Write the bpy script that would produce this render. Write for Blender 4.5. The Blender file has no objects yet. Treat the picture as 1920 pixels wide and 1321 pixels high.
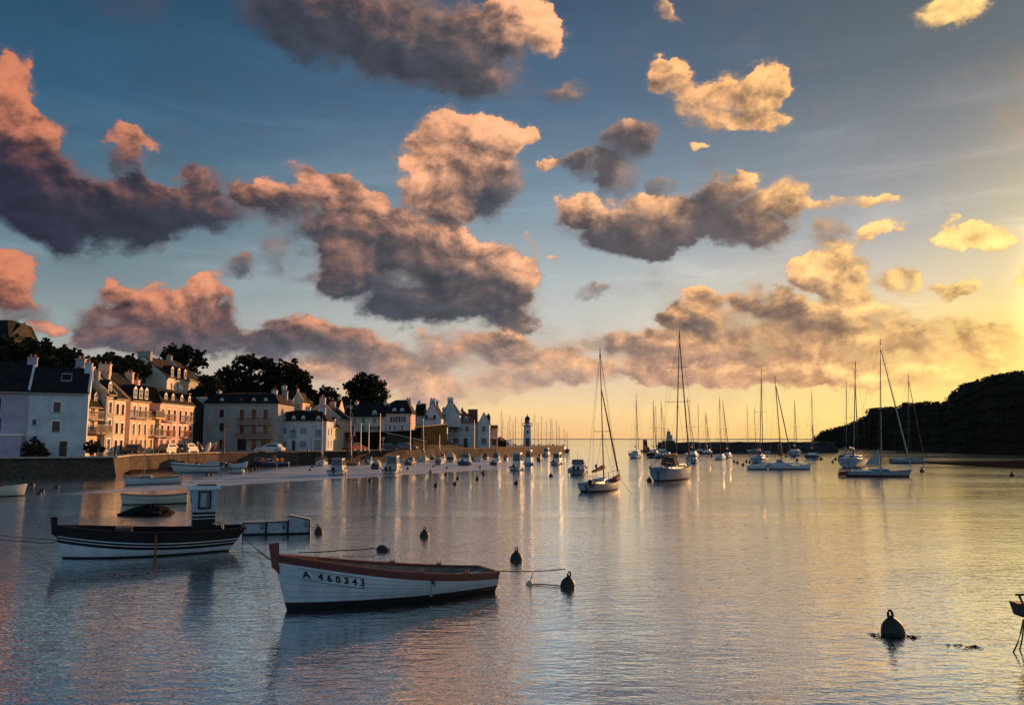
import bpy, bmesh, math, random
import numpy as np
from mathutils import Vector, Matrix, Euler
R = math.radians
PI = math.pi
random.seed(7)
scene = bpy.context.scene
col = scene.collection

# ------------------------------------------------------------------ camera
CAM_H = 4.0
PITCH = R(6.21)
FPX = 1493.0           # focal length in pixels of the 1920 px wide picture
cam_data = bpy.data.cameras.new('camera')
cam_data.lens = 36.0 * FPX / 1920.0
cam_data.sensor_width = 36.0
cam_data.clip_start = 0.2
cam_data.clip_end = 60000.0
cam = bpy.data.objects.new('camera', cam_data)
cam.location = (0, 0, CAM_H)
cam.rotation_euler = (PI / 2 + PITCH, 0, 0)
col.objects.link(cam)
scene.camera = cam

# ------------------------------------------------------------------ light
SUN_AZ = R(42.0)       # right of the view direction
SUN_EL = R(8.0)
sun_data = bpy.data.lights.new('sun', 'SUN')
sun_data.energy = 5.0
sun_data.angle = R(0.6)
sun_data.color = (1.0, 0.46, 0.18)
sun = bpy.data.objects.new('sun', sun_data)
sun.rotation_euler = (PI / 2 - SUN_EL, 0, PI - SUN_AZ + PI)
sd = Vector((math.sin(SUN_AZ) * math.cos(SUN_EL), math.cos(SUN_AZ) * math.cos(SUN_EL), math.sin(SUN_EL)))
sun.rotation_euler = sd.to_track_quat('Z', 'Y').to_euler()
col.objects.link(sun)

vs = scene.view_settings
vs.view_transform = 'Standard'
try: vs.look = 'None'
except Exception: pass
vs.exposure = 0.30
vs.gamma = 1.0
vs.use_curve_mapping = False
cy = scene.cycles
cy.max_bounces = 5
cy.diffuse_bounces = 2
cy.glossy_bounces = 3
cy.transmission_bounces = 2
cy.transparent_max_bounces = 4
cy.sample_clamp_indirect = 4.0
cy.sample_clamp_direct = 12.0
cy.caustics_reflective = False
cy.caustics_refractive = False
try: cy.use_denoising = True
except Exception: pass

# ------------------------------------------------------------------ pixel helpers (used once, at build time, to read distances off the photograph)
def ray(px, py):
    x = (px - 960.0) / FPX
    y = -(py - 660.5) / FPX
    c, s = math.cos(PITCH), math.sin(PITCH)
    return Vector((x, c - y * s, s + y * c))
def G(px, py, z=0.0):
    """world point where the sight line meets the level z"""
    d = ray(px, py)
    t = (z - CAM_H) / d.z
    return Vector((d.x * t, d.y * t, z))
def GY(px, py, Y):
    """world point on the sight line at depth Y"""
    d = ray(px, py)
    t = Y / d.y
    return Vector((d.x * t, Y, CAM_H + d.z * t))
def azel(px, py):
    d = ray(px, py).normalized()
    return math.atan2(d.x, d.y), math.asin(d.z)
def lin(r, g, b):
    f = lambda c: (c / 255.0) / 12.92 if c <= 10.31 else ((c / 255.0 + 0.055) / 1.055) ** 2.4
    return (f(r), f(g), f(b), 1.0)

# ------------------------------------------------------------------ sky
class NT:
    def __init__(s, nt): s.nt = nt; s.n = 0
    def node(s, t, **k):
        n = s.nt.nodes.new(t); s.n += 1
        for a, b in k.items(): setattr(n, a, b)
        return n
    def put(s, sock, v):
        if v is None: return
        if hasattr(v, 'is_output') or isinstance(v, bpy.types.NodeSocket): s.nt.links.new(v, sock)
        else: sock.default_value = v
    def m(s, op, a, b=None, c=None, clamp=False):
        n = s.node('ShaderNodeMath', operation=op, use_clamp=clamp)
        s.put(n.inputs[0], a); s.put(n.inputs[1], b)
        if c is not None: s.put(n.inputs[2], c)
        return n.outputs[0]
    def vm(s, op, a, b=None, c=None, out=0):
        n = s.node('ShaderNodeVectorMath', operation=op)
        s.put(n.inputs[0], a); s.put(n.inputs[1], b)
        if c is not None: s.put(n.inputs[2], c)
        return n.outputs[out]
    def mr(s, v, a, b, c=0.0, d=1.0, t='SMOOTHSTEP'):
        n = s.node('ShaderNodeMapRange', interpolation_type=t, clamp=True)
        s.put(n.inputs[0], v)
        for i, q in enumerate((a, b, c, d)): s.put(n.inputs[i + 1], q)
        return n.outputs[0]
    def noise(s, v, scale, detail=4, rough=0.5, dist=0.0, lac=2.0, col=False, typ=None):
        n = s.node('ShaderNodeTexNoise')
        if typ: n.noise_type = typ
        s.put(n.inputs['Vector'], v); n.inputs['Scale'].default_value = scale
        n.inputs['Detail'].default_value = detail; n.inputs['Roughness'].default_value = rough
        n.inputs['Distortion'].default_value = dist; n.inputs['Lacunarity'].default_value = lac
        return n.outputs['Color' if col else 0]
    def ramp(s, v, pts, interp='LINEAR'):
        n = s.node('ShaderNodeValToRGB'); cr = n.color_ramp; cr.interpolation = interp
        while len(cr.elements) > 1: cr.elements.remove(cr.elements[0])
        cr.elements[0].position = pts[0][0]; cr.elements[0].color = pts[0][1]
        for p, c in pts[1:]:
            e = cr.elements.new(p); e.color = c
        s.put(n.inputs[0], v)
        return n.outputs[0]
    def mix(s, f, a, b, blend='MIX'):
        n = s.node('ShaderNodeMix', data_type='RGBA', blend_type=blend)
        s.put(n.inputs[0], f); s.put(n.inputs[6], a); s.put(n.inputs[7], b)
        return n.outputs[2]

world = bpy.data.worlds.new('World')
scene.world = world
world.use_nodes = True
wn = world.node_tree
wn.nodes.clear()
T = NT(wn)
geo = T.node('ShaderNodeTexCoord')
D = T.vm('NORMALIZE', geo.outputs['Generated'])
sep = T.node('ShaderNodeSeparateXYZ'); T.put(sep.inputs[0], D)
X, Y, Z = sep.outputs
AZ = T.m('ARCTAN2', X, Y)
EL = T.m('ARCSINE', Z)
ELa = T.m('MAXIMUM', EL, T.m('MULTIPLY', EL, -0.6))      # below the horizon nothing shows; kept even
nish = T.node('ShaderNodeTexSky', sky_type='NISHITA')
nish.sun_disc = False
nish.sun_elevation = SUN_EL
nish.sun_rotation = SUN_AZ
nish.air_density = 1.0; nish.dust_density = 2.0; nish.ozone_density = 1.5
# clear sky by height (0..60 deg) at three bearings
e01 = T.m('DIVIDE', ELa, R(60), clamp=True)
def EP(py): return max(0.0, azel(960, py)[1] / R(60))
L_ = [(0.0, lin(196,156,134)), (EP(740), lin(186,166,152)), (EP(660), lin(152,162,160)), (EP(560), lin(116,134,142)), (EP(450), lin(84,112,128)), (EP(250), lin(52,88,116)), (EP(0), lin(30,68,94)), (1.0, lin(28,58,84))]
M_ = [(0.0, lin(236,184,126)), (EP(770), lin(242,206,150)), (EP(700), lin(212,194,172)), (EP(600), lin(192,192,186)), (EP(520), lin(170,178,180)), (EP(400), lin(124,144,158)), (EP(200), lin(80,105,130)), (EP(0), lin(62,84,108)), (1.0, lin(44,66,88))]
R_ = [(0.0, lin(255,214,120)), (EP(780), lin(255,222,128)), (EP(650), lin(254,214,130)), (EP(560), lin(218,200,172)), (EP(470), lin(172,170,168)), (EP(350), lin(138,139,142)), (EP(180), lin(98,106,112)), (EP(0), lin(80,90,100)), (1.0, lin(52,68,86))]
cL = T.ramp(e01, L_); cM = T.ramp(e01, M_); cR = T.ramp(e01, R_)
fML = T.mr(AZ, azel(60, 700)[0], azel(1050, 700)[0])
fMR = T.mr(AZ, azel(1000, 700)[0], azel(1960, 700)[0])
sky = T.mix(fML, cL, cM)
sky = T.mix(fMR, sky, cR)
# glow round the sun
sdot = T.vm('DOT_PRODUCT', D, tuple(sd), out=1)
sang = T.m('ARCCOSINE', T.m('MINIMUM', sdot, 0.99999))
glow = T.m('POWER', T.mr(sang, R(17.5), R(5), t='LINEAR'), 1.7)
# the half of the sky behind the camera: even, a little pink low down
back = T.ramp(e01, [(0.0, lin(140,154,172)), (0.15, lin(120,158,184)), (0.4, lin(90,140,174)), (1.0, lin(50,88,118))])
fB = T.mr(T.m('ABSOLUTE', T.m('SUBTRACT', AZ, R(8))), R(62), R(110))
sky = T.mix(fB, sky, back)
sky = T.mix(0.03, sky, T.mix(1.0, nish.outputs[0], (0.05, 0.05, 0.05, 1), 'MULTIPLY'))
sky = T.mix(T.m('MULTIPLY', glow, 0.6), sky, lin(255, 226, 118))

# bright ring added round the unseen sun to brighten the water on the right
aur = T.m('POWER', T.mr(sang, R(10.5), R(0), t='LINEAR'), 2.0)
sky = T.mix(1.0, sky, T.mix(aur, (0, 0, 0, 1), (9.0, 6.2, 3.0, 1)), 'ADD')
# thin high veil, combed out by the wind
veil = T.noise(T.vm('MULTIPLY', D, (1.0, 1.6, 7.0)), 3.4, 7, 0.62, 0.5)
veil = T.m('MULTIPLY', T.m('MULTIPLY', T.mr(veil, 0.44, 0.70), T.mr(EL, R(5), R(12))), T.mr(EL, R(34), R(16)))
sky = T.mix(T.m('MULTIPLY', veil, 0.30), sky, T.mix(1.0, sky, (1.9, 1.72, 1.62, 1), 'MULTIPLY'))
# cloud noise, shared by every part of the sky
Dn = T.vm('MULTIPLY', D, (1.0, 1.0, 1.35))
wob = T.vm('SUBTRACT', T.noise(Dn, 6.0, 3, 0.55, col=True), (0.5, 0.5, 0.5))
wob2 = T.vm('SUBTRACT', T.noise(Dn, 26.0, 4, 0.62, col=True), (0.5, 0.5, 0.5))
cp = T.node('ShaderNodeCombineXYZ'); T.put(cp.inputs[0], AZ); T.put(cp.inputs[1], EL)
P = T.vm('MULTIPLY_ADD', wob, (0.075, 0.055, 0.0), cp.outputs[0])
P = T.vm('MULTIPLY_ADD', wob2, (0.055, 0.045, 0.0), P)
P = T.vm('MULTIPLY', P, (1.0, 1.0, 0.0))
nA = T.noise(Dn, 13.0, 9, 0.62, 0.25)
Dn2 = T.vm('ADD', Dn, (0.010, 0.0, 0.013))
nB = T.noise(Dn2, 13.0, 5, 0.60, 0.25)
relief = T.m('SUBTRACT', nA, nB)
vor = T.node('ShaderNodeTexVoronoi', feature='SMOOTH_F1'); vor.inputs['Scale'].default_value = 26.0
vor.inputs['Smoothness'].default_value = 0.6
T.put(vor.inputs['Vector'], T.vm('MULTIPLY_ADD', wob2, (0.05, 0.05, 0.05), Dn))
bil = T.m('SUBTRACT', 0.5, vor.outputs['Distance'])
n0 = T.noise(Dn, 7.0, 2, 0.5)
nzD = T.m('MULTIPLY_ADD', T.m('SUBTRACT', n0, 0.5), 1.5, T.m('MULTIPLY', T.m('SUBTRACT', nA, 0.5), 2.2))
nzD = T.m('MULTIPLY_ADD', 1.0, nzD, T.m('MULTIPLY', T.m('SUBTRACT', bil, 0.12), 0.35))
# cloud colours by bearing
azn = T.mr(AZ, azel(0, 600)[0], azel(1920, 600)[0], t='LINEAR')
shd = T.ramp(azn, [(0.0, lin(44,44,62)), (0.25, lin(58,62,74)), (0.5, lin(74,76,84)), (0.75, lin(98,88,90)), (1.0, lin(170,130,100))])
shdlow = T.ramp(azn, [(0.0, lin(100,92,104)), (0.25, lin(112,108,118)), (0.5, lin(176,152,142)), (0.75, lin(178,132,114)), (1.0, lin(222,156,98))])
lit = T.ramp(azn, [(0.0, lin(192,118,88)), (0.3, lin(212,146,112)), (0.5, lin(236,172,128)), (0.75, lin(250,186,122)), (1.0, lin(255,214,132))])
lowf = T.mr(EL, azel(960, 600)[1], azel(960, 730)[1])
shd = T.mix(lowf, shd, shdlow)
litlow = T.ramp(azn, [(0.0, lin(206,140,116)), (0.4, lin(226,170,128)), (0.75, lin(250,196,134)), (1.0, lin(255,220,126))])
lit = T.mix(lowf, lit, litlow)
shd = T.mix(T.m('MULTIPLY', glow, 0.55), shd, lin(255, 206, 110))

# (x, y, rx, ry, turn, weight, lit)  read off the photograph, turned into bearings and heights below
CLOUDS = [
 (700,55,230,75,0,.85,.05),(600,40,150,60,0,.6,.05),(800,115,150,60,0,.6,.08),(880,160,70,35,0,.35,.05),(900,60,90,60,0,.6,.2),
 (960,25,60,50,0,.9,.85),(1015,60,38,40,30,.8,.8),(1060,170,60,18,0,.4,.05),(1240,12,40,12,40,.32,.6),
 (1768,12,72,36,0,.95,.75),
 (12,180,62,85,0,1,.8),(65,240,62,42,-20,.9,.7),(30,320,110,75,0,1.1,.02),(170,410,150,62,0,1.1,.0),(110,380,120,70,0,.8,.0),(270,390,110,52,0,.9,.02),
 (240,262,42,24,10,.8,.75),(235,315,34,46,0,.45,.1),(345,395,90,48,0,.75,.06),
 (430,390,90,46,0,.7,.1),(375,352,40,26,0,.6,.08),(490,370,42,28,0,.75,.6),(570,400,70,46,0,.75,.2),(655,375,80,42,20,.9,.6),(600,340,70,22,10,.7,.6),(720,385,34,20,10,.7,.7),
 (450,503,38,32,-30,.75,.08),(520,470,32,42,0,.45,.1),
 (880,262,84,44,0,1,.8),(785,292,36,30,0,.9,.8),(825,335,66,62,0,.95,.66),(905,335,70,60,0,.95,.2),(830,392,60,26,0,.7,.45),(960,262,28,24,0,.7,.85),
 (790,510,190,84,4,1.15,.13),(640,500,52,56,0,.8,.5),(905,505,90,58,10,.95,.32),(700,440,110,48,0,.9,.22),(850,575,140,34,0,.9,.14),(968,520,34,42,0,.7,.75),(830,440,90,26,10,.5,.7),(1002,465,14,26,0,.6,.8),(1046,476,13,11,0,.5,.8),
 (24,525,46,46,0,.95,.75),(30,580,62,26,0,.8,.2),(65,615,46,14,0,.7,.7),
 (262,568,80,38,0,.95,.62),(385,548,46,30,0,.85,.75),(300,618,150,44,0,1,.2),(405,610,70,50,0,.95,.12),(215,640,90,24,0,.8,.35),(420,560,30,14,0,.5,.8),
 (590,640,120,36,0,1,.12),(590,606,80,18,0,.7,.45),(690,660,76,40,0,.95,.32),(490,650,60,30,0,.8,.12),(660,700,130,28,0,.8,.5),
 (850,650,110,34,0,.85,.28),(935,640,66,32,0,.8,.4),(760,700,100,28,0,.7,.5),(1000,690,130,36,0,.8,.35),(880,730,150,24,0,.6,.5),
 (1175,262,60,46,0,.95,.02),(1120,312,56,32,0,.85,.02),(1160,338,42,34,0,.8,.06),(1240,350,26,18,0,.75,.05),(1026,312,24,13,-15,.85,.8),(1070,300,30,16,0,.5,.05),
 (1365,192,95,42,3,1,.7),(1440,158,36,44,0,.95,.85),(1258,150,36,32,0,.85,.7),(1425,228,60,20,0,.8,.8),(1315,266,18,11,0,.85,.75),
 (1190,425,120,48,0,1.05,.15),(1095,398,48,28,0,.9,.6),(1200,455,90,28,0,.8,.08),(1250,405,46,36,0,.8,.3),(1210,380,40,16,0,.6,.6),
 (1345,400,88,56,0,1.05,.03),(1400,352,34,28,0,.9,.7),(1482,378,52,32,0,.9,.65),(1390,445,84,32,10,.9,.08),(1445,420,70,38,-10,.85,.25),(1580,385,52,17,0,.7,.75),(1640,382,38,15,0,.7,.8),
 (1550,440,36,28,-30,.85,.2),(1635,440,50,20,-10,.75,.75),(1800,440,62,30,0,1,.8),(1855,455,34,12,0,.6,.8),
 (1568,505,52,42,0,1,.55),(1590,550,50,40,0,.9,.5),(1520,515,36,30,0,.75,.6),
 (1310,545,24,13,0,.8,.85),(1330,595,84,42,0,.95,.35),(1268,596,28,20,0,.8,.8),(1435,565,60,32,0,.75,.35),(1500,605,90,40,0,.95,.28),
 (1680,525,44,26,30,.8,.7),(1790,535,54,18,0,.75,.75),(1912,520,16,16,0,.8,.9),(1600,590,100,30,0,.7,.45),
 (1170,640,80,28,0,.9,.25),(1260,660,110,36,0,.95,.28),(1400,655,150,38,0,.95,.33),(1600,655,150,44,0,1.,.36),(1745,630,100,42,0,.95,.4),(1835,645,60,40,0,.85,.5),
 (1150,700,160,26,0,.8,.45),(1400,705,260,24,0,.9,.5),(1620,705,160,22,0,.8,.55),(1770,690,100,20,0,.6,.6),
 (1115,550,42,14,0,.5,.05),(960,600,46,18,0,.6,.1),(1060,650,50,24,0,.5,.5),
]
def blob(px, py, rx, ry, rot, w, l):
    if py > 625: w *= .80; rx *= .93
    if py > 625 and px > 1300: w *= .88; l += .06
    a0, e0 = azel(px, py)
    a1, e1 = azel(px + rx, py)
    a2, e2 = azel(px, py - ry)
    return (a0, e0, abs(a1 - a0) * 1.36, abs(e2 - e0) * 1.36, R(-rot), w, l)
BL = [blob(*c) for c in CLOUDS]
lightdir = (0.35, 0.94, 0.0)
STR = 0.1
SKYK = 0.91
def leaf(a0, a1, e0, e1, generic=0.0):
    mg = 0.11
    F = None; Lq = None
    for (a, e, ra, re, rot, w, l) in BL:
        r = max(ra, re) if abs(rot) > .2 else None
        xa, xe = (r or ra) + mg, (r or re) + mg * .7
        if a + xa < a0 or a - xa > a1 or e + xe < e0 or e - xe > e1: continue
        mp = T.node('ShaderNodeMapping', vector_type='TEXTURE')
        T.put(mp.inputs['Vector'], P)
        mp.inputs['Location'].default_value = (a, e, 0)
        mp.inputs['Rotation'].default_value = (0, 0, rot)
        mp.inputs['Scale'].default_value = (ra, re, 1)
        v = mp.outputs[0]
        d2 = T.vm('DOT_PRODUCT', v, v, out=1)
        b = T.mr(d2, 1.0, 0.0, 0.0, w, 'SMOOTHSTEP')
        s = T.vm('DOT_PRODUCT', v, lightdir, out=1)
        s = T.m('MULTIPLY_ADD', s, 0.46, l)
        F = b if F is None else T.m('ADD', F, b)
        Lq = T.m('MULTIPLY', b, s) if Lq is None else T.m('MULTIPLY_ADD', b, s, Lq)
    gen = T.noise(T.vm('MULTIPLY', D, (1.0, 1.0, 2.2)), 3.2, 3, 0.5)
    gw = T.m('MULTIPLY', T.mr(gen, 0.50, 0.72), generic)
    lowband = T.m('MULTIPLY', T.mr(EL, R(9.0), R(4.0)), T.mr(EL, R(0.5), R(3.2)))
    gw = T.m('MULTIPLY_ADD', lowband, 0.13, gw)
    if F is None:
        F = gw; Lr = 0.30
    else:
        Lr = T.m('DIVIDE', T.m('MULTIPLY_ADD', gw, 0.45, Lq), T.m('MAXIMUM', T.m('ADD', F, gw), 0.05))
        F = T.m('ADD', F, gw)
    Fc = T.m('MINIMUM', F, 1.25)
    dens = T.m('MULTIPLY_ADD', nzD, T.m('MINIMUM', T.m('MULTIPLY_ADD', F, 1.6, 0.20), 1.0), Fc)
    alpha = T.mr(dens, 0.25, T.m('MULTIPLY_ADD', Lr, -0.50, 1.02))
    thin = T.mr(dens, 1.1, 0.35)
    q = T.m('MULTIPLY_ADD', relief, T.m('MULTIPLY_ADD', Lr, 3.2, 0.6, clamp=False), Lr)
    q = T.m('MULTIPLY_ADD', thin, 0.12, q)
    q = T.mr(q, -0.02, 1.14)
    c = T.mix(q, shd, lit)
    puff = T.m('MULTIPLY_ADD', relief, 1.7, T.m('MULTIPLY_ADD', q, 0.16, 0.94))
    c = T.vm('SCALE', c, None) if False else T.mix(1.0, c, puff, 'MULTIPLY')
    fringe = T.m('MULTIPLY', T.mr(T.m('MULTIPLY_ADD', nzD, 0.55, Fc), 0.02, 0.60), 0.42)
    fc = T.mix(T.m('MULTIPLY_ADD', Lr, 0.55, 0.15), shd, lit)
    out = T.mix(fringe, sky, fc)
    out = T.mix(T.m('MULTIPLY', alpha, 0.95), out, c)
    bg = T.node('ShaderNodeBackground')
    sc = T.mix(1.0, out, (SKYK / STR, SKYK / STR, SKYK / STR, 1), 'MULTIPLY')
    T.put(bg.inputs[0], sc); bg.inputs[1].default_value = STR
    return bg.outputs[0]
def split(fac_val, thr, lo, hi):
    ms = T.node('ShaderNodeMixShader')
    T.put(ms.inputs[0], T.m('GREATER_THAN', fac_val, thr))
    T.put(ms.inputs[1], lo); T.put(ms.inputs[2], hi)
    return ms.outputs[0]
def tree(a0, a1, e0, e1, na, ne):
    if ne > 1:
        h = ne // 2; em = e0 + (e1 - e0) * h / ne
        return split(EL, em, tree(a0, a1, e0, em, na, h), tree(a0, a1, em, e1, na, ne - h))
    if na > 1:
        h = na // 2; am = a0 + (a1 - a0) * h / na
        return split(AZ, am, tree(a0, am, e0, e1, h, 1), tree(am, a1, e0, e1, na - h, 1))
    return leaf(a0, a1, e0, e1)
AW, EH = R(39), R(34)
inner = tree(-AW, AW, 0.0, EH, 2, 1)
outer = leaf(9, 9.1, 9, 9.1, 0.75)
res = split(T.m('ABSOLUTE', AZ), AW, inner, outer)
outer2 = leaf(9, 9.1, 9, 9.1, 0.75)
res = split(EL, EH, res, outer2)
bgb = T.node('ShaderNodeBackground')           # below the horizon: the water covers it
T.put(bgb.inputs[0], T.mix(1.0, sky, (4, 4, 4, 1), 'MULTIPLY')); bgb.inputs[1].default_value = STR
res = split(EL, -0.001, bgb.outputs[0], res)
wo = T.node('ShaderNodeOutputWorld'); T.put(wo.inputs[0], res)
try:
    world.cycles.sampling_method = 'MANUAL'; world.cycles.sample_map_resolution = 512
except Exception: pass

# ------------------------------------------------------------------ object helpers
def tag(o, label=None, cat=None, group=None, kind=None):
    if label: o['label'] = label
    if cat: o['category'] = cat
    if group: o['group'] = group
    if kind: o['kind'] = kind
    return o
def empty(name, loc=(0, 0, 0), rz=0.0, label=None, cat=None, group=None, size=0.3):
    o = bpy.data.objects.new(name, None)
    o.empty_display_size = size
    o.location = loc; o.rotation_euler = (0, 0, rz)
    col.objects.link(o)
    return tag(o, label, cat, group)
class MB:
    def __init__(s): s.v = []; s.f = []; s.mi = []; s.M = None
    def add(s, vs, fs, mi=0, M=None):
        b = len(s.v)
        if M is not None: vs = [tuple(M @ Vector(q)) for q in vs]
        s.v.extend([tuple(q) for q in vs])
        for f in fs: s.f.append(tuple(b + i for i in f)); s.mi.append(mi)
        return s
    def box(s, x0, y0, z0, x1, y1, z1, mi=0, M=None):
        v = [(x0,y0,z0),(x1,y0,z0),(x1,y1,z0),(x0,y1,z0),(x0,y0,z1),(x1,y0,z1),(x1,y1,z1),(x0,y1,z1)]
        return s.add(v, [(0,3,2,1),(4,5,6,7),(0,1,5,4),(1,2,6,5),(2,3,7,6),(3,0,4,7)], mi, M)
    def cbox(s, cx, cy, cz, sx, sy, sz, mi=0, M=None):
        return s.box(cx-sx/2, cy-sy/2, cz-sz/2, cx+sx/2, cy+sy/2, cz+sz/2, mi, M)
    def tube(s, pts, r, n=6, mi=0, cap=True):
        pts = [Vector(p) for p in pts]
        rs = r if isinstance(r, (list, tuple)) else [r] * len(pts)
        rings = []; up0 = Vector((0, 0, 1)); vs = []
        for i, p in enumerate(pts):
            d = (pts[min(i+1, len(pts)-1)] - pts[max(i-1, 0)]).normalized()
            u = up0 if abs(d.dot(up0)) < .95 else Vector((1, 0, 0))
            a = d.cross(u).normalized(); b = d.cross(a).normalized()
            for k in range(n):
                t = 2*PI*k/n
                vs.append(tuple(p + (a*math.cos(t) + b*math.sin(t)) * rs[i]))
        fs = []
        for i in range(len(pts)-1):
            for k in range(n):
                k2 = (k+1) % n
                fs.append((i*n+k, i*n+k2, (i+1)*n+k2, (i+1)*n+k))
        if cap:
            fs.append(tuple(range(n))); fs.append(tuple((len(pts)-1)*n + k for k in range(n))[::-1])
        return s.add(vs, fs, mi)
    def lathe(s, prof, n=16, mi=0, c=(0,0,0), M=None):
        vs = []; fs = []
        for (r, z) in prof:
            for k in range(n):
                t = 2*PI*k/n; vs.append((c[0]+r*math.cos(t), c[1]+r*math.sin(t), c[2]+z))
        for i in range(len(prof)-1):
            for k in range(n):
                k2 = (k+1) % n
                fs.append((i*n+k, i*n+k2, (i+1)*n+k2, (i+1)*n+k))
        fs.append(tuple(range(n))[::-1]); fs.append(tuple((len(prof)-1)*n+k for k in range(n)))
        return s.add(vs, fs, mi, M)
    def grid(s, rows, mi=0, M=None, closed=False, mif=None):
        """rows: list of equally long lists of points"""
        n = len(rows[0]); vs = [p for r in rows for p in r]; b = len(s.v)
        if M is not None: vs = [tuple(M @ Vector(q)) for q in vs]
        s.v.extend([tuple(q) for q in vs])
        for i in range(len(rows)-1):
            for k in range(n if closed else n-1):
                k2 = (k+1) % n
                s.f.append((b+i*n+k, b+i*n+k2, b+(i+1)*n+k2, b+(i+1)*n+k))
                s.mi.append(mif(i, k) if mif else mi)
        return s
    def prism(s, poly, z0, z1, mi=0, M=None):
        n = len(poly)
        vs = [(x, y, z0) for x, y in poly] + [(x, y, z1) for x, y in poly]
        fs = [tuple(range(n))[::-1], tuple(range(n, 2*n))] + [(i, (i+1) % n, n+(i+1) % n, n+i) for i in range(n)]
        return s.add(vs, fs, mi, M)
    def mesh(s, name, mats, smooth=False):
        me = bpy.data.meshes.new(name)
        me.from_pydata(s.v, [], s.f)
        for m in (mats if isinstance(mats, (list, tuple)) else [mats]): me.materials.append(m)
        if any(s.mi): me.polygons.foreach_set('material_index', s.mi)
        if smooth: me.polygons.foreach_set('use_smooth', [True]*len(s.f))
        me.update()
        return me
    def build(s, name, mats, parent=None, smooth=False, fix=True):
        me = s.mesh(name, mats, smooth)
        if fix and len(me.polygons) < 30000:
            bm = bmesh.new(); bm.from_mesh(me)
            bmesh.ops.recalc_face_normals(bm, faces=bm.faces)
            bm.to_mesh(me); bm.free()
        o = bpy.data.objects.new(name, me); col.objects.link(o)
        if parent is not None: o.parent = parent
        return o
def copy_tree(o, parent=None):
    c = o.copy(); col.objects.link(c)
    if parent is not None: c.parent = parent
    for ch in list(o.children): copy_tree(ch, c)
    return c

# ------------------------------------------------------------------ materials
def mat(name, c, rough=0.7, var=0.18, vscale=3.0, bump=0.0, bscale=20.0, metal=0.0, spec=0.5, c2=None, streak=0.0, alpha=None, trans=0.0):
    m = bpy.data.materials.new(name); m.use_nodes = True
    t = NT(m.node_tree); bs = m.node_tree.nodes['Principled BSDF']
    if not isinstance(c, tuple) or len(c) == 3: c = (*c, 1)
    tc = t.node('ShaderNodeTexCoord').outputs['Object']
    oi = t.node('ShaderNodeObjectInfo').outputs['Random']
    if c2 is None: c2 = tuple(q * (1 - var) for q in c[:3]) + (1,)
    else: c2 = (*c2[:3], 1)
    cb = tuple(min(1, q * (1 + var * .5)) for q in c[:3]) + (1,)
    vec = t.vm('ADD', tc, t.vm('MULTIPLY', (37.0, 21.0, 11.0), None) if False else (0, 0, 0))
    n1 = t.noise(tc, vscale, 5, 0.6)
    f = t.mr(n1, 0.32, 0.68)
    colr = t.mix(f, cb, c2)
    if streak > 0:
        sv = t.vm('MULTIPLY', tc, (4.0, 4.0, 0.35))
        n2 = t.mr(t.noise(sv, 1.5, 4, 0.6), 0.5, 0.75)
        colr = t.mix(t.m('MULTIPLY', n2, streak), colr, tuple(q * 0.45 for q in c[:3]) + (1,))
    t.put(bs.inputs['Base Color'], colr)
    rn = t.m('MULTIPLY_ADD', n1, 0.2, rough - 0.1, clamp=True)
    t.put(bs.inputs['Roughness'], rn)
    bs.inputs['Metallic'].default_value = metal
    bs.inputs['Specular IOR Level'].default_value = spec
    if bump > 0:
        b = t.node('ShaderNodeBump'); b.inputs['Strength'].default_value = bump; b.inputs['Distance'].default_value = 0.05
        t.put(b.inputs['Height'], t.noise(tc, bscale, 5, 0.6)); t.put(bs.inputs['Normal'], b.outputs[0])
    return m
M = {}
def wallmat(key, c, **k): M[key] = mat(key, c, rough=.9, vscale=.6, var=.16, bump=.25, bscale=14, streak=.30, spec=.2, **k)
wallmat('render_white', (.66, .66, .64)); wallmat('render_cream', (.72, .62, .48)); wallmat('render_lavender', (.46, .40, .50))
wallmat('render_grey', (.40, .38, .34)); wallmat('render_peach', (.82, .58, .40)); wallmat('render_pink', (.80, .50, .42))
wallmat('render_yellow', (.85, .68, .38)); wallmat('render_sand', (.76, .64, .48)); wallmat('render_bluewhite', (.60, .65, .68))
M['slate'] = mat('slate', (.017, .017, .019), rough=.9, var=.35, vscale=1.2, bump=.4, bscale=9, spec=.15)
M['slate_brown'] = mat('slate_brown', (.04, .028, .024), rough=.9, var=.35, vscale=1.2, bump=.4, bscale=9, spec=.15)
M['tile_red'] = mat('tile_red', (.26, .085, .05), rough=.85, var=.35, vscale=1.5, bump=.4, bscale=9)
M['trim_white'] = mat('trim_white', (.75, .74, .70), rough=.6, var=.1)
M['trim_stone'] = mat('trim_stone', (.42, .38, .32), rough=.85, var=.2)
M['window_glass'] = mat('window_glass', (.015, .018, .022), rough=.12, var=.1, spec=.6)
M['shutter_blue'] = mat('shutter_blue', (.12, .27, .55), rough=.6, var=.15)
M['shutter_brown'] = mat('shutter_brown', (.16, .06, .035), rough=.7, var=.2)
M['shutter_dark'] = mat('shutter_dark', (.05, .045, .045), rough=.7, var=.2)
M['door_wood'] = mat('door_wood', (.07, .045, .035), rough=.65, var=.25)
M['door_grey'] = mat('door_grey', (.30, .33, .35), rough=.65, var=.2)
M['iron'] = mat('iron', (.03, .03, .032), rough=.5, var=.2, metal=.3)
M['rust_iron'] = mat('rust_iron', (.30, .09, .045), rough=.8, var=.3)
M['chimney_pot'] = mat('chimney_pot', (.40, .17, .09), rough=.85, var=.2)
M['stone_wall'] = None
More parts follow.
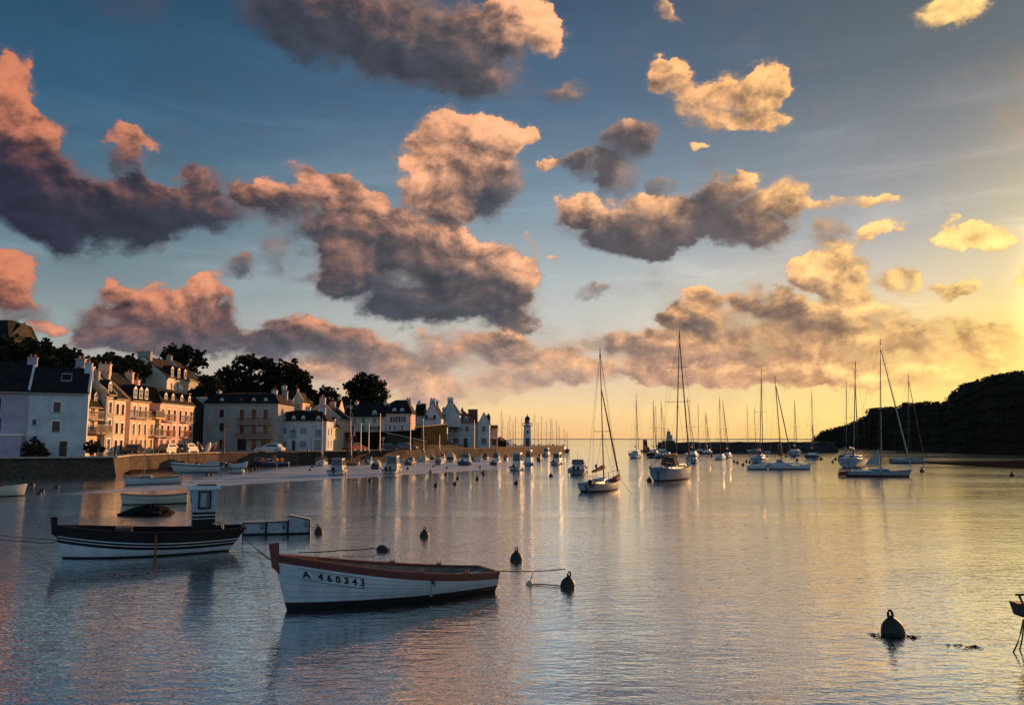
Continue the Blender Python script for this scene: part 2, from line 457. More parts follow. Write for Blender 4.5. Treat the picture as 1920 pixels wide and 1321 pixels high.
def stonemat(name, c, c2, scale=2.2):
    m = bpy.data.materials.new(name); m.use_nodes = True
    t = NT(m.node_tree); bs = m.node_tree.nodes['Principled BSDF']
    tc = t.node('ShaderNodeTexCoord').outputs['Object']
    tcs = t.vm('MULTIPLY', tc, (1.0, 1.0, 1.7))
    v = t.node('ShaderNodeTexVoronoi', feature='F1'); v.inputs['Scale'].default_value = scale; t.put(v.inputs['Vector'], tcs)
    e = t.node('ShaderNodeTexVoronoi', feature='DISTANCE_TO_EDGE'); e.inputs['Scale'].default_value = scale; t.put(e.inputs['Vector'], tcs)
    sc = t.node('ShaderNodeSeparateColor'); t.put(sc.inputs[0], v.outputs['Color'])
    f = t.mix(sc.outputs[0], (*c, 1), (*c2, 1))
    jn = t.mr(e.outputs['Distance'], 0.02, 0.10)
    f = t.mix(jn, tuple(q * .5 for q in c) + (1,), f)
    f = t.mix(t.m('MULTIPLY', t.mr(t.noise(tc, .8, 5, .6), .45, .7), .5), f, tuple(q * .5 for q in c2) + (1,))
    t.put(bs.inputs['Base Color'], f); bs.inputs['Roughness'].default_value = .9
    b = t.node('ShaderNodeBump'); b.inputs['Strength'].default_value = .8; b.inputs['Distance'].default_value = .08
    t.put(b.inputs['Height'], jn); t.put(bs.inputs['Normal'], b.outputs[0])
    return m
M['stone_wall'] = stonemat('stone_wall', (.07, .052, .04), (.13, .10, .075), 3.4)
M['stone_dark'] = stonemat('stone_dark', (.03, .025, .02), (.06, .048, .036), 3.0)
M['paving'] = mat('paving', (.17, .155, .14), rough=.9, var=.25, vscale=.3)
M['asphalt'] = mat('asphalt', (.06, .06, .06), rough=.9, var=.25, vscale=.5)
M['earth'] = mat('earth', (.018, .018, .010), rough=1, var=.45, vscale=.15, bump=.8, bscale=1.5)
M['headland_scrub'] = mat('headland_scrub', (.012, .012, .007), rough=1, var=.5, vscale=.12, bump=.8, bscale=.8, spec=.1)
M['mud'] = mat('mud', (.03, .024, .018), rough=1, spec=0, var=.3, vscale=.3, bump=.3, bscale=2)
M['rock'] = mat('rock', (.012, .011, .010), spec=.1, rough=.95, var=.4, vscale=3, bump=.8, bscale=8)
M['dark_olive'] = mat('dark_olive', (.014, .015, .009), rough=1, var=.5, vscale=.8, bump=.8, bscale=4, spec=.1)  # near-black olive for the terrace retaining walls and the strands on the water
M['leaf'] = mat('leaf', (.022, .026, .012), rough=.8, var=.4, vscale=.6, spec=.2)
M['leaf_pine'] = mat('leaf_pine', (.020, .023, .012), rough=.8, var=.4, vscale=.6, spec=.2)
M['bark'] = mat('bark', (.06, .045, .035), rough=.95, var=.4)
M['gelcoat'] = mat('gelcoat', (.60, .62, .64), rough=.35, var=.06)
M['gelcoat_grey'] = mat('gelcoat_grey', (.30, .32, .35), rough=.45, var=.08)
M['gelcoat_cream'] = mat('gelcoat_cream', (.62, .60, .50), rough=.45, var=.1)
M['paint_white'] = mat('paint_white', (.66, .72, .76), rough=.55, var=.16, vscale=2.2, bump=.15, bscale=12, streak=.25)
M['paint_navy'] = mat('paint_navy', (.03, .045, .10), rough=.4, var=.15)
M['paint_black'] = mat('paint_black', (.006, .0065, .008), rough=.65, var=.2, spec=.25)
M['paint_red'] = mat('paint_red', (.12, .026, .020), rough=.5, var=.2)
M['paint_orange'] = mat('paint_orange', (.65, .18, .04), rough=.5, var=.15)
M['paint_blue'] = mat('paint_blue', (.30, .45, .60), rough=.5, var=.12)
M['antifoul'] = mat('antifoul', (.006, .005, .005), rough=.8, var=.4, vscale=5)
M['antifoul_red'] = mat('antifoul_red', (.17, .03, .02), rough=.7, var=.3, vscale=5)
M['varnish'] = mat('varnish', (.22, .09, .035), rough=.35, var=.25, vscale=6)
M['wood_grey'] = mat('wood_grey', (.22, .18, .14), rough=.8, var=.3, vscale=6)
M['boat_glass'] = mat('boat_glass', (.03, .04, .05), rough=.08, var=.1, spec=.8)
M['canvas_red'] = mat('canvas_red', (.24, .03, .025), rough=.9, var=.2)
M['canvas_blue'] = mat('canvas_blue', (.035, .05, .11), rough=.9, var=.2)
M['canvas_grey'] = mat('canvas_grey', (.40, .40, .38), rough=.9, var=.2)
M['canvas_brown'] = mat('canvas_brown', (.12, .05, .035), rough=.9, var=.2)
M['alu'] = mat('alu', (.42, .40, .38), rough=.4, var=.1, metal=.6)
M['alu_dark'] = mat('alu_dark', (.10, .09, .085), rough=.45, var=.1, metal=.4)
M['wire'] = mat('wire', (.10, .09, .085), rough=.5, var=.1, metal=.4)
M['rope'] = mat('rope', (.16, .14, .11), rough=.95, var=.3, vscale=9)
M['rope_dark'] = mat('rope_dark', (.05, .045, .04), rough=.95, var=.3, vscale=9)
M['buoy_dark'] = mat('buoy_dark', (.010, .010, .011), rough=.6, var=.3, vscale=9)
M['buoy_pale'] = mat('buoy_pale', (.55, .42, .25), rough=.5, var=.3, vscale=9)
M['fender_white'] = mat('fender_white', (.6, .6, .58), rough=.4, var=.1)
M['orange_plastic'] = mat('orange_plastic', (.80, .22, .04), rough=.4, var=.1)
M['red_plastic'] = mat('red_plastic', (.60, .06, .03), rough=.4, var=.1)
M['rubber'] = mat('rubber', (.02, .02, .02), rough=.8, var=.2)
M['car_white'] = mat('car_white', (.55, .57, .60), rough=.25, var=.04)
M['car_dark'] = mat('car_dark', (.03, .035, .045), rough=.2, var=.05)
M['car_red'] = mat('car_red', (.30, .04, .03), rough=.25, var=.05)
M['car_silver'] = mat('car_silver', (.16, .165, .17), rough=.4, var=.05)
M['lantern_green'] = mat('lantern_green', (.06, .14, .07), rough=.4, var=.1)
M['net_grey'] = mat('net_grey', (.40, .44, .48), rough=.7, var=.25, vscale=5)

# ------------------------------------------------------------------ water
def water_material():
    m = bpy.data.materials.new('water'); m.use_nodes = True
    nt = m.node_tree; nt.nodes.clear(); t = NT(nt)
    pos = t.node('ShaderNodeNewGeometry').outputs['Position']
    sp = t.node('ShaderNodeSeparateXYZ'); t.put(sp.inputs[0], pos)
    px, py = sp.outputs[0], sp.outputs[1]
    dist = t.m('SQRT', t.m('ADD', t.m('MULTIPLY', px, px), t.m('MULTIPLY', py, py)))
    # ripples, a little longer across the wind than along it
    rot = t.node('ShaderNodeMapping'); rot.inputs['Rotation'].default_value = (0, 0, R(-14)); rot.inputs['Scale'].default_value = (0.42, 1.0, 1.0)
    t.put(rot.inputs['Vector'], pos)
    rot2 = t.node('ShaderNodeMapping'); rot2.inputs['Rotation'].default_value = (0, 0, R(24)); rot2.inputs['Scale'].default_value = (0.55, 1.0, 1.0)
    t.put(rot2.inputs['Vector'], pos)
    a = t.noise(rot.outputs[0], 4.6, 3, 0.55, 0.4)
    b = t.noise(rot2.outputs[0], 1.15, 3, 0.5, 0.5)
    c = t.noise(rot.outputs[0], 13.0, 2, 0.5, 0.3)
    dd = t.noise(rot2.outputs[0], 0.28, 2, 0.5, 0.0)
    # gusts: patches where the ripples are stronger or weaker
    gust = t.mr(t.noise(t.vm('MULTIPLY', pos, (0.35, 1.0, 1.0)), 0.055, 3, 0.55, 0.6), 0.36, 0.64)
    # the wind-ruffled lane off the quay
    lane = None
    p0, p1 = G(250, 921), G(960, 878)
    dx, dy = (p1 - p0).x, (p1 - p0).y; ln = math.hypot(dx, dy)
    nx, ny = -dy / ln, dx / ln
    wob = t.m('MULTIPLY', t.m('SUBTRACT', t.noise(pos, 0.10, 3, .6), .5), 5.0)
    sd_ = t.m('ADD', t.m('MULTIPLY_ADD', px, nx, t.m('MULTIPLY', py, ny)), t.m('ADD', -(p0.x*nx + p0.y*ny), wob))
    lane = t.m('MULTIPLY', t.mr(sd_, 0.0, 1.6), t.mr(px, 6.0, -10.0))
    lane = t.m('MULTIPLY', lane, t.mr(px, G(290, 900).x, G(400, 900).x))
    streak = t.mr(t.noise(t.vm('MULTIPLY', pos, (0.10, 0.55, 1.0)), 1.0, 4, 0.6, 0.3), 0.34, 0.56)
    lane = t.m('MULTIPLY', lane, t.m('MULTIPLY_ADD', streak, 0.55, 0.45))
    amp = t.m('MULTIPLY_ADD', gust, 0.75, 0.60)
    amp = t.m('MULTIPLY_ADD', lane, 4.2, amp)
    h = t.m('MULTIPLY', a, 0.050)
    h = t.m('MULTIPLY_ADD', b, 0.045, h)
    h = t.m('MULTIPLY_ADD', c, 0.011, h)
    h = t.m('MULTIPLY_ADD', dd, 0.07, h)
    h = t.m('MULTIPLY', h, amp)
    bp = t.node('ShaderNodeBump'); bp.inputs['Distance'].default_value = 1.0
    bp.inputs['Strength'].default_value = WAVE
    t.put(bp.inputs['Height'], h)
    gl = t.node('ShaderNodeBsdfGlossy'); gl.distribution = 'GGX'
    gl.inputs['Color'].default_value = (0.92, 0.985, 1.0, 1)
    r = t.mr(dist, 15.0, 500.0, 0.006, 0.06, 'LINEAR')
    r = t.m('MULTIPLY_ADD', lane, 0.36, r)
    t.put(gl.inputs['Roughness'], r)
    t.put(gl.inputs['Normal'], bp.outputs[0])
    gl2 = t.node('ShaderNodeBsdfGlossy'); gl2.distribution = 'GGX'; gl2.inputs['Color'].default_value = (0.92, 0.985, 1.0, 1)
    t.put(gl2.inputs['Roughness'], t.m('MULTIPLY_ADD', lane, 0.14, 0.34)); t.put(gl2.inputs['Normal'], bp.outputs[0])
    gm = t.node('ShaderNodeMixShader'); t.put(gm.inputs[0], t.m('MULTIPLY_ADD', lane, 0.46, 0.06)); t.put(gm.inputs[1], gl.outputs[0]); t.put(gm.inputs[2], gl2.outputs[0]); gl = gm
    df = t.node('ShaderNodeBsdfDiffuse'); df.inputs['Color'].default_value = (0.012, 0.022, 0.028, 1)
    fr = t.node('ShaderNodeLayerWeight'); fr.inputs['Blend'].default_value = 0.5
    t.put(fr.inputs['Normal'], bp.outputs[0])
    fac = t.mr(fr.outputs['Facing'], 0.30, 0.80, 0.42, 1.0, 'LINEAR')
    ms = t.node('ShaderNodeMixShader'); t.put(ms.inputs[0], fac); t.put(ms.inputs[1], df.outputs[0]); t.put(ms.inputs[2], gl.outputs[0])
    out = t.node('ShaderNodeOutputMaterial'); t.put(out.inputs[0], ms.outputs[0])
    return m
WAVE = 0.40
M['water'] = water_material()
wb = MB()
ys = [-60, 0, 30, 80, 200, 600, 2000, 8000, 30000]
wb.grid([[(x, y, 0.0) for x in (-30000, -6000, -1000, -200, 0, 200, 1000, 6000, 30000)] for y in ys])
wo_ = wb.build('water', M['water'], fix=False); tag(wo_, kind='structure')

# ------------------------------------------------------------------ land
ZQ = 2.0                      # level of the quay
quay_edge = [(-150, 92), G(-160, 898), G(0, 897), G(211, 893.5)]
quay_edge = [Vector((p[0], p[1], 0)) for p in quay_edge]
quay_edge += [Vector((-45.8, 96.0, 0)), Vector((-44.6, 108, 0)), Vector((-42.5, 116.0, 0))]
for px, py in ((470, 873), (560, 871), (640, 869), (760, 864), (850, 859), (930, 856), (1000, 852), (1058, 848.5)):
    quay_edge.append(G(px, py))
back_edge = [G(1062, 846.5), G(1000, 846.0) + Vector((0, 14, 0)), Vector((-4, 262, 0)), Vector((-30, 300, 0)), Vector((-260, 300, 0)), Vector((-260, 92, 0))]
outline = [Vector((p.x, p.y)) for p in quay_edge] + [Vector((p.x, p.y)) for p in back_edge]
def tessel(poly, z):
    from mathutils.geometry import tessellate_polygon
    tri = tessellate_polygon([[Vector((p[0], p[1], 0)) for p in poly]])
    return [(p[0], p[1], z) for p in poly], [tuple(t) for t in tri]
m = MB(); v_, f_ = tessel(outline, ZQ); m.add(v_, f_); tag(m.build('quay_paving', M['paving']), kind='structure')
# quay wall: lit stone front with a slight batter, capstones on top
def wall_run(pts, z0, z1, batter=.35, step=1.2, jit=.10, seed=3):
    rnd = random.Random(seed); cols = []
    P_ = [Vector((p[0], p[1], 0)) for p in pts]
    for i in range(len(P_)-1):
        d = P_[i+1] - P_[i]; n = max(1, int(d.length / step)); nn = Vector((d.y, -d.x, 0)).normalized()
        for k in range(n):
            cols.append((P_[i] + d * (k / n), nn))
    cols.append((P_[-1], nn))
    rows = []
    hs = [z0 + (z1 - z0) * q for q in (0, .25, .5, .75, 1)]
    for h in hs:
        t = (z1 - h) / (z1 - z0)
        rows.append([(p.x + n_.x * (batter * t + rnd.uniform(-jit, jit) * (h < z1)), p.y + n_.y * (batter * t + rnd.uniform(-jit, jit) * (h < z1)), h) for p, n_ in cols])
    return rows
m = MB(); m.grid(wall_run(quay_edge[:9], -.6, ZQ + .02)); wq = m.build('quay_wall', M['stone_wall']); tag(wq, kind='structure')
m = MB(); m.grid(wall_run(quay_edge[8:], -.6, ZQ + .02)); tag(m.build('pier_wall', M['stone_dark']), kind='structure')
def run_points(pts, step):
    out = []
    P_ = [Vector((p[0], p[1], 0)) for p in pts]
    for i in range(len(P_)-1):
        d = P_[i+1] - P_[i]; n = max(1, round(d.length / step))
        for k in range(n): out.append((P_[i] + d * ((k + .5) / n), math.atan2(d.y, d.x), d.length / n))
    return out
cap_mesh = {}
rp = run_points(quay_edge[1:7], 1.3)
for i, (p, a, l) in enumerate(rp):
    key = round(l, 2)
    if key not in cap_mesh:
        mb = MB(); mb.box(-l/2+.02, -.38, 0, l/2-.02, .20, .16); cap_mesh[key] = mb.mesh('capstone', M['trim_stone'])
    o = bpy.data.objects.new('capstone', cap_mesh[key]); col.objects.link(o); o.parent = wq
    o.location = (p.x, p.y, ZQ + .03); o.rotation_euler = (0, 0, a)

# hillside behind the town
def hill_h(x, y):
    # street row on the left, terrace in the middle, falling to the point
    a = max(0.0, min(1.0, (-x - 54) / 30.0)) if y < 128 else max(0.0, min(1.0, (y - 150 + max(0, -x - 60) * .8) / 40.0))
    fall = max(0.0, min(1.0, (-x + -8) / 60.0))
    h = 17.0 * a ** 1.2 * fall
    return h
rows = []
nx_, ny_ = 80, 56
rnd = random.Random(5)
for j in range(ny_):
    y = 84 + j * 4.0
    row = []
    for i in range(nx_):
        x = -250 + i * 3.15
        h = hill_h(x, y)
        row.append((x, y, (h + rnd.uniform(-.3, .5) * (h > 3) + 1.2) if h > .6 and x < -10 and y > 96 else -1.5))
    rows.append(row)
m = MB(); m.grid(rows); tag(m.build('hillside', M['earth'], smooth=True), kind='structure')

# ------------------------------------------------------------------ houses
# local frame of a house: x along the front from A to B, y into the house, z up from the ground
def facade(mb, w, h, holes, to, rev=.16, mi=0, mir=0, top=None):
    """wall of w x h with rectangular holes and reveals; to(u, z, depth) -> local point"""
    us = sorted({0.0, w} | {max(0, min(w, q)) for (u0, z0, u1, z1) in holes for q in (u0, u1)})
    zs = sorted({0.0, h} | {max(0, min(h, q)) for (u0, z0, u1, z1) in holes for q in (z0, z1)})
    for i in range(len(us)-1):
        for j in range(len(zs)-1):
            cu, cz = (us[i]+us[i+1])/2, (zs[j]+zs[j+1])/2
            if any(u0 < cu < u1 and z0 < cz < z1 for (u0, z0, u1, z1) in holes): continue
            mb.add([to(us[i], zs[j], 0), to(us[i+1], zs[j], 0), to(us[i+1], zs[j+1], 0), to(us[i], zs[j+1], 0)], [(0,1,2,3)], mi)
    for (u0, z0, u1, z1) in holes:
        a = [(u0,z0),(u1,z0),(u1,z1),(u0,z1)]
        for k in range(4):
            p, q = a[k], a[(k+1) % 4]
            mb.add([to(*p, 0), to(*q, 0), to(*q, rev), to(*p, rev)], [(0,1,2,3)], mir)
class House:
    def __init__(s, name, label, cat, A, B, depth, h, z, wall, group=None):
        A = Vector((A[0], A[1], 0)); B = Vector((B[0], B[1], 0)); d = B - A
        s.w = d.length; s.d = depth; s.h = h; s.z = z
        s.o = empty(name, (A.x, A.y, z), math.atan2(d.y, d.x), label, cat, group, 1.0)
        s.wall = wall; s.holes = {'f': [], 'l': [], 'r': []}
        s.Mi = (Matrix.Translation(s.o.location) @ s.o.rotation_euler.to_matrix().to_4x4()).inverted()
        s.gable = None
    def to(s, face):
        if face == 'f': return lambda u, z, e: (u, e, z)
        if face == 'l': return lambda u, z, e: (e, s.d - u, z)
        if face == 'r': return lambda u, z, e: (s.w - e, u, z)
    def uz(s, face, px, py):
        """where a sight line meets a face of the house"""
        o = s.Mi @ Vector((0, 0, CAM_H)); d = s.Mi.to_3x3() @ ray(px, py)
        if face == 'f': t = -o.y / d.y; p = o + d*t; return p.x, p.z
        if face == 'l': t = -o.x / d.x; p = o + d*t; return s.d - p.y, p.z
        t = (s.w - o.x) / d.x; p = o + d*t; return p.y, p.z
    def box_to(s, mb, face, u0, z0, u1, z1, e0, e1, mi=0):
        f = s.to(face); a = f(u0, z0, e0); b = f(u1, z1, e1)
        mb.box(min(a[0],b[0]), min(a[1],b[1]), min(a[2],b[2]), max(a[0],b[0]), max(a[1],b[1]), max(a[2],b[2]), mi)
    def win(s, face, u, z, w, h, shut=None, frame='trim_white', sill=True, bars=(1, 1), surround=None, name='window', door=False, glass='window_glass'):
        """u, z: centre of the opening"""
        u0, u1, z0, z1 = u-w/2, u+w/2, z-h/2, z+h/2
        if door: z0 = .03
        s.holes[face].append((u0, z0, u1, z1))
        fw = .07
        mb = MB(); B = lambda *a, **k: s.box_to(mb, face, *a, **k)
        e0, e1 = .075, .145
        if door:
            B(u0, z0, u1, z1, .10, .155)
            for k in range(2): B(u0+.12+k*(w-.12)/2, z0+.2, u0+.12+k*(w-.12)/2+(w-.36)/2, z0+h*.42, .085, .0995)
            wo = mb.build('door', M[frame], s.o)
            hb = MB(); s.box_to(hb, face, u1-.18, z0+1.0, u1-.12, z0+1.12, .03, .084); hb.build('handle', M['alu'], wo)
            return wo
        B(u0, z0, u0+fw, z1, e0, e1); B(u1-fw, z0, u1, z1, e0, e1)
        B(u0+fw, z0, u1-fw, z0+fw, e0, e1); B(u0+fw, z1-fw, u1-fw, z1, e0, e1)
        for k in range(bars[0]):
            q = u0 + w*(k+1)/(bars[0]+1); B(q-.025, z0+fw, q+.025, z1-fw, e0+.005, e1)
        for k in range(bars[1]):
            q = z0 + h*(k+1)/(bars[1]+1)
            B(u0+fw, q-.02, u1-fw, q+.02, e0+.012, e1)
        wo = mb.build(name, M[frame], s.o)
        g = MB(); s.box_to(g, face, u0+.01, z0+.01, u1-.01, z1-.01, .147, .16); g.build('pane', M[glass], wo)
        if sill:
            sb = MB(); s.box_to(sb, face, u0-.08, z0-.10, u1+.08, z0-.005, -.09, .07); sb.build('sill', M['trim_stone'], wo)
        if surround:
            sb = MB(); q = .15
            s.box_to(sb, face, u0-q, z0, u0-.004, z1, -.03, .02); s.box_to(sb, face, u1+.004, z0, u1+q, z1, -.03, .02); s.box_to(sb, face, u0-q, z1+.004, u1+q, z1+q+.03, -.035, .02)
            sb.build('surround', M[surround], wo)
        if shut:
            for sx in (-1, 1):
                sb = MB(); a = u0 - w*.52 if sx < 0 else u1 + .02; b = u0 - .02 if sx < 0 else u1 + w*.52
                s.box_to(sb, face, a, z0-.02, b, z1+.02, -.06, -.012)
                n = 5
                for k in range(n):
                    zz = z0 + (z1-z0)*(k+.5)/n; s.box_to(sb, face, a+.05, zz-.035, b-.05, zz+.035, -.078, -.0605)
                sb.build('shutter', M[shut], s.o)
        return wo
    def pwin(s, face, px, py, w, h, **k):
        u, z = s.uz(face, px, py); return s.win(face, u, z, w, h, **k)
    def balcony(s, face, u0, u1, z, out=.8, mt='iron', n=None, solid=None):
        mb = MB(); B = lambda *a: s.box_to(mb, face, *a)
        B(u0, z-.14, u1, z, -out, -.002)
        fl = mb.build('balcony', M['trim_stone'] if not solid else M[solid], s.o)
        mb = MB(); B = lambda *a: s.box_to(mb, face, *a)
        B(u0, z+.921, u1, z+1.0, -out, -out+.05); B(u0, z+.02, u1, z+.099, -out, -out+.05)
        B(u0, z+.92, u0+.05, z+.97, -out+.05, 0); B(u1-.05, z+.92, u1, z+.97, -out+.05, 0)
        n = n or max(4, int((u1-u0)/.2))
        for k in range(n+1):
            q = u0+.02 + (u1-u0-.07)*k/n; B(q, z+.10, q+.05, z+.92, -out+.01, -out+.045)
        if solid:
            for k in range(6):
                B(u0+.05, z+.14+k*.13, u1-.05, z+.24+k*.13, -out+.045, -out+.07)
        mb.build('railing', M[mt], fl)
    def walls(s, gable=None, rh=0, extra=None, course=False):
        """gable: 'x' roof ridge runs along the front, 'y' ridge runs into the house"""
        mb = MB()
        facade(mb, s.w, s.h, s.holes['f'], s.to('f'))
        facade(mb, s.d, s.h, s.holes['l'], s.to('l'))
        facade(mb, s.d, s.h, s.holes['r'], s.to('r'))
        mb.add([(0, s.d, 0), (s.w, s.d, 0), (s.w, s.d, s.h), (0, s.d, s.h)], [(1,0,3,2)])
        if gable == 'x':
            for x in (0, s.w): mb.add([(x, 0, s.h), (x, s.d, s.h), (x, s.d/2, s.h+rh)], [(0,1,2)])
        if gable == 'y':
            for y in (0, s.d): mb.add([(0, y, s.h), (s.w, y, s.h), (s.w/2, y, s.h+rh)], [(0,1,2)])
        s.gable = gable; s.rh = rh
        return mb.build('wall', M[s.wall], s.o, fix=False)
    def roof(s, kind, rh, m='slate', over=.25, th=.14, coping=None, flat=.3):
        mb = MB(); w, d, h = s.w, s.d, s.h
        def slab(q):     # thick sheet over 3 or 4 points
            n = (Vector(q[1]) - Vector(q[0])).cross(Vector(q[2]) - Vector(q[0])).normalized()
            if n.z < 0: q = q[::-1]; n = -n
            up = [tuple(Vector(p) + n*th) for p in q]; k = len(q)
            mb.add(list(q) + up, [tuple(range(k))[::-1], tuple(range(k, 2*k))] + [(i, (i+1) % k, k+(i+1) % k, k+i) for i in range(k)])
        if kind == 'x':
            e = over * rh / (d/2)
            slab([(-.04, -over, h-e), (w+.04, -over, h-e), (w+.04, d/2, h+rh), (-.04, d/2, h+rh)])
            slab([(-.04, d+over, h-e), (w+.04, d+over, h-e), (w+.04, d/2, h+rh), (-.04, d/2, h+rh)])
        elif kind == 'y':
            e = over * rh / (w/2)
            slab([(-over, -.04, h-e), (-over, d+.04, h-e), (w/2, d+.04, h+rh), (w/2, -.04, h+rh)])
            slab([(w+over, -.04, h-e), (w+over, d+.04, h-e), (w/2, d+.04, h+rh), (w/2, -.04, h+rh)])
        elif kind == 'hip':
            r = min(w, d)/2
            a, b = ((r, d/2), (w-r, d/2)) if w >= d else ((w/2, r), (w/2, d-r))
            o_ = over
            c0, c1, c2, c3 = (-o_,-o_,h), (w+o_,-o_,h), (w+o_,d+o_,h), (-o_,d+o_,h)
            ra, rb = (*a, h+rh), (*b, h+rh)
            if w >= d: slab([c0,c1,rb,ra]); slab([c2,c3,ra,rb]); slab([c3,c0,ra]); slab([c1,c2,rb])
            else: slab([c0,c1,ra]); slab([c1,c2,rb,ra]); slab([c2,c3,rb]); slab([c3,c0,ra,rb])
        elif kind == 'mansard':
            i_ = flat; z2 = h + rh*.8
            lo = [(-over,-over,h), (w+over,-over,h), (w+over,d+over,h), (-over,d+over,h)]
            hi = [(i_*1.0,i_,z2), (w-i_,i_,z2), (w-i_,d-i_,z2), (i_,d-i_,z2)]
            for k in range(4): slab([lo[k], lo[(k+1) % 4], hi[(k+1) % 4], hi[k]])
            r2 = [(w*.3, d/2, h+rh), (w*.7, d/2, h+rh)]
            slab([hi[0],hi[1],r2[1],r2[0]]); slab([hi[2],hi[3],r2[0],r2[1]]); slab([hi[3],hi[0],r2[0]]); slab([hi[1],hi[2],r2[1]])
        s.r = mb.build('roof', M[m], s.o); s.rk = kind; s.rrh = rh
        # eaves gutter
        gb = MB()
        if kind in ('x', 'hip', 'mansard'):
            z_ = h - (over*rh/(d/2) if kind == 'x' else 0)
            gb.box(-.05, -over-.12, z_-.06, w+.05, -over-.01, z_+.05)
            gb.build('gutter', M['trim_stone'], s.o)
        if coping and kind in ('x', 'y'):
            for side in (0, 1):
                cb = MB()
                for half in (0, 1):
                    if kind == 'x':
                        x = -.12 if side == 0 else w-.10; y0 = -over if half == 0 else d+over; e = over*rh/(d/2)
                        p0, p1 = Vector((x, y0, h-e+.02)), Vector((x, d/2, h+rh+.02))
                        cb.add([p0, p0+Vector((.24,0,0)), p1+Vector((.24,0,0)), p1] + [q+Vector((0,0,.34)) for q in (p0, p0+Vector((.24,0,0)), p1+Vector((.24,0,0)), p1)], [(0,3,2,1),(4,5,6,7),(0,1,5,4),(1,2,6,5),(2,3,7,6),(3,0,4,7)])
                    else:
                        y = -.12 if side == 0 else d-.10; x0 = -over if half == 0 else w+over; e = over*rh/(w/2)
                        p0, p1 = Vector((x0, y, h-e+.02)), Vector((w/2, y, h+rh+.02)); q_ = Vector((0,.24,0))
                        cb.add([p0, p0+q_, p1+q_, p1] + [q+Vector((0,0,.34)) for q in (p0, p0+q_, p1+q_, p1)], [(0,3,2,1),(4,5,6,7),(0,1,5,4),(1,2,6,5),(2,3,7,6),(3,0,4,7)])
                cb.build('gable_coping', M[coping], s.o)
    def chimney(s, x, y, zt, sx=.9, sy=.55, zb=None, m=None, pots=2):
        mb = MB(); zb = s.h*.9 if zb is None else zb
        mb.box(x-sx/2, y-sy/2, zb, x+sx/2, y+sy/2, zt-.14); mb.box(x-sx/2-.06, y-sy/2-.06, zt-.14, x+sx/2+.06, y+sy/2+.06, zt)
        c = mb.build('chimney', M[m or s.wall], s.r)
        for k in range(pots):
            q = MB(); px_ = x + (k-(pots-1)/2)*sx*.45 if sx >= sy else x; py_ = y if sx >= sy else y + (k-(pots-1)/2)*sy*.45
            q.lathe([(.11, 0), (.13, .05), (.10, .32), (.12, .36)], 8, c=(px_, py_, zt)); q.build('chimney_pot', M['chimney_pot'], s.r)
    def dormer(s, x, z0=None, w=.9, h=1.15, frame='trim_white', roofm=None, y0=.15, arch=False, face='f', cheek='slate'):
        """little gabled window standing in the roof"""
        z0 = s.h + .15 if z0 is None else z0
        mb = MB(); wd = w/2
        dl = 1.6
        mb.box(x-wd, y0+.03, z0, x+wd, y0+dl, z0+h)
        mb.add([(x-wd, y0+.03, z0+h), (x+wd, y0+.03, z0+h), (x, y0+.03, z0+h+w*.42), (x-wd, y0+dl, z0+h), (x+wd, y0+dl, z0+h), (x, y0+dl, z0+h+w*.42)], [(0,1,2),(3,5,4)])
        q = mb.build('dormer', M[cheek], s.o)
        rb = MB()
        for sg in (-1, 1):
            a = Vector((x+sg*(wd+.12), y0-.12, z0+h-.05)); b = Vector((x, y0-.12, z0+h+w*.42+.05))
            l = Vector((0, dl+.1, 0)); t = Vector((0, 0, .07))
            rb.add([a, b, b+l, a+l, a+t, b+t, b+l+t, a+l+t], [(0,1,2,3),(4,7,6,5),(0,4,5,1),(1,5,6,2),(2,6,7,3),(3,7,4,0)])
        rb.build('dormer_roof', M[roofm or 'slate'], q)
        fb = MB(); f = .1
        fb.box(x-wd, y0-.05, z0, x-wd+f, y0+.025, z0+h); fb.box(x+wd-f, y0-.05, z0, x+wd, y0+.025, z0+h)
        fb.box(x-wd+f, y0-.05, z0, x+wd-f, y0+.025, z0+f); fb.box(x-wd+f, y0-.05, z0+h-f, x+wd-f, y0+.025, z0+h)
        fb.box(x-.03, y0-.045, z0+f, x+.03, y0+.02, z0+h-f); fb.box(x-wd+f, y0-.045, z0+h*.55, x+wd-f, y0+.018, z0+h*.55+.05)
        fb.add([(x-wd, y0-.05, z0+h), (x+wd, y0-.05, z0+h), (x, y0-.05, z0+h+w*.40), (x-wd, y0+.02, z0+h), (x+wd, y0+.02, z0+h), (x, y0+.02, z0+h+w*.40)], [(0,1,2),(3,5,4),(0,2,5,3),(1,4,5,2)])
        fb.build('window_frame', M[frame], q)
        g = MB(); g.box(x-wd+.02, y0+.021, z0+.02, x+wd-.02, y0+.029, z0+h-.02); g.build('pane', M['window_glass'], q)
def cornice(H, face, z, e=.10, h=.16, m='trim_stone'):
    mb = MB(); w = H.w if face == 'f' else H.d
    H.box_to(mb, face, -.0, z, w, z+h, -e, -.003); mb.build('cornice', M[m], H.o)

def front_house(name, label, x0, x1, ybase, dist, zb, heave, wall, depth=7, cat='house', turn=0.0):
    A = GY(x0, ybase, dist); B = GY(x1, ybase, dist + turn)
    return House(name, label, cat, (A.x, A.y), (B.x, B.y), depth, heave, zb, wall)
def zat(py, Y): return GY(960, py, Y).z

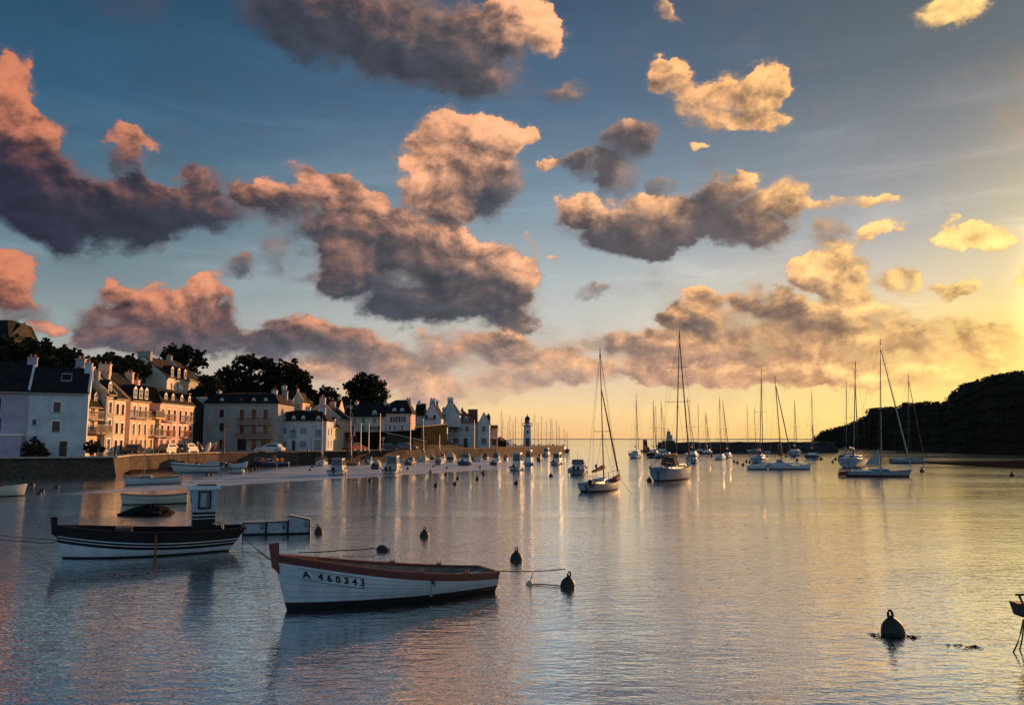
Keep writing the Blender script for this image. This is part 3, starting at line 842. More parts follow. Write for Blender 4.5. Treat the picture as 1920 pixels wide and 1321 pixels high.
# --- lavender house, far left
H = front_house('terraced_house', 'lavender rendered house at the left edge beside the white gable house', -70, 46.4, 857, 88.8, ZQ, 0, 'render_lavender', 7.5, turn=2.4)
H.h = zat(734, 93) - ZQ
for px in (-8, -40): H.pwin('f', px, 757, 1.0, 1.35, frame='shutter_dark'); H.pwin('f', px, 795, 1.0, 1.4, frame='shutter_dark')
H.walls('x', 3.4); H.roof('x', 3.4)
H.chimney(5.6, 3.7, H.h+4.2, 1.0, .6)
mb = MB(); H.box_to(mb, 'f', 0, 0, H.w-.3, 2.35, -1.6, -.003); ex = mb.build('garage', M['render_lavender'], H.o)
mb = MB(); H.box_to(mb, 'f', -.1, 2.36, H.w-.2, 2.62, -1.75, -.003); mb.build('garage_roof', M['trim_white'], H.o)
# --- white house with the pale coping
H = front_house('gable_house', 'white rendered house with dark slate roof and pale raised coping at its right end', 46.8, 159.5, 855, 91.3, ZQ, 0, 'render_bluewhite', 6.2, turn=2.5)
H.h = zat(735, 93) - ZQ
H.pwin('f', 107, 763, .72, 1.15, frame='shutter_brown', surround='trim_white')
H.pwin('f', 105, 799, .78, 1.15, frame='shutter_brown', surround='trim_white')
H.pwin('f', 64.5, 791, .38, .6, frame='shutter_brown', bars=(0, 0))
H.pwin('f', 77, 838, .75, 1.0, frame='shutter_dark')
u_, z_ = H.uz('f', 118, 842); H.win('f', u_, .9, .8, 1.7, door=True, frame='door_wood')
H.walls('x', 3.0); H.roof('x', 3.0, coping='render_bluewhite', over=.2)
H.chimney(H.w-.35, 3.1, H.h+3.75, .75, 1.6, m='render_bluewhite')
mb = MB()
xs_, _ = H.uz('f', 121, 735)
yy = 1.7; sl = 3.0/3.1
for (a0, a1, b0, b1) in ((-.55, .55, -.5, -.42), (-.55, .55, .42, .5), (-.55, -.47, -.42, .42), (.47, .55, -.42, .42)):
    P4 = [(xs_+a0, yy+b0), (xs_+a1, yy+b0), (xs_+a1, yy+b1), (xs_+a0, yy+b1)]
    lo = [(p[0], p[1], H.h + p[1]*sl + .16) for p in P4]; hi = [(p[0], p[1]-.03, p[2]+.09) for p in lo]
    mb.add(lo+hi, [(0,3,2,1),(4,5,6,7),(0,1,5,4),(1,2,6,5),(2,3,7,6),(3,0,4,7)])
sk = mb.build('skylight', M['alu'], H.r)
# --- the row whose fronts look across the harbour into the sun
XF = -50.3
def yrow(px): return -XF * FPX * math.cos(0) / (960 - px) * 1.0
def row_house(name, label, px0, px1, heave, wall, depth=7.0, dx=0.0, zb=ZQ, X=None):
    X = XF + dx if X is None else X
    Yf = lambda px: (X / ray(px, 800).x) * ray(px, 800).y
    return House(name, label, 'house', (X, Yf(px0)), (X, Yf(px1)), depth, heave, zb, wall)
# 3: narrow house with timber balconies
H = row_house('balcony_house', 'narrow sunlit house with stacked balconies right beside the white gable house', 162, 196.5, 6.2, 'render_peach', 3.0, dx=-.6)
for k, z in enumerate((1.3, 3.8, 5.4)):
    H.win('f', H.w*.30, z, .9, 1.5 if k < 2 else .9, frame='trim_white'); H.win('f', H.w*.72, z, .9, 1.5 if k < 2 else .9, frame='trim_white')
H.walls('x', 2.4); H.roof('x', 2.4); H.balcony('f', .3, H.w-.3, 2.75, 1.1, solid='wood_grey'); H.balcony('f', .2, H.w-.2, 4.4, .5)
H.dormer(H.w*.5); H.chimney(H.w-.4, 3, H.h+3.3, .6, .9)
# 4: tall grey gable and narrow front
H = row_house('tall_gable_house', 'tall narrow house with bare grey gable wall and steep slate roof behind the balconies', 197, 211.8, 7.55, 'render_grey', 7.2)
H.h = 7.7
for z in (1.3, 3.7, 5.9): H.win('f', H.w*.5, z, .8, 1.45, frame='trim_white', surround='trim_white')
H.walls('x', 3.3); H.roof('x', 3.3, coping='render_grey'); H.dormer(H.w*.5, w=.8); H.chimney(.3, 3.6, H.h+4.3, .5, 1.1); H.chimney(.3, 1.6, H.h+2.7, .5, .8)
# 5
H = row_house('terraced_house', 'peach fronted house with three storeys of plain dark windows between two gables', 212.3, 234, 7.0, 'render_sand', 7.2)
H.h = 7.3
for z in (1.2, 3.4, 5.8):
    for q in (.28, .74): H.win('f', H.w*q, z, .72, 1.35, frame='shutter_brown', surround='trim_white')
H.walls('x', 3.2); H.roof('x', 3.2); H.chimney(.3, 3.6, H.h+3.9, .5, 1.2); H.chimney(H.w-.3, 2.6, H.h+3.2, .5, .9)
# 6: pink gable, three white dormers
H = row_house('dormer_house', 'sunlit yellow fronted house with three pointed white dormers and wide pinkish gable', 243, 278, 7.3, 'render_peach', 7.6)
H.h = 7.3
for z in (3.3, 5.7):
    for q in (.2, .5, .8): H.win('f', H.w*q, z, .7, 1.5, frame='trim_white', surround='trim_white')
for q in (.14, .38, .62, .86): H.win('f', H.w*q, 1.1, .7, 1.7, frame='trim_white')
H.walls('x', 3.6); H.roof('x', 3.6); H.balcony('f', .5, H.w-.4, 4.85, .6)
for q in (.2, .5, .8): H.dormer(H.w*q, w=.95, h=1.3, y0=.0)
H.chimney(.3, 3.8, H.h+4.6, .5, 1.5, m='render_peach', pots=3); H.chimney(H.w-.3, 2.8, H.h+3.9, .5, 1.0, m='render_peach')
cornice(H, 'f', H.h-.35)
# 7: lower infill with balconies
H = row_house('balcony_house', 'low cream house with two slatted balconies squeezed between dormer house and pink house', 278.6, 297.5, 5.6, 'render_yellow', 6, dx=-.4)
for z in (1.2, 3.3): 
    for q in (.3, .7): H.win('f', H.w*q, z, .8, 1.6, frame='trim_white')
H.walls('x', 1.6); H.roof('x', 1.6); H.balcony('f', .2, H.w-.2, 2.45, .9); H.balcony('f', .2, H.w-.2, 5.0, .9, solid='render_yellow')
# 8: pink house, two bays
H = row_house('pink_house', 'long pink house with iron balconies and dark mansard, right end of sunlit row', 298.2, 362, 7.15, 'render_pink', 8)
n = 6
for k in range(n):
    q = (k+.5)/n
    for z in (3.2, 5.5): H.win('f', H.w*q, z, .8, 1.6, frame='shutter_brown', surround='trim_white')
    H.win('f', H.w*q, 1.05, .95, 1.8, frame='trim_white')
for k in range(2): H.win('l', 5.2+k*1.3, 4.2, .5, .8, frame='trim_white')
H.walls(); H.roof('mansard', 2.6, over=.15, flat=1.3)
for q in (.16, .36, .62, .86): H.dormer(H.w*q, w=.85, h=1.2, y0=.1)
H.balcony('f', 1.2, 4.4, 4.6, .6); H.balcony('f', 1.2, 4.4, 2.3, .6, mt='rust_iron'); H.balcony('f', 7.6, 10.6, 4.6, .6); H.balcony('f', 7.6, 10.6, 2.3, .6, mt='rust_iron')
H.chimney(.4, 4, H.h+3.3, .6, 1.3, m='render_pink'); cornice(H, 'f', H.h-.3, m='trim_white'); cornice(H, 'f', 2.15, e=.05, h=.1)
# 9: big villa higher up
Xv = -60.4
H = row_house('villa', 'tall villa on the slope with grey gable, sunlit end front and three lit dormers', 309, 350, 9.5, 'render_sand', 8.6, X=Xv, zb=5.5)
H.h = zat(704, 137) - 5.5
for q in (.2, .5, .8): H.win('f', H.w*q, H.h-1.9, .85, 2.0, frame='trim_white', surround='trim_white')
for q in (.3, .7): H.win('f', H.w*q, H.h-4.6, .8, 1.5, frame='trim_white')
H.win('l', 3.2, H.h-1.5, 1.0, 1.9, frame='door_grey')
H.walls('x', 3.6); H.roof('x', 3.6, m='slate_brown')
for q in (.2, .5, .8): H.dormer(H.w*q, w=1.0, h=1.5, y0=-.05, cheek='slate_brown', roofm='slate_brown')
H.chimney(.5, 4.3, H.h+4.5, .8, 2.3, pots=4, m='render_grey'); cornice(H, 'f', H.h-.55, e=.2, h=.3, m='trim_white')
# 10: house above with long tiled slope
A = GY(345, 700, 158); B = GY(372, 700, 172)
H = House('hillside_house', 'grey house high on the slope with pale coping along its long roof behind the villa', 'house', (A.x, A.y), (B.x, B.y), 6.0, zat(706, 160)-10, 10.0, 'render_grey')
H.win('f', 3, H.h-1.6, 1, 1.3)
H.walls('x', 3.4); H.roof('x', 3.4, m='slate', coping='trim_stone'); H.chimney(.5, 3, H.h+4.0, .6, 1.0); H.chimney(H.w-.5, 3, H.h+4.0, .6, 1.0)
# 11: big grey tenement with two long balconies
H = front_house('tenement', 'big grey rendered building with mansard roof and two long rusty balconies', 379, 519, 848.5, 137, ZQ, 0, 'render_grey', 10)
H.h = zat(757, 137) - ZQ
SC = 119.0/FPX
for py in (775, 800.5): H.pwin('f', 415.5, py, .75, 1.35, frame='shutter_brown')
H.pwin('f', 415.5, 833, .8, 1.7, frame='shutter_brown')
for px in (453.5, 476, 498):
    H.pwin('f', px, 777, .72, 1.75, frame='shutter_brown', sill=False); H.pwin('f', px, 803, .72, 1.75, frame='shutter_brown', sill=False)
H.pwin('f', 453.5, 833.5, 1.55, 1.9, frame='shutter_dark', bars=(2, 1), sill=False, name='shop_window')
H.pwin('f', 498, 833.5, 1.55, 1.9, frame='shutter_dark', bars=(2, 1), sill=False, name='shop_window')
H.pwin('f', 476, 832.5, .75, 1.75, frame='shutter_dark', sill=False)
H.walls(); H.roof('mansard', 2.1, over=.12, flat=1.1)
for px in (416, 452, 475.5, 498):
    u_, z_ = H.uz('f', px, 752); H.dormer(u_, w=.62 if px != 452 else .6, h=.75, z0=H.h+.12, frame='trim_white' if px != 452 else 'shutter_brown', y0=.12)
for py in (793, 819.5):
    u0, z_ = H.uz('f', 445, py); u1, _ = H.uz('f', 510, py); H.balcony('f', u0, u1, z_-.1, .75, mt='rust_iron')
H.chimney(H.uz('f', 505, 740)[0], 3.0, H.h+2.5, .9, .6, m='render_bluewhite'); H.chimney(H.w*.93, 7, H.h+2.6, .9, .6); H.chimney(H.w*.05, 5, H.h+2.5, .6, 1.0)
cornice(H, 'f', H.h-.2)
# 12: white house, blue shutters
H = front_house('shutter_house', 'white house with pale blue shutters, round topped dormers and small central balcony', 518.2, 611, 847.5, 141, ZQ, 0, 'render_bluewhite', 5.6)
H.h = zat(789.5, 141) - ZQ
for px in (532, 568.5):
    H.pwin('f', px, 807, .52, 1.05, shut='shutter_blue', surround=None); H.pwin('f', px, 832, .52, 1.1, shut='shutter_blue')
H.pwin('f', 550.5, 806, .5, 1.0, sill=False)
u_, _ = H.uz('f', 550.5, 832); H.win('f', u_, .95, .62, 1.6, door=True, frame='door_wood')
H.pwin('f', 597, 811.5, .55, 1.3, shut='shutter_blue')
u_, _ = H.uz('f', 595, 835); H.win('f', u_, .95, 1.15, 1.75, door=True, frame='door_grey')
for q in (.3, .7):
    for z in (1.2, 3.4): H.win('r', H.d*q, z, .6, 1.1, frame='shutter_brown')
H.walls(); H.roof('mansard', 1.95, over=.1, flat=1.2)
for px in (532.5, 551, 568.5): H.dormer(H.uz('f', px, 785)[0], w=.62, h=.72, y0=.05, z0=H.h+.1)
H.dormer(H.uz('f', 597, 785)[0], w=.72, h=1.0, y0=-.01, z0=H.h-.3)
u0, z_ = H.uz('f', 550.5, 815.5); H.balcony('f', u0-.5, u0+.5, z_-.15, .5, mt='shutter_dark')
H.chimney(H.uz('f', 571, 770)[0], 2.4, H.h+2.6, .9, .5, m='render_bluewhite'); H.chimney(H.uz('f', 600, 770)[0], 2.4, H.h+2.5, .9, .5, m='render_bluewhite')
cornice(H, 'f', H.h-.12, e=.06, h=.1, m='trim_white')
# 13, 14: short street going back
H = row_house('street_house', 'small bright yellow fronted house in the side street right of the blue shutters', 622, 636, 4.3, 'render_yellow', 6, X=-33.3)
for z in (1.1, 3.1):
    for q in (.2, .5, .8): H.win('f', H.w*q, z, .7, 1.3, frame='trim_white')
H.walls('x', 2.4); H.roof('x', 2.4); H.dormer(H.w*.5, w=.9, h=1.2); H.chimney(.4, 3, H.h+3.0, .5, .9)
H = row_house('street_house', 'taller pink fronted house ending the side street with white dormer and tall chimney', 636.6, 656, 6.0, 'render_pink', 7, X=-33.3)
for z in (1.1, 3.1, 5.0):
    for q in (.15, .38, .62, .85): H.win('f', H.w*q, z, .7, 1.3, frame='trim_white')
H.walls('x', 2.8); H.roof('x', 2.8, coping='render_sand'); H.chimney(.5, 3.5, H.h+4.0, .6, 1.1, m='render_peach'); H.chimney(H.w-.5, 3.5, H.h+3.6, .6, 1.1)
# roofs seen above the blue shuttered house
H = front_house('back_house', 'low pale house with skylights seen above the roof between tenement and shutter house', 517, 548, 800, 158, 5.0, 0, 'render_white', 6)
H.h = zat(748, 158) - 5; H.pwin('f', 537, 757, .7, 1.1); H.pwin('f', 527, 757, .7, 1.1); H.walls('x', 1.9); H.roof('x', 1.9); H.chimney(.6, 3, H.h+2.8)
H = front_house('back_house', 'brown gabled house with warm lit chimneys rising behind the blue shuttered house', 548, 566, 800, 160, 5.0, 0, 'render_peach', 6)
H.h = zat(750, 160) - 5; H.win('f', 1, H.h-1.2, .6, .9); H.walls('y', 1.6); H.roof('y', 1.6, m='slate_brown', coping='render_sand'); H.chimney(.3, 2, H.h+2.3, .4, .6); 
H = front_house('back_house', 'dark roofed house under the small trees behind the side street', 592, 634, 800, 170, 5.0, 0, 'render_sand', 6)
H.h = zat(768, 170) - 5; H.win('f', 2, H.h-.9, .7, .9); H.walls('x', 2.3); H.roof('x', 2.3, m='slate_brown'); H.chimney(.5, 3, H.h+2.9, .6, .9, m='render_peach'); H.chimney(H.w-.5, 3, H.h+2.9, .6, .9)
H = front_house('back_house', 'dark hip roofed house standing beside the big cypress', 618, 660, 800, 182, 6.0, 0, 'render_cream', 7)
H.h = zat(760, 182) - 6; H.pwin('f', 640, 770, .8, 1.2); H.walls(); H.roof('hip', 2.2); H.chimney(1.2, 3.5, H.h+2.6, .6, .9, m='render_white')
# 15
YB = 165.0; zt = zat(808, YB)
H = front_house('terrace_house', 'cream house on the raised terrace with dark slate roof left of the pink house', 657, 722.5, 808, YB, zt, 0, 'render_cream', 7)
H.h = zat(780, YB) - zt
for px, py in ((681, 788), (702, 788), (661, 803), (664, 789)): H.pwin('f', px, py, .7, .95)
for px in (679, 681): pass
H.pwin('f', 681, 803, .7, 1.2, sill=False); H.pwin('f', 702, 803, 1.3, .95, shut='shutter_dark')
H.walls('x', 2.6); H.roof('x', 2.6); H.dormer(H.uz('f', 702, 775)[0], w=.9, h=.8); H.chimney(.5, 3.5, H.h+3.2, .6, 1); H.chimney(H.w-.5, 3.5, H.h+3.2, .6, 1)
# 16
zt = zat(806, YB)
H = front_house('mansard_house', 'pink house with dark shutters and tall mansard roof on the raised terrace', 723, 771, 806, YB, zt, 0, 'render_pink', 7)
H.h = zat(775.5, YB) - zt
for px in (739, 754): H.pwin('f', px, 785.5, .7, 1.1, shut='shutter_dark')
for px, wd in ((731, .6), (740, .6), (754, .7)): H.pwin('f', px, 801.5, wd, 1.15, sill=False, surround='trim_white')
H.walls(); H.roof('mansard', 2.9, over=.12, flat=1.0)
for px in (739.5, 754): H.dormer(H.uz('f', px, 770)[0], w=.85, h=.8, y0=.05)
H.chimney(H.w-1, 3, H.h+3.2, 1.0, .6); cornice(H, 'f', H.h-.15, m='trim_white', e=.06, h=.1)
# 17 : white cottages with gables to the camera
H = front_house('white_cottage', 'white cottage with tall gable facing the harbour and long dark roof', 794, 827, 797, 180, zat(797, 180), 0, 'render_white', 9)
H.h = zat(783, 180) - H.z
H.pwin('f', 807, 782, 1.2, 1.0, shut='shutter_dark'); H.pwin('f', 815, 767, .8, 1.1)
H.walls('y', 3.6); H.roof('y', 3.6, over=.1); H.chimney(H.w/2, .5, H.h+4.3, 1.3, .7); H.chimney(H.w/2, 8, H.h+4.2, 1.1, .6)
H = front_house('white_cottage', 'low white cottage whose dark roof slopes towards the water beside the tall gable', 777, 794, 797, 182, zat(797, 182), 0, 'render_white', 8)
H.h = zat(778, 182) - H.z; H.pwin('f', 781, 788, .5, .8); H.walls('x', 2.7); H.roof('x', 2.7); H.chimney(.6, 4, H.h+3.3, .7, .9)
H = front_house('white_cottage', 'white cottage with blank gable behind the red roofed harbour office', 827, 861, 797, 190, zat(800, 190), 0, 'render_white', 9)
H.h = zat(777, 190) - H.z; H.pwin('f', 833, 777, .8, 1.0); H.walls('y', 3.3); H.roof('y', 3.3, over=.1); H.chimney(H.w/2, .5, H.h+4.0, 1.4, .7); H.chimney(.5, 2, H.h+1.6, .8, .5)
# 19 : harbour office
H = front_house('harbour_office', 'white harbour office with red brown roof, lettering band and right hand gable wing', 839.5, 896, 838.5, 197, ZQ, 0, 'render_white', 9, cat='building')
H.h = zat(793, 197) - ZQ
H.pwin('f', 854.5, 805, .75, 1.5); H.pwin('f', 876, 804, .7, 1.3, frame='door_grey')
H.pwin('f', 855, 826, 1.5, 1.4, bars=(2, 0)); u_, _ = H.uz('f', 873, 830); H.win('f', u_, 1.15, .95, 2.2, door=True, frame='door_wood')
H.walls(); H.roof('hip', 3.0, m='tile_red', over=.15)
for px in (854, 874): H.dormer(H.uz('f', px, 785)[0], w=1.1, h=1.2, y0=0, cheek='tile_red', roofm='tile_red')
H.chimney(H.w*.80, 4.5, H.h+3.6, 2.4, .9, m='tile_red', pots=0); H.chimney(.3, 4, H.h+1.7, .5, 1.0)
mb = MB(); mb.lathe([(.55, 0), (.3, .5), (.02, 1.3)], 4, c=(3.2, 4.5, H.h+2.95)); mb.build('roof_finial', M['tile_red'], H.r)
cornice(H, 'f', 2.95, e=.05, h=.12); cornice(H, 'f', 3.9, e=.05, h=.08)
W_ = House('office_wing', '', '', (GY(896.4, 838.5, 196.4).x, 196.4), (GY(917.5, 838.5, 196.4).x, 196.4), 8, H.h*.97, ZQ, 'render_white')
W_.o.parent = H.o; W_.o.matrix_parent_inverse = Matrix.Identity(4)
W_.o.location = H.Mi @ Vector((GY(896.4, 838.5, 196.4).x, 196.4, ZQ)); W_.o.rotation_euler = (0, 0, 0)
for k in ('label', 'category'):
    if k in W_.o: del W_.o[k]
W_.pwin('f', 907, 788, .6, 1.0, sill=False); W_.pwin('f', 907, 804, .8, 1.3, frame='trim_stone'); W_.pwin('f', 907, 827, 1.3, 1.6, bars=(2, 0))
W_.walls('y', 2.6); W_.roof('y', 2.6, m='tile_red', over=.12, coping='render_white')
mb = MB(); mb.lathe([(.55, 0), (.5, 1.6), (.62, 1.7), (.4, 2.3), (.02, 2.9)], 8, c=(W_.w-.3, 1.0, W_.h-.2)); mb.build('corner_turret', M['slate_brown'], W_.o)
H = front_house('kiosk', 'small house with arched shade awning at the foot of the pier by the lighthouse', 919, 933, 838, 204, ZQ, 0, 'render_pink', 6, cat='kiosk')
H.h = zat(803, 204) - ZQ; H.win('f', 1.0, 1.2, 1.0, 1.2, frame='door_wood'); H.walls('x', .8); H.roof('x', .8, m='tile_red')
mb = MB(); H.box_to(mb, 'f', -.2, 2.2, H.w+.2, 2.4, -1.4, -.003); mb.build('awning', M['trim_white'], H.o)
# church-like steep roof at the top of the slope
A = GY(-70, 640, 139); B = GY(14, 640, 139)
H = House('chapel', 'tall building with steep dark roof cresting the wooded slope at the left edge', 'building', (A.x, A.y), (B.x, B.y), 9, 6, zat(668, 139), 'stone_dark')
M['stone_dark'] = M['stone_dark']
H.h = zat(632, 139) - H.z; H.win('f', H.w*.6, 2, .8, 2.0, frame='trim_stone'); H.walls('x', 3.4)
H.roof('mansard', 3.6, over=.1, flat=.9)
# retaining walls and terrace
def wall_thing(name, label, pts, z0, z1, m, th=.5, cat='wall', cap=True):
    P_ = [Vector((p[0], p[1], 0)) for p in pts]; base = P_[0]
    o = empty(name, (base.x, base.y, z0), 0, label, cat)
    z1s = z1 if isinstance(z1, (list, tuple)) else [z1]*len(P_)
    mb = MB(); cb = MB()
    for i in range(len(P_)-1):
        a, b = P_[i]-base, P_[i+1]-base; n = Vector((-(b-a).y, (b-a).x, 0)).normalized()*th
        ha, hb = z1s[i]-z0, z1s[i+1]-z0
        mb.add([a, b, b+n, a+n, a+Vector((0,0,ha)), b+Vector((0,0,hb)), b+n+Vector((0,0,hb)), a+n+Vector((0,0,ha))], [(0,3,2,1),(4,5,6,7),(0,1,5,4),(1,2,6,5),(2,3,7,6),(3,0,4,7)])
        e = n.normalized()*.08
        q = [a-e+Vector((0,0,ha+.003)), b-e+Vector((0,0,hb+.003)), b+n+e+Vector((0,0,hb+.003)), a+n+e+Vector((0,0,ha+.003))]
        cb.add(q + [p+Vector((0,0,.14)) for p in q], [(0,3,2,1),(4,5,6,7),(0,1,5,4),(1,2,6,5),(2,3,7,6),(3,0,4,7)])
    mb.build('masonry', M[m], o)
    if cap: cb.build('coping', M['trim_stone'], o)
    return o
def P3(px, Y): 
    q = GY(px, 820, Y); return (q.x, q.y)
wall_thing('retaining_wall', 'high dark retaining wall under the cream and pink terrace houses', [P3(660, 158), P3(722, 159), P3(780, 162)], ZQ-.2, [zat(809, 158), zat(809, 159), zat(806, 162)], 'dark_olive')
wall_thing('retaining_wall', 'long brown retaining wall stepping down towards the harbour office', [P3(735, 166), P3(790, 172), P3(838, 182)], ZQ-.2, [zat(812, 166), zat(800, 172), zat(795, 182)], 'dark_olive')
wall_thing('retaining_wall', 'low stone wall with doorway at the foot of the terrace behind the parked car', [P3(726, 150), P3(775, 152), P3(800, 155)], ZQ-.2, [zat(812, 150), zat(822, 152), zat(828, 155)], 'stone_dark')
wall_thing('ramp_wall', 'sloping stone ramp wall running down to the harbour office door', [P3(800, 178), P3(838, 186), P3(866, 193)], ZQ-.2, [zat(822, 178), zat(826, 186), zat(838, 193)], 'stone_dark')
wall_thing('retaining_wall', 'dark retaining wall between the pink house and the grey tenement', [P3(364, 139), P3(378.5, 138.5)], ZQ-.2, [zat(745, 139), zat(757, 138.5)], 'stone_dark', th=3)
wall_thing('parapet_wall', 'low pink wall at the foot of the lavender house', [P3(-90, 91), P3(44, 91)], ZQ-.1, ZQ+.32, 'stone_wall', th=.3)
mb = MB()
tp_ = [P3(660, 158.6), P3(722, 159.6), P3(738, 162.6), P3(736, 166.6), P3(790, 172.6), P3(838, 182.6), (-18, 215), (-60, 215), (-60, 158.6)]
v0, f0 = tessel(tp_, zat(810, 158)); mb.add(v0, f0)
tag(mb.build('terrace_ground', M['earth']), kind='structure')
# lighthouse
lh = GY(989, 836, 224)
L = empty('lighthouse', (lh.x, lh.y, ZQ), 0, 'white tapering lighthouse with green lantern room standing on the pier', 'lighthouse')
k_ = 224/FPX
hh = lambda py: zat(py, 224) - ZQ
mb = MB(); mb.lathe([(8.6*k_, 0), (8.6*k_, .5), (8.0*k_, .6), (6.6*k_, hh(799))], 20); mb.build('tower', M['render_white'], L, smooth=False)
mb = MB(); mb.lathe([(6.8*k_, hh(799)+.01), (9.2*k_, hh(798)), (9.2*k_, hh(797))], 20); g_ = mb.build('gallery', M['trim_stone'], L)
mb = MB()
for k in range(14):
    a = 2*PI*k/14; x, y = 9.0*k_*math.cos(a), 9.0*k_*math.sin(a); mb.tube([(x, y, hh(797)), (x, y, hh(792.6))], .04, 4)
mb.tube([(9.0*k_*math.cos(2*PI*k/20), 9.0*k_*math.sin(2*PI*k/20), hh(792.6)) for k in range(21)], .05, 4)
mb.build('railing', M['iron'], g_)
mb = MB(); mb.lathe([(4.6*k_, hh(797)+.01), (4.6*k_, hh(793))], 12); mb.build('lantern_base', M['render_white'], L)
mb = MB(); mb.lathe([(4.4*k_, hh(793)+.01), (4.4*k_, hh(786))], 8); mb.build('lantern_glass', M['lantern_green'], L)
mb = MB()
for k in range(8):
    a = 2*PI*k/8; mb.tube([(4.5*k_*math.cos(a), 4.5*k_*math.sin(a), hh(793)), (4.5*k_*math.cos(a), 4.5*k_*math.sin(a), hh(786))], .06, 4)
mb.build('glazing_bar', M['iron'], L)
mb = MB(); mb.lathe([(5.1*k_, hh(786)+.01), (5.0*k_, hh(785)), (4.2*k_, hh(782.5)), (2.4*k_, hh(780.5)), (.8*k_, hh(779.5)), (.8*k_, hh(778.6)), (.1, hh(776))], 14); mb.build('dome', M['slate'], L)
mb = MB(); mb.cbox(0, -8.2*k_, 1.2, 1.0, .4, 2.2); mb.build('door', M['door_wood'], L)
for zz in (4.0,): mb = MB(); mb.cbox(0, -7.3*k_, zz, .5, .5, .9); mb.build('window', M['window_glass'], L)
# right-hand breakwater with its light
def bank(name, label, pts, w, h, m, kind='structure', top=1.0, seed=1):
    rnd = random.Random(seed); P_ = [Vector((p[0], p[1], 0)) for p in pts]; cols = []
    for i in range(len(P_)-1):
        d = P_[i+1]-P_[i]; n = max(1, int(d.length/2.0))
        for k in range(n): cols.append((P_[i]+d*(k/n), Vector((d.y, -d.x, 0)).normalized()))
    cols.append((P_[-1], cols[-1][1]))
    prof = [(1.0, -.5), (.85, .25), (.62, .7), (.5, 1.0), (-.5, 1.0), (-1.0, -.5)]
    rows = [[(p.x + n_.x*w*a + rnd.uniform(-.25,.25), p.y + n_.y*w*a + rnd.uniform(-.25,.25), h*b + rnd.uniform(-.18,.18)*(b > 0)) for p, n_ in cols] for a, b in prof]
    mb = MB(); mb.grid(rows); mb.add([r[0] for r in rows] , [tuple(range(len(rows)))]); mb.add([r[-1] for r in rows], [tuple(range(len(rows)))])
    o = mb.build(name, M[m]); return tag(o, label if kind is None else None, 'breakwater' if kind is None else None, kind=kind)
Yb = 236.0
bank('breakwater', 'long dark stone breakwater closing the harbour behind the yachts', [P3(1238, Yb), P3(1330, Yb+6), P3(1430, Yb+10), P3(1560, Yb+14)], 3.4, zat(828.5, Yb), 'stone_dark', kind=None)
o = empty('beacon', (GY(1254, 826, Yb).x, Yb, 0), 0, 'stubby tapered beacon on a stone block at the end of the right breakwater', 'beacon')
kb = Yb/FPX
mb = MB(); mb.lathe([(13*kb, -.5), (11.6*kb, zat(825.5, Yb)-.15), (12.4*kb, zat(825.5, Yb)-.14), (12.4*kb, zat(825.5, Yb))], 12); mb.build('stone_block', M['stone_wall'], o)
mb = MB(); mb.lathe([(5.0*kb, zat(825.4, Yb)), (3.2*kb, zat(810, Yb)), (3.9*kb, zat(809.8, Yb)), (3.9*kb, zat(808.5, Yb)), (.8*kb, zat(808, Yb)), (.5*kb, zat(803, Yb)), (.1, zat(802, Yb))], 10); mb.build('tower', M['render_grey'], o)
mb = MB(); mb.box(2.6*kb, -.5, zat(825.4, Yb), 6.5*kb, .5, zat(815, Yb)); mb.build('equipment_box', M['render_white'], o)
# headland on the right
prof = [(1524,824),(1530,818),(1545,808.5),(1566,803),(1590,797),(1610,789),(1625,781),(1632,767),(1650,765.5),(1690,764),(1697,756.5),(1720,757.5),(1738,755),(1752,757),(1768,758.5),(1778,753),(1782,742),(1800,733),(1810,723),(1835,717),(1860,708),(1890,702),(1920,698.5),(1960,699),(2040,735),(2150,770),(2300,785),(2500,792),(2800,800)]
base = [(1524,838.5),(1545,839),(1610,840),(1700,844),(1760,847),(1830,849),(1920,853),(2100,862),(2500,880),(2800,890)]
def interp(tb, x):
    for (a, b), (c, d) in zip(tb, tb[1:]):
        if x <= c: return b + (d-b)*max(0, (x-a))/(c-a)
    return tb[-1][1]
rnd = random.Random(11)
import mathutils.noise as mnoise
pxs = list(np.arange(1524, 2060, 1.6)) + list(np.arange(2060, 2800, 12))
rows = [[] for _ in range(12)]
scrub = []
for px in pxs:
    b = G(px, interp(base, px)); 
    b = Vector((b.x, min(b.y, 430), 0)); b.x = ray(px, 840).x / ray(px, 840).y * b.y
    deep = 30 + 60*min(1, max(0, (px-1524)/300))
    Yr = b.y + deep
    topz = GY(px, interp(prof, px), Yr).z
    dirx = ray(px, 800).x/ray(px, 800).y
    for k in range(12):
        if k <= 8:
            t = min(1, max(0, k/8 + (.07*mnoise.noise(Vector((px*.035, k*1.7, 0))) if 0 < k < 8 else 0))); Yk = b.y + deep*t
            z = topz*(1-(1-t)**2.0)*(1) if k < 8 else topz
            z = topz*(math.sin(t*PI/2)**1.25)
        else:
            t = (k-8)/3; Yk = Yr + 90*t; z = topz*(1-t*t) - t
        nz = (mnoise.noise(Vector((dirx*Yk*.16, Yk*.16, 3.1)))*.7 + mnoise.noise(Vector((dirx*Yk*.5, Yk*.5, 7.7)))*.35)*(1 if 0 < k < 8 else .28)*min(1, topz/6)*min(1, k/2)
        rows[k].append((dirx*Yk, Yk, z + nz - (.5 if k == 0 else 0)))
        if 1 <= k <= 8 and px < 2060 and topz > 3 and rnd.random() < .75: scrub.append((dirx*Yk, Yk + rnd.uniform(-3, 3), z, k))
mb = MB(); mb.grid(rows); tag(mb.build('headland', M['headland_scrub']), kind='structure')
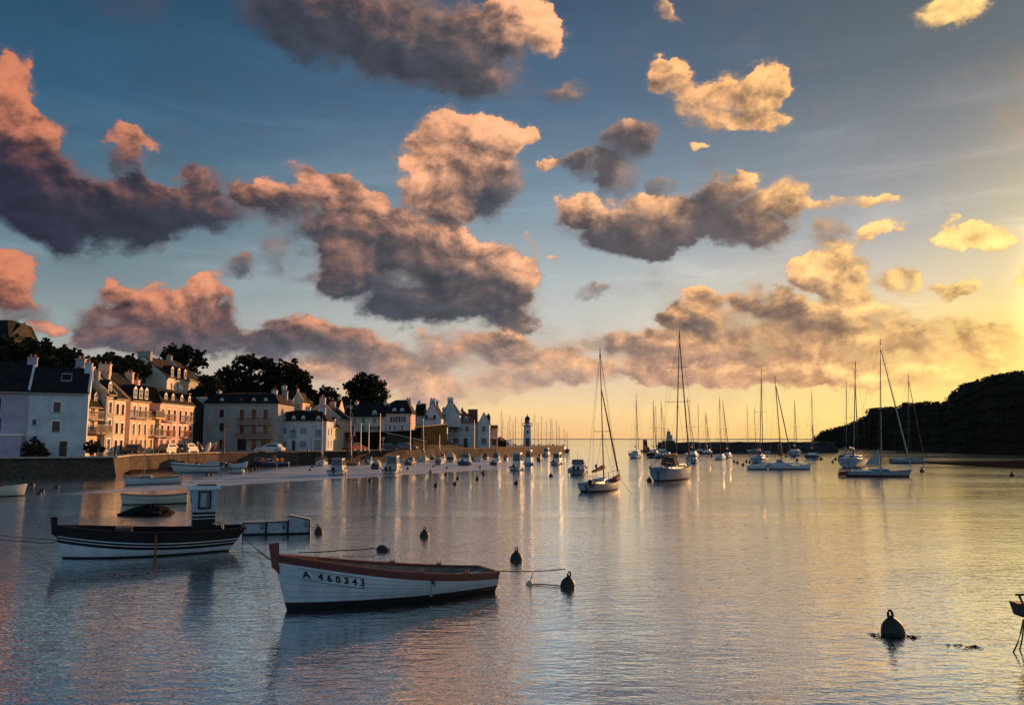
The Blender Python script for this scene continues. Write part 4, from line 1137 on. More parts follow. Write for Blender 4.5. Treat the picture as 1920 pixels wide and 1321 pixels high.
def leaf_blob(mb, c, r, n, size, rnd, flat=.8, mi=0):
    for _ in range(n):
        while True:
            q = Vector((rnd.uniform(-1,1), rnd.uniform(-1,1), rnd.uniform(-1,1)))
            if .25 < q.length < 1: break
        p = Vector(c) + Vector((q.x*r, q.y*r, q.z*r*flat))
        a = Vector((rnd.gauss(0,1), rnd.gauss(0,1), rnd.gauss(0,1))).normalized(); b = a.orthogonal().normalized(); 
        s_ = size*rnd.uniform(.6, 1.3); a = a*s_; b = b*s_*.7
        mb.add([p-a, p-b, p+a, p+b], [(0,1,2,3)], mi)
mb = MB(); rnd = random.Random(4)
for (x, y, z, k) in scrub:
    r = rnd.uniform(.35, 1.1) * (1.0 if k < 8 else .62)
    leaf_blob(mb, (x, y, z+.2), r, 14, .34, rnd, .8)
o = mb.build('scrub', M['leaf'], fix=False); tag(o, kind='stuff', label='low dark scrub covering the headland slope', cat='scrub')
# ruined wall bits on the crest and the thin jetty-like spar
def at(px, py, Y): return GY(px, py, Y)
def Ycrest(px): return min(G(px, interp(base, px)).y, 430) + 30 + 60*min(1, max(0, (px-1524)/300))
ru = empty('ruined_wall', at(1695, 766, Ycrest(1695)), 0, 'ruined stone wall standing on the crest of the right headland', 'ruin')
for (a, b, t) in ((1693, 1697, 754), (1697, 1722, 757.5), (1735, 1742, 753.5), (1754, 1761, 752), (1767, 1774, 753)):
    Yc = Ycrest(a) - 1.0; p0 = at(a, t, Yc) - ru.location; p1 = at(b, 764, Yc) - ru.location
    mb = MB(); mb.box(p0.x, p0.y-.5, p1.z, p1.x, p0.y+.5, p0.z); mb.build('wall_fragment', M['stone_dark'], ru)
# far coast on the horizon
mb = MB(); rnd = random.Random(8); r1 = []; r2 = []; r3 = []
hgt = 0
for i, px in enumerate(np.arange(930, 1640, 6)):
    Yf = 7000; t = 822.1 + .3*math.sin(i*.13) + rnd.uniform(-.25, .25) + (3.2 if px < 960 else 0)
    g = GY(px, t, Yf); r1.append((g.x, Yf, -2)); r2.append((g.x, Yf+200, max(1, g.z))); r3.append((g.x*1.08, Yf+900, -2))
mb.grid([r1, r2, r3]); M['far_coast'] = mat('far_coast', (.8, .62, .5), rough=1, var=.1, vscale=.001, spec=0); tag(mb.build('far_coast', M['far_coast']), kind='structure')  # pale base colour stands in for the haze over the coast
# sand bar right
def flatland(name, m, pts, z=.12, n=60, seed=2):
    rnd = random.Random(seed); top = []; 
    mb = MB(); rows = []
    up, lo = pts
    xs = np.linspace(up[0][0], up[-1][0], n)
    for t in (0, .12, .35, .65, .88, 1):
        row = []
        for x in xs:
            a = interp(up, x); b = interp(lo, x); yy = a + (b-a)*t
            g = G(x, yy + rnd.uniform(-.12, .12)); hz = (-.25 if t in (0, 1) else z*(1 if .2 < t < .8 else .45)) + rnd.uniform(-.015, .02)
            row.append((g.x, g.y, hz if abs(b-a) > .3 else -.1))
        rows.append(row)
    mb.grid(rows); return tag(mb.build(name, M[m], smooth=True), kind='structure')
flatland('sand_bar', 'mud', ([(1716, 865.4), (1760, 866), (1830, 865), (1920, 860.5), (2100, 852)], [(1716, 865.7), (1760, 870), (1830, 875), (1920, 880), (2100, 890)]), .14)
flatland('beach', 'mud', ([(1524, 836), (1600, 838), (1700, 842), (1800, 845), (1920, 849), (2200, 860)], [(1524, 839.5), (1600, 840.5), (1700, 845.5), (1800, 850), (1920, 854), (2200, 872)]), .25, seed=6)
# foreshore rubble below the lit quay wall
flatland('foreshore', 'rock', ([(211, 888), (260, 880), (330, 874), (420, 870), (480, 870)], [(211, 892), (240, 889), (300, 884), (400, 876), (480, 873)]), .35, seed=9)

# ------------------------------------------------------------------ boats
def lerp(a, b, t): return a + (b-a)*t
class Boat:
    """local x runs forward, z = 0 is the waterline"""
    def __init__(s, name, label, cat, loc, rz, L, B, fs=.7, fm=.6, fb=.9, draft=.35, tr=.72, rake=.35, full=2.0, group=None, parent=None, boot=.10, flare=.6, mid=.42, stern_rake=0.0):
        s.o = empty(name, loc, rz, label, cat, group, .5)
        s.L, s.B, s.fs, s.fm, s.fb, s.draft, s.tr, s.rake, s.full, s.boot, s.flare, s.mid, s.sr = L, B, fs, fm, fb, draft, tr, rake, full, boot, flare, mid, stern_rake
    def hb(s, t):
        m = s.mid
        if t > m: return s.B/2 * max(0.0, 1 - ((t-m)/(1-m))**s.full) ** .85
        return s.B/2 * (s.tr + (1-s.tr)*math.sin((t/m)*PI/2))
    def sheer(s, t):
        # parabola through stern, middle and bow
        a, b, c = s.fs, s.fm, s.fb
        return a*(1-t)*(1-2*t) + 4*b*t*(1-t) + c*t*(2*t-1)
    def keel(s, t): return -s.draft*(1-.55*(1-t)**2) if t < .8 else -s.draft*(1-((t-.8)/.2)**2*.5)
    def pt(s, t, z, side=1, off=0.0):
        sh, k = s.sheer(t), s.keel(t)
        q = max(0.0, min(1.0, (z-k)/(sh-k)))
        g = (1-(1-q)**2.3)**s.flare
        y = s.hb(t)*g
        rk = s.rake*(max(0, z)/s.fb)*t**4 if z > 0 else s.rake*(z/s.draft)*.6*t**6
        x = -s.L/2 + s.L*t + rk - s.sr*(max(z, 0)/s.fs)*(1-t)**6
        return Vector((x, side*(y+off), z))
    def hull(s, top, bottom='antifoul', bands=(), n=18, transom=None, name='hull', inner=None, smooth=True):
        """bands: (thickness below the sheer, material) from the top down"""
        mats = [M[top], M[bottom]] + [M[b[1]] for b in bands] + [M[transom or top]]
        ts = [i/n for i in range(n)] + [.975, 1.0]
        mb = MB()
        for side in (1, -1):
            rows = []; mi = []
            def row(zf): rows.append([s.pt(t, zf(t), side) for t in ts])
            row(lambda t: s.sheer(t)); d = 0
            for k, b in enumerate(bands):
                d += b[0]; row(lambda t, d=d: s.sheer(t)-d); mi.append(2+k)
            d0 = d
            for f in (.35, .7):
                row(lambda t, f=f: lerp(s.sheer(t)-d0, s.boot, f)); mi.append(0)
            row(lambda t: s.boot); mi.append(0)
            row(lambda t: -.03); mi.append(1)
            row(lambda t: s.keel(t)*.7); mi.append(1)
            row(lambda t: s.keel(t)); mi.append(1)
            mb.grid(rows, mif=lambda i, k: mi[i])
        # transom
        zs = [s.sheer(0)]; d = 0
        for b in bands: d += b[0]; zs.append(s.sheer(0)-d)
        zs += [lerp(s.sheer(0)-d, s.boot, .5), s.boot, -.03, s.keel(0)]
        for a, b in zip(zs, zs[1:]):
            i_ = zs.index(a)
            m_ = 2+i_ if i_ < len(bands) else (1 if a <= s.boot+.001 else 2+len(bands))
            mb.add([s.pt(0, a, 1), s.pt(0, a, -1), s.pt(0, b, -1), s.pt(0, b, 1)], [(0,1,2,3)], m_)
        h = mb.build(name, mats, s.o, smooth=False)
        if smooth:
            me = h.data; bm = bmesh.new(); bm.from_mesh(me); bmesh.ops.remove_doubles(bm, verts=bm.verts, dist=.002); bmesh.ops.recalc_face_normals(bm, faces=bm.faces)
            bm.to_mesh(me); bm.free()
            me.polygons.foreach_set('use_smooth', [True]*len(me.polygons))
            try: me.set_sharp_from_angle(angle=R(35))
            except Exception: pass
        return h
    def rail(s, m, w=.06, h=.05, name='gunwale', n=18, drop=0, out=.02):
        mb = MB(); ts = [i/n for i in range(n)] + [.975, 1.0]
        for side in (1, -1):
            rows = []
            for (o_, z_) in ((out, -h), (out, .02), (-w, .02), (-w, -h), (out, -h)):
                r = []
                for t in ts:
                    p = s.pt(t, s.sheer(t)-drop, 1); y = max(0, p.y + (o_ if p.y+o_ > 0 else 0)); r.append((p.x, side*y, s.sheer(t)-drop+z_))
                rows.append(r)
            mb.grid(rows)
        p = s.pt(0, s.sheer(0)); mb.box(p.x-.02, -p.y, p.z-h, p.x+w, p.y, p.z+.02)
        return mb.build(name, M[m], s.o)
    def deck(s, m, drop=.04, t0=0.0, t1=1.0, n=12, camber=.05, name='deck'):
        mb = MB(); rows = []
        for k in (1, .5, 0, -.5, -1):
            rows.append([(p.x, p.y*k*.985, s.sheer(t)-drop+camber*(1-k*k)) for t in [lerp(t0, t1, i/n) for i in range(n+1)] for p in [s.pt(t, s.sheer(t)-drop)]])
        mb.grid(rows); return mb.build(name, M[m], s.o, smooth=True)
    def inside(s, m, floor=.12, th=.05, t0=.01, t1=.97, n=14, name='inner_planking'):
        mb = MB(); ts = [lerp(t0, t1, i/n) for i in range(n+1)]
        for side in (1, -1):
            rows = []
            for f in (0, .33, .66, 1):
                r = []
                for t in ts:
                    z = lerp(s.sheer(t)-.01, floor, f); p = s.pt(t, z); r.append((p.x, side*max(0, p.y-th), z))
                rows.append(r)
            mb.grid(rows)
            if side == 1: last = rows[-1]
            else: mb.grid([last, rows[-1]])
        p = s.pt(t0, s.sheer(t0)-.01); q = s.pt(t0, floor)
        mb.add([(p.x+.02, p.y-th, p.z), (p.x+.02, -p.y+th, p.z), (q.x+.02, -q.y+th, floor), (q.x+.02, q.y-th, floor)], [(0,1,2,3)])
        return mb.build(name, M[m], s.o)
    def thwart(s, t, m, w=.24, drop=.18, th=.04, name='thwart'):
        z = s.sheer(t)-drop; p = s.pt(t, z); mb = MB(); mb.box(p.x-w/2, -p.y+.055, z-th, p.x+w/2, p.y-.055, z); return mb.build(name, M[m], s.o)
    def box(s, name, x0, y0, z0, x1, y1, z1, m, parent=None, taper=(0, 0, 0)):
        """taper: front, back, sides pulled in at the top"""
        f, b, sd_ = taper
        v = [(x0,y0,z0),(x1,y0,z0),(x1,y1,z0),(x0,y1,z0),(x0+b,y0+sd_,z1),(x1-f,y0+sd_,z1),(x1-f,y1-sd_,z1),(x0+b,y1-sd_,z1)]
        mb = MB(); mb.add(v, [(0,3,2,1),(4,5,6,7),(0,1,5,4),(1,2,6,5),(2,3,7,6),(3,0,4,7)])
        return mb.build(name, M[m], parent or s.o), v
    def panes(s, par, v, faces, z=(.25, .85), n=1, m='boat_glass', gap=.12, e=.012, frame=None):
        """glass set on the sides of a tapered box v; faces: 'front','back','left','right'"""
        ix = {'right': (0,1,5,4), 'front': (1,2,6,5), 'left': (2,3,7,6), 'back': (3,0,4,7)}
        for f in faces:
            a, b, c, d = [Vector(v[i]) for i in ix[f]]
            nrm = (b-a).cross(d-a).normalized()
            for k in range(n if f in ('left','right','front') else 1):
                nn = n if f in ('left','right','front') else 1
                u0 = lerp(gap*.6, 1-gap*.6, k/nn) + gap*.2; u1 = lerp(gap*.6, 1-gap*.6, (k+1)/nn) - gap*.2
                def P(u, w): return (a.lerp(b, u)).lerp(d.lerp(c, u), w)
                q = [P(u0, z[0]), P(u1, z[0]), P(u1, z[1]), P(u0, z[1])]
                mb = MB(); fr = [p + nrm*e for p in q]; mb.add(q + fr, [(4,5,6,7),(0,1,5,4),(1,2,6,5),(2,3,7,6),(3,0,4,7)])
                mb.build('window', M[m], par)
    def local(s, w): return s.Mi() @ Vector(w)
    def Mi(s):
        bpy.context.view_layer.update() if False else None
        return (Matrix.Translation(s.o.location) @ s.o.rotation_euler.to_matrix().to_4x4()).inverted()
    def outboard(s, m='paint_black', y=0.0, up=False):
        p = s.pt(0, s.sheer(0)); z = s.fs
        mb = MB(); mb.box(p.x-.42, y-.13, z-.05, p.x-.08, y+.13, z+.32)
        mb.box(p.x-.36, y-.16, z+.02, p.x-.14, y+.16, z+.28)
        a = mb.build('outboard_motor', M[m], s.o)
        mb = MB()
        if up: mb.tube([(p.x-.25, y, z-.05), (p.x-.55, y, z-.38), (p.x-.78, y, z-.50)], [.07, .06, .05], 6)
        else: mb.tube([(p.x-.24, y, z-.05), (p.x-.24, y, -.15)], [.07, .06], 6)
        mb.box(p.x-.14, y-.1, z-.22, p.x+.03, y+.1, z+.02); mb.build('motor_leg', M['alu_dark'], a)
    def fender(s, t, side, m='fender_white'):
        p = s.pt(t, s.sheer(t)-.35, side, .09)
        mb = MB(); mb.lathe([(.02, .24), (.08, .18), (.09, 0), (.08, -.18), (.02, -.24)], 8, c=tuple(p)); mb.tube([(p.x, p.y, p.z+.22), (p.x, p.y-side*.05, s.sheer(t)+.02)], .012, 4)
        mb.build('fender', M[m], s.o, smooth=True)
    def anchor_roller(s):
        p = s.pt(1, s.sheer(1)); mb = MB(); mb.box(p.x-.2, -.06, p.z-.02, p.x+.18, .06, p.z+.06); mb.tube([(p.x+.12, 0, p.z+.02), (p.x+.28, 0, p.z-.12), (p.x+.18, 0, p.z-.3)], .03, 5); mb.build('anchor', M['alu_dark'], s.o)
    def pulpit(s, h=.55, t0=.86):
        mb = MB(); a = s.pt(t0, s.sheer(t0), 1); b = s.pt(1, s.sheer(1)); pts = [(a.x, a.y*.9, a.z+h), (b.x-.1, .14, b.z+h+.05), (b.x+.08, 0, b.z+h+.05), (b.x-.1, -.14, b.z+h+.05), (a.x, -a.y*.9, a.z+h)]
        mb.tube(pts, .018, 5)
        for q in (pts[0], pts[1], pts[3], pts[4]): mb.tube([q, (q[0]-.05, q[1]*1.0, s.sheer(min(1, t0+.05)))], .016, 4)
        mb.build('pulpit', M['alu'], s.o)
    def pushpit(s, h=.55):
        a = s.pt(0, s.sheer(0)); b = s.pt(.1, s.sheer(.1)); mb = MB()
        pts = [(b.x, b.y*.92, b.z+h), (a.x+.05, a.y*.92, a.z+h), (a.x+.05, -a.y*.92, a.z+h), (b.x, -b.y*.92, b.z+h)]
        mb.tube(pts, .018, 5)
        for q in pts: mb.tube([q, (q[0], q[1], s.fs)], .016, 4)
        mb.build('pushpit', M['alu'], s.o)
    def stanchions(s, h=.5):
        mb = MB()
        for side in (1, -1):
            ps = []
            for t in (.1, .28, .46, .64, .86):
                p = s.pt(t, s.sheer(t), side); mb.tube([(p.x, p.y*.95, p.z), (p.x, p.y*.95, p.z+h)], .014, 4); ps.append((p.x, p.y*.95, p.z+h))
            mb.tube(ps, .009, 4)
        mb.build('guard_rail', M['alu'], s.o)
    def rig(s, base_x, zdeck, tip, forestay=True, furled=None, spreader=(.45,), rmast=.07, mmat='alu_dark', boom=True, boomcover='canvas_brown', boom_len=.36, boom_rise=.1, wires=True, wr=.012, backstay=True, jumper=False, spr=.34):
        """tip: local coordinates of the mast head"""
        b = Vector((base_x, 0, zdeck)); tp = Vector(tip); H = (tp-b).length
        mb = MB(); n = 8; mb.tube([b.lerp(tp, k/n) for k in range(n+1)], [lerp(rmast, rmast*.62, k/n) for k in range(n+1)], 8)
        mast = mb.build('mast', M[mmat], s.o, smooth=True)
        mb = MB(); mb.tube([tp, tp+Vector((0, .02, H*.035+.25))], .01, 4); mb.tube([tp+Vector((.0, 0, .05)), tp+Vector((.28, 0, .12))], .01, 4); mb.build('antenna', M['alu_dark'], mast)
        sw = s.B*spr
        for f in spreader:
            c = b.lerp(tp, f); mb = MB(); mb.tube([c+Vector((-.05, -sw, .03)), c, c+Vector((-.05, sw, .03))], .022, 5); mb.build('spreader', M[mmat], mast)
        bow = s.pt(1, s.sheer(1)); st = s.pt(0, s.sheer(0))
        if wires:
            mb = MB(); f = spreader[0] if spreader else .5; c = b.lerp(tp, f)
            for side in (1, -1):
                ch = Vector((base_x-.1, side*s.hb(.5)*.92, s.sheer(.5)))
                mb.tube([ch, c+Vector((-.05, side*sw, .03)), b.lerp(tp, .985)], wr, 4)
                mb.tube([Vector((base_x+.15, side*s.hb(.55)*.9, s.sheer(.5))), c], wr, 4)
            if backstay: mb.tube([(st.x+.05, 0, st.z), tp], wr, 4)
            if forestay: mb.tube([(bow.x-.05, 0, bow.z+.1), b.lerp(tp, forestay if forestay is not True else .99)], wr, 4)
            mb.build('rigging', M['wire'], s.o)
        if furled:
            top = b.lerp(tp, furled[0]); lo = Vector((bow.x-.12, 0, bow.z+.35)); mb = MB()
            mb.tube([lo, lo.lerp(top, .04), lo.lerp(top, .5), lo.lerp(top, .96), top], [.035, .075, .065, .045, .02], 7)
            mb.build('furled_genoa', M[furled[1]], s.o, smooth=True)
        if boom:
            bz = zdeck + .75; p0 = b + Vector((-.05, 0, bz-zdeck)); p1 = p0 + Vector((-s.L*boom_len, 0, s.L*boom_len*boom_rise))
            mb = MB(); mb.tube([p0, p1], .045, 6); bo = mb.build('boom', M[mmat], s.o)
            if boomcover:
                mb = MB(); n = 7; q0 = p0+Vector((0,0,.16)); q1 = p1+Vector((0,0,.08))
                mb.tube([q0.lerp(q1, k/n)+Vector((0,0,.02*math.sin(k*2.1))) for k in range(n+1)], [.19, .17, .16, .14, .13, .11, .09, .05], 8); mb.build('sail_cover', M[boomcover], s.o, smooth=True)
        return b, tp

def place(x0, x1, ywl, th, ratio, tr=.7):
    """position, turn and length of a hull from what the photograph shows of it"""
    xc = (x0+x1)/2; g = G(xc, ywl); W = (x1-x0)/FPX*g.y; a = R(th)
    s_, c_ = abs(math.sin(a)), abs(math.cos(a))
    L = W/(s_*1.0 + ratio*(.85 if c_ > .5 else .4)*c_)
    B = L*ratio; alpha = math.atan2(g.x, g.y); az = alpha+a
    dep = .46*L*c_ + .40*B*s_
    cpt = Vector((g.x + math.sin(alpha)*dep, g.y + math.cos(alpha)*dep, 0))
    # outward scale for the greater distance
    k = math.hypot(cpt.x, cpt.y)/math.hypot(g.x, g.y)
    L *= 1 + (k-1)*.5; B = L*ratio
    return cpt, PI/2-az, L, B
def tip_local(bt, xt, yt, bx, zd):
    wb = (Matrix.Translation(bt.o.location) @ bt.o.rotation_euler.to_matrix().to_4x4()) @ Vector((bx, 0, zd))
    d = ray(xt, yt); t = wb.y/d.y; w = Vector((d.x*t, wb.y, CAM_H + d.z*t))
    return bt.Mi() @ w

def sailboat(label, x0, x1, ywl, th, tip, ratio=.34, top='gelcoat', bottom='antifoul', bands=(), bx=.06, cover='canvas_brown', furled=None, detail=2, fbk=1.0, spreader=(.45,), mmat='alu_dark', boom=True, group=None, name='sailing_boat', rm=None, cabin=True, boom_rise=.1, full=2.2, sprk=.34, boot=.12, forestay=True, length=None, thmin=7):
    if tip and 5 < th < 55:
        Ht = (ywl - tip[1]) / FPX * G((x0+x1)/2, ywl).y
        while th > thmin and place(x0, x1, ywl, th, ratio)[2] < Ht/1.38: th -= 1
    c, rz, L, B = place(x0, x1, ywl, th, ratio)
    f = max(.45, min(1.25, L*.115))*fbk
    b = Boat(name, label, 'sailboat', c, rz, L, B, fs=f*.95, fm=f*.88, fb=f*1.28, draft=.45, tr=.68, rake=L*.06, full=full, group=group, boot=boot)
    b.hull(top, bottom, bands, n=14 if detail > 1 else 8)
    b.deck('gelcoat', n=8)
    zd = b.sheer(.5)
    if detail > 1: b.rail('alu_dark' if top != 'paint_navy' else 'varnish', w=.04, h=.05, name='toe_rail', n=12, out=.012)
    if cabin:
        ch = min(.5, L*.055); hw = B*.29
        par, v = b.box('cabin', -L*.13, -hw, zd-.06, L*.25, hw, zd+ch, 'gelcoat', taper=(L*.09, .04, .10))
        b.panes(par, v, ('left', 'right'), z=(.3, .75), n=2 if detail > 1 else 1, gap=.1)
        if detail > 1:
            hb_, _ = b.box('hatch', 0, -.28, zd+ch-.005, .55, .28, zd+ch+.06, 'gelcoat_grey', par, taper=(.03,.03,.03))
            b.box('companionway', -L*.13-.01, -.26, zd-.02, -L*.13+.06, .26, zd+ch-.04, 'varnish', par)
            cw, _ = b.box('coaming', -L*.42, -hw*1.05, zd-.05, -L*.14, hw*1.05, zd+.16, 'gelcoat', taper=(0, .06, .04))
            b.box('cockpit', -L*.40, -hw*.72, zd+.155, -L*.15, hw*.72, zd+.166, 'gelcoat_grey', cw)
    zt = zd + (min(.5, L*.055) if cabin else 0) - .02
    if tip:
        mx = L*bx
        tl = tip_local(b, tip[0], tip[1], mx, zt)
        rm = rm or max(.05, min(.085, L*.0095))
        b.rig(mx, zt, tl, furled=furled, spreader=spreader, rmast=rm, mmat=mmat, boom=boom, boomcover=cover, boom_rise=boom_rise, wires=detail > 0, wr=.010 if detail > 1 else .012, spr=sprk, forestay=forestay)
    if detail > 1:
        b.pulpit(); b.pushpit(); b.stanchions()
        mb = MB(); p = b.pt(0, b.sheer(0)); mb.box(p.x-.10, -.03, -.5, p.x-.004, .03, b.fs*.8); mb.build('rudder', M['antifoul'], b.o)
    return b
def motorboat(label, x0, x1, ywl, th, ytop, ratio=.38, top='gelcoat', bottom='antifoul', bands=(), kind='wheelhouse', motors=1, cab='gelcoat', group=None, cat='motorboat', canvas=None, antenna=True, detail=2, name='motor_boat'):
    if 0 < th <= 40: th *= .4
    c, rz, L, B = place(x0, x1, ywl, th, ratio, .85)
    f = max(.5, min(.95, L*.13))
    b = Boat(name, label, cat, c, rz, L, B, fs=f*.9, fm=f*.92, fb=f*1.35, draft=.35, tr=.86, rake=L*.08, full=2.3, group=group, flare=.5)
    b.hull(top, bottom, bands, n=12 if detail > 1 else 8); b.deck('gelcoat', n=8)
    b.rail('gelcoat_grey', w=.05, h=.06, n=12, out=.03)
    zd = b.sheer(.5)-.02; D = c.y
    Ht = max(.7, GY((x0+x1)/2, ytop, D).z - zd); hw = B*.34
    if kind == 'wheelhouse':
        fd, v = b.box('foredeck_cabin', L*.02, -hw*1.1, zd-.1, L*.34, hw*1.1, zd+Ht*.32, cab, taper=(L*.12, 0, .08)); b.panes(fd, v, ('left', 'right'), z=(.35, .8), n=1)
        par, v = b.box('wheelhouse', -L*.20, -hw, zd-.08, L*.12, hw, zd+Ht-.09, cab, taper=(L*.07, .02, .07)); b.panes(par, v, ('left', 'right', 'front', 'back'), z=(.45, .9), n=2, gap=.1)
        b.box('roof', -L*.27, -hw*1.04, zd+Ht-.088, L*.09, hw*1.04, zd+Ht, cab, par, taper=(.05, .03, .03))
    elif kind == 'cuddy':
        par, v = b.box('cabin', -L*.04, -hw*1.05, zd-.1, L*.32, hw*1.05, zd+Ht*.55, cab, taper=(L*.14, 0, .12)); b.panes(par, v, ('left', 'right'), z=(.3, .8), n=2)
        ws, v = b.box('windscreen', -L*.10, -hw, zd+Ht*.5, L*.06, hw, zd+Ht, 'boat_glass', par, taper=(L*.10, .0, .10))
        mb = MB()
        for i_, j_ in ((1, 5), (2, 6), (0, 4), (3, 7), (4, 5), (5, 6), (6, 7)): mb.tube([v[i_], v[j_]], .025, 5)
        mb.build('windscreen_frame', M['alu'], ws)
    elif kind == 'cover':
        mb = MB(); rows = []
        for k in range(9):
            a = PI*k/8; rows.append([(x, math.cos(a)*b.hb(.5+x/L)*.98, zd+.03 + math.sin(a)*Ht*q) for x, q in ((-L*.42, .35), (-L*.3, .75), (-L*.05, 1.0), (L*.15, .9), (L*.30, .35), (L*.36, .05))])
        mb.grid(rows); mb.build('canvas_cover', M[canvas or 'canvas_grey'], b.o, smooth=True)
    elif kind == 'open':
        par, v = b.box('console', -L*.08, -.35, zd-.1, L*.06, .35, zd+Ht*.7, cab, taper=(.12, .05, .04)); b.panes(par, v, ('front',), z=(.6, .95))
    for k in range(motors): b.outboard(y=(k-(motors-1)/2)*.5, up=(k % 2 == 1))
    if detail > 1:
        b.pulpit(h=.4, t0=.78)
        b.fender(.35, 1); b.fender(.35, -1)
        if antenna:
            mb = MB(); mb.tube([(-L*.1, 0, zd+Ht*.9), (-L*.14, 0, zd+Ht+.9)], .014, 4); mb.build('antenna', M['alu_dark'], b.o)
    return b

# ---------------- the white rowing boat in the foreground
Pb, Ps = G(537, 1143), G(930, 1110)
perp = Vector((-(Ps-Pb).y, (Ps-Pb).x, 0)).normalized()
Ps = Ps + perp*.55
dv = Pb-Ps; Lw = dv.length
ctr = (Pb+Ps)/2
zb_ = GY(528, 1037, Pb.y).z; zm_ = GY(750, 1073, ctr.y-.9).z; zs_ = GY(938, 1072, Ps.y-.5).z
A_ = Boat('rowing_boat', 'white wooden rowing boat with red brown gunwale and painted number in the foreground', 'rowing boat', ctr, math.atan2(dv.y, dv.x), Lw, 1.9, fs=zs_, fm=zm_*.985, fb=zb_, draft=.35, tr=.62, rake=.36, full=2.0, boot=.18, flare=.52, mid=.40, stern_rake=.02)
hA = A_.hull('paint_white', 'antifoul', ((.17, 'paint_red'),), n=26)
A_.rail('paint_red', w=.07, h=.05, n=24, out=.03); A_.inside('wood_grey', floor=.10, n=20)
mb = MB(); rows = []
for side in (1, -1):
    pass
for k in range(7):
    t = .14 + k*.115
    mb = MB(); z0 = A_.sheer(t)
    pr = [A_.pt(t, lerp(z0-.03, .14, q), 1, -.062) for q in (0, .3, .6, .85, 1)]
    pts = [(p.x, p.y, p.z) for p in pr] + [(p.x, -p.y, p.z) for p in pr[::-1]]
    mb.tube(pts, .018, 5); mb.build('rib', M['wood_grey'], A_.o)
for t in (.16, .42, .68): A_.thwart(t, 'wood_grey')
A_.box('stern_seat', -Lw/2+.05, -.45, zs_-.15, -Lw/2+.75, .45, zs_-.11, 'paint_white')
for k in range(4): A_.box('floor_board', -Lw*.36, -.36+k*.19, .125, Lw*.30, -.36+k*.19+.165, .145, 'wood_grey')
st = A_.pt(1, zb_); mb = MB()
mb.add([(st.x-.16, -.055, zb_-.45), (st.x+.0, -.055, zb_-.30), (st.x+.09, -.055, zb_+.25), (st.x-.13, -.055, zb_+.27)] + [(st.x-.16, .055, zb_-.45), (st.x+.0, .055, zb_-.30), (st.x+.09, .055, zb_+.25), (st.x-.13, .055, zb_+.27)], [(0,1,2,3),(4,7,6,5),(0,4,5,1),(1,5,6,2),(2,6,7,3),(3,7,4,0)])
mb.build('stem_post', M['paint_red'], A_.o)
side = 1 if (A_.Mi() @ Vector((0, 0, 0))).y > 0 else -1     # the side turned to the quay's end, seen in the picture
# upright fitting half way along
mb = MB()
for k in range(6):
    z0, z1 = lerp(.13, A_.sheer(.38)-.20, k/6), lerp(.13, A_.sheer(.38)-.20, (k+1)/6)
    a, b_ = A_.pt(.38, z0, side, .004), A_.pt(.38, z1, side, .004)
    mb.add([(a.x-.028, a.y, z0), (a.x+.028, a.y, z0), (b_.x+.028, b_.y, z1), (b_.x-.028, b_.y, z1), (a.x-.028, a.y+side*.035, z0), (a.x+.028, a.y+side*.035, z0), (b_.x+.028, b_.y+side*.035, z1), (b_.x-.028, b_.y+side*.035, z1)], [(0,1,2,3),(4,7,6,5),(0,4,5,1),(1,5,6,2),(2,6,7,3),(3,7,4,0)])
mb.build('chain_plate', M['fender_white'], A_.o)
p_ = A_.pt(.38, A_.sheer(.38)-.18, side, .03); mb = MB(); mb.lathe([(.05, -.05), (.055, 0), (.05, .05)], 8, c=tuple(p_)); mb.tube([(p_.x, p_.y+side*.03, p_.z-.02), (p_.x-.03, p_.y+side*.05, p_.z-.12)], .014, 5); mb.build('shackle', M['iron'], A_.o)
for t in (.44, .20):
    for sg in (1, -1):
        p_ = A_.pt(t, A_.sheer(t), sg); mb = MB(); mb.box(p_.x-.06, p_.y-.05, p_.z+.02, p_.x+.06, p_.y+.03, p_.z+.06); mb.tube([(p_.x-.04, p_.y, p_.z+.06), (p_.x-.045, p_.y, p_.z+.13)], .014, 5); mb.tube([(p_.x+.04, p_.y, p_.z+.06), (p_.x+.045, p_.y, p_.z+.13)], .014, 5); mb.build('rowlock', M['varnish'], A_.o)
for sg in (1, -1):
    for d in (.30, .46, .62, .78, .92):
        pts = []
        for k in range(25):
            t = .01+.975*k/24; z = lerp(A_.sheer(t)-.17, .22, (d-.17)/.83)
            pts.append(A_.pt(t, z, sg, .0005))
        mb = MB(); mb.tube(pts, .0035, 4); mb.build('plank_seam', M['wood_grey'], hA)
# registration number, laid on the planking
def hull_text(bt, s_, t_start, drop, size, m, side, step, parent, name='number', squash=.8, off=.006, slope=0.0):
    x = 0
    for ch in s_:
        if ch == ' ': x += step*.55; continue
        cu = bpy.data.curves.new('c', 'FONT'); cu.body = ch; cu.size = size; cu.align_x = 'CENTER'; cu.resolution_u = 3; cu.offset = size*.035
        to = bpy.data.objects.new('c', cu); col.objects.link(to)
        dg = bpy.context.evaluated_depsgraph_get(); me = bpy.data.meshes.new_from_object(to.evaluated_get(dg))
        bpy.data.objects.remove(to)
        bm = bmesh.new(); bm.from_mesh(me); bmesh.ops.triangulate(bm, faces=bm.faces)
        for v in bm.verts:
            xx = x + v.co.x*squash; tt = t_start - xx/bt.L        # from the bow aft
            z = bt.sheer(max(0, tt)) - drop - slope*xx + (v.co.y - size*.35)
            p = bt.pt(tt, z, side, off); v.co = p
        # give the letters a paint's thickness
        bm.to_mesh(me); bm.free(); me.materials.clear(); me.materials.append(M[m])
        o = bpy.data.objects.new(name, me); col.objects.link(o); o.parent = parent
        x += step
hull_text(A_, 'A 460343', .905, .35, .215, 'paint_black', side, .172, hA, squash=.92)
mb = MB()
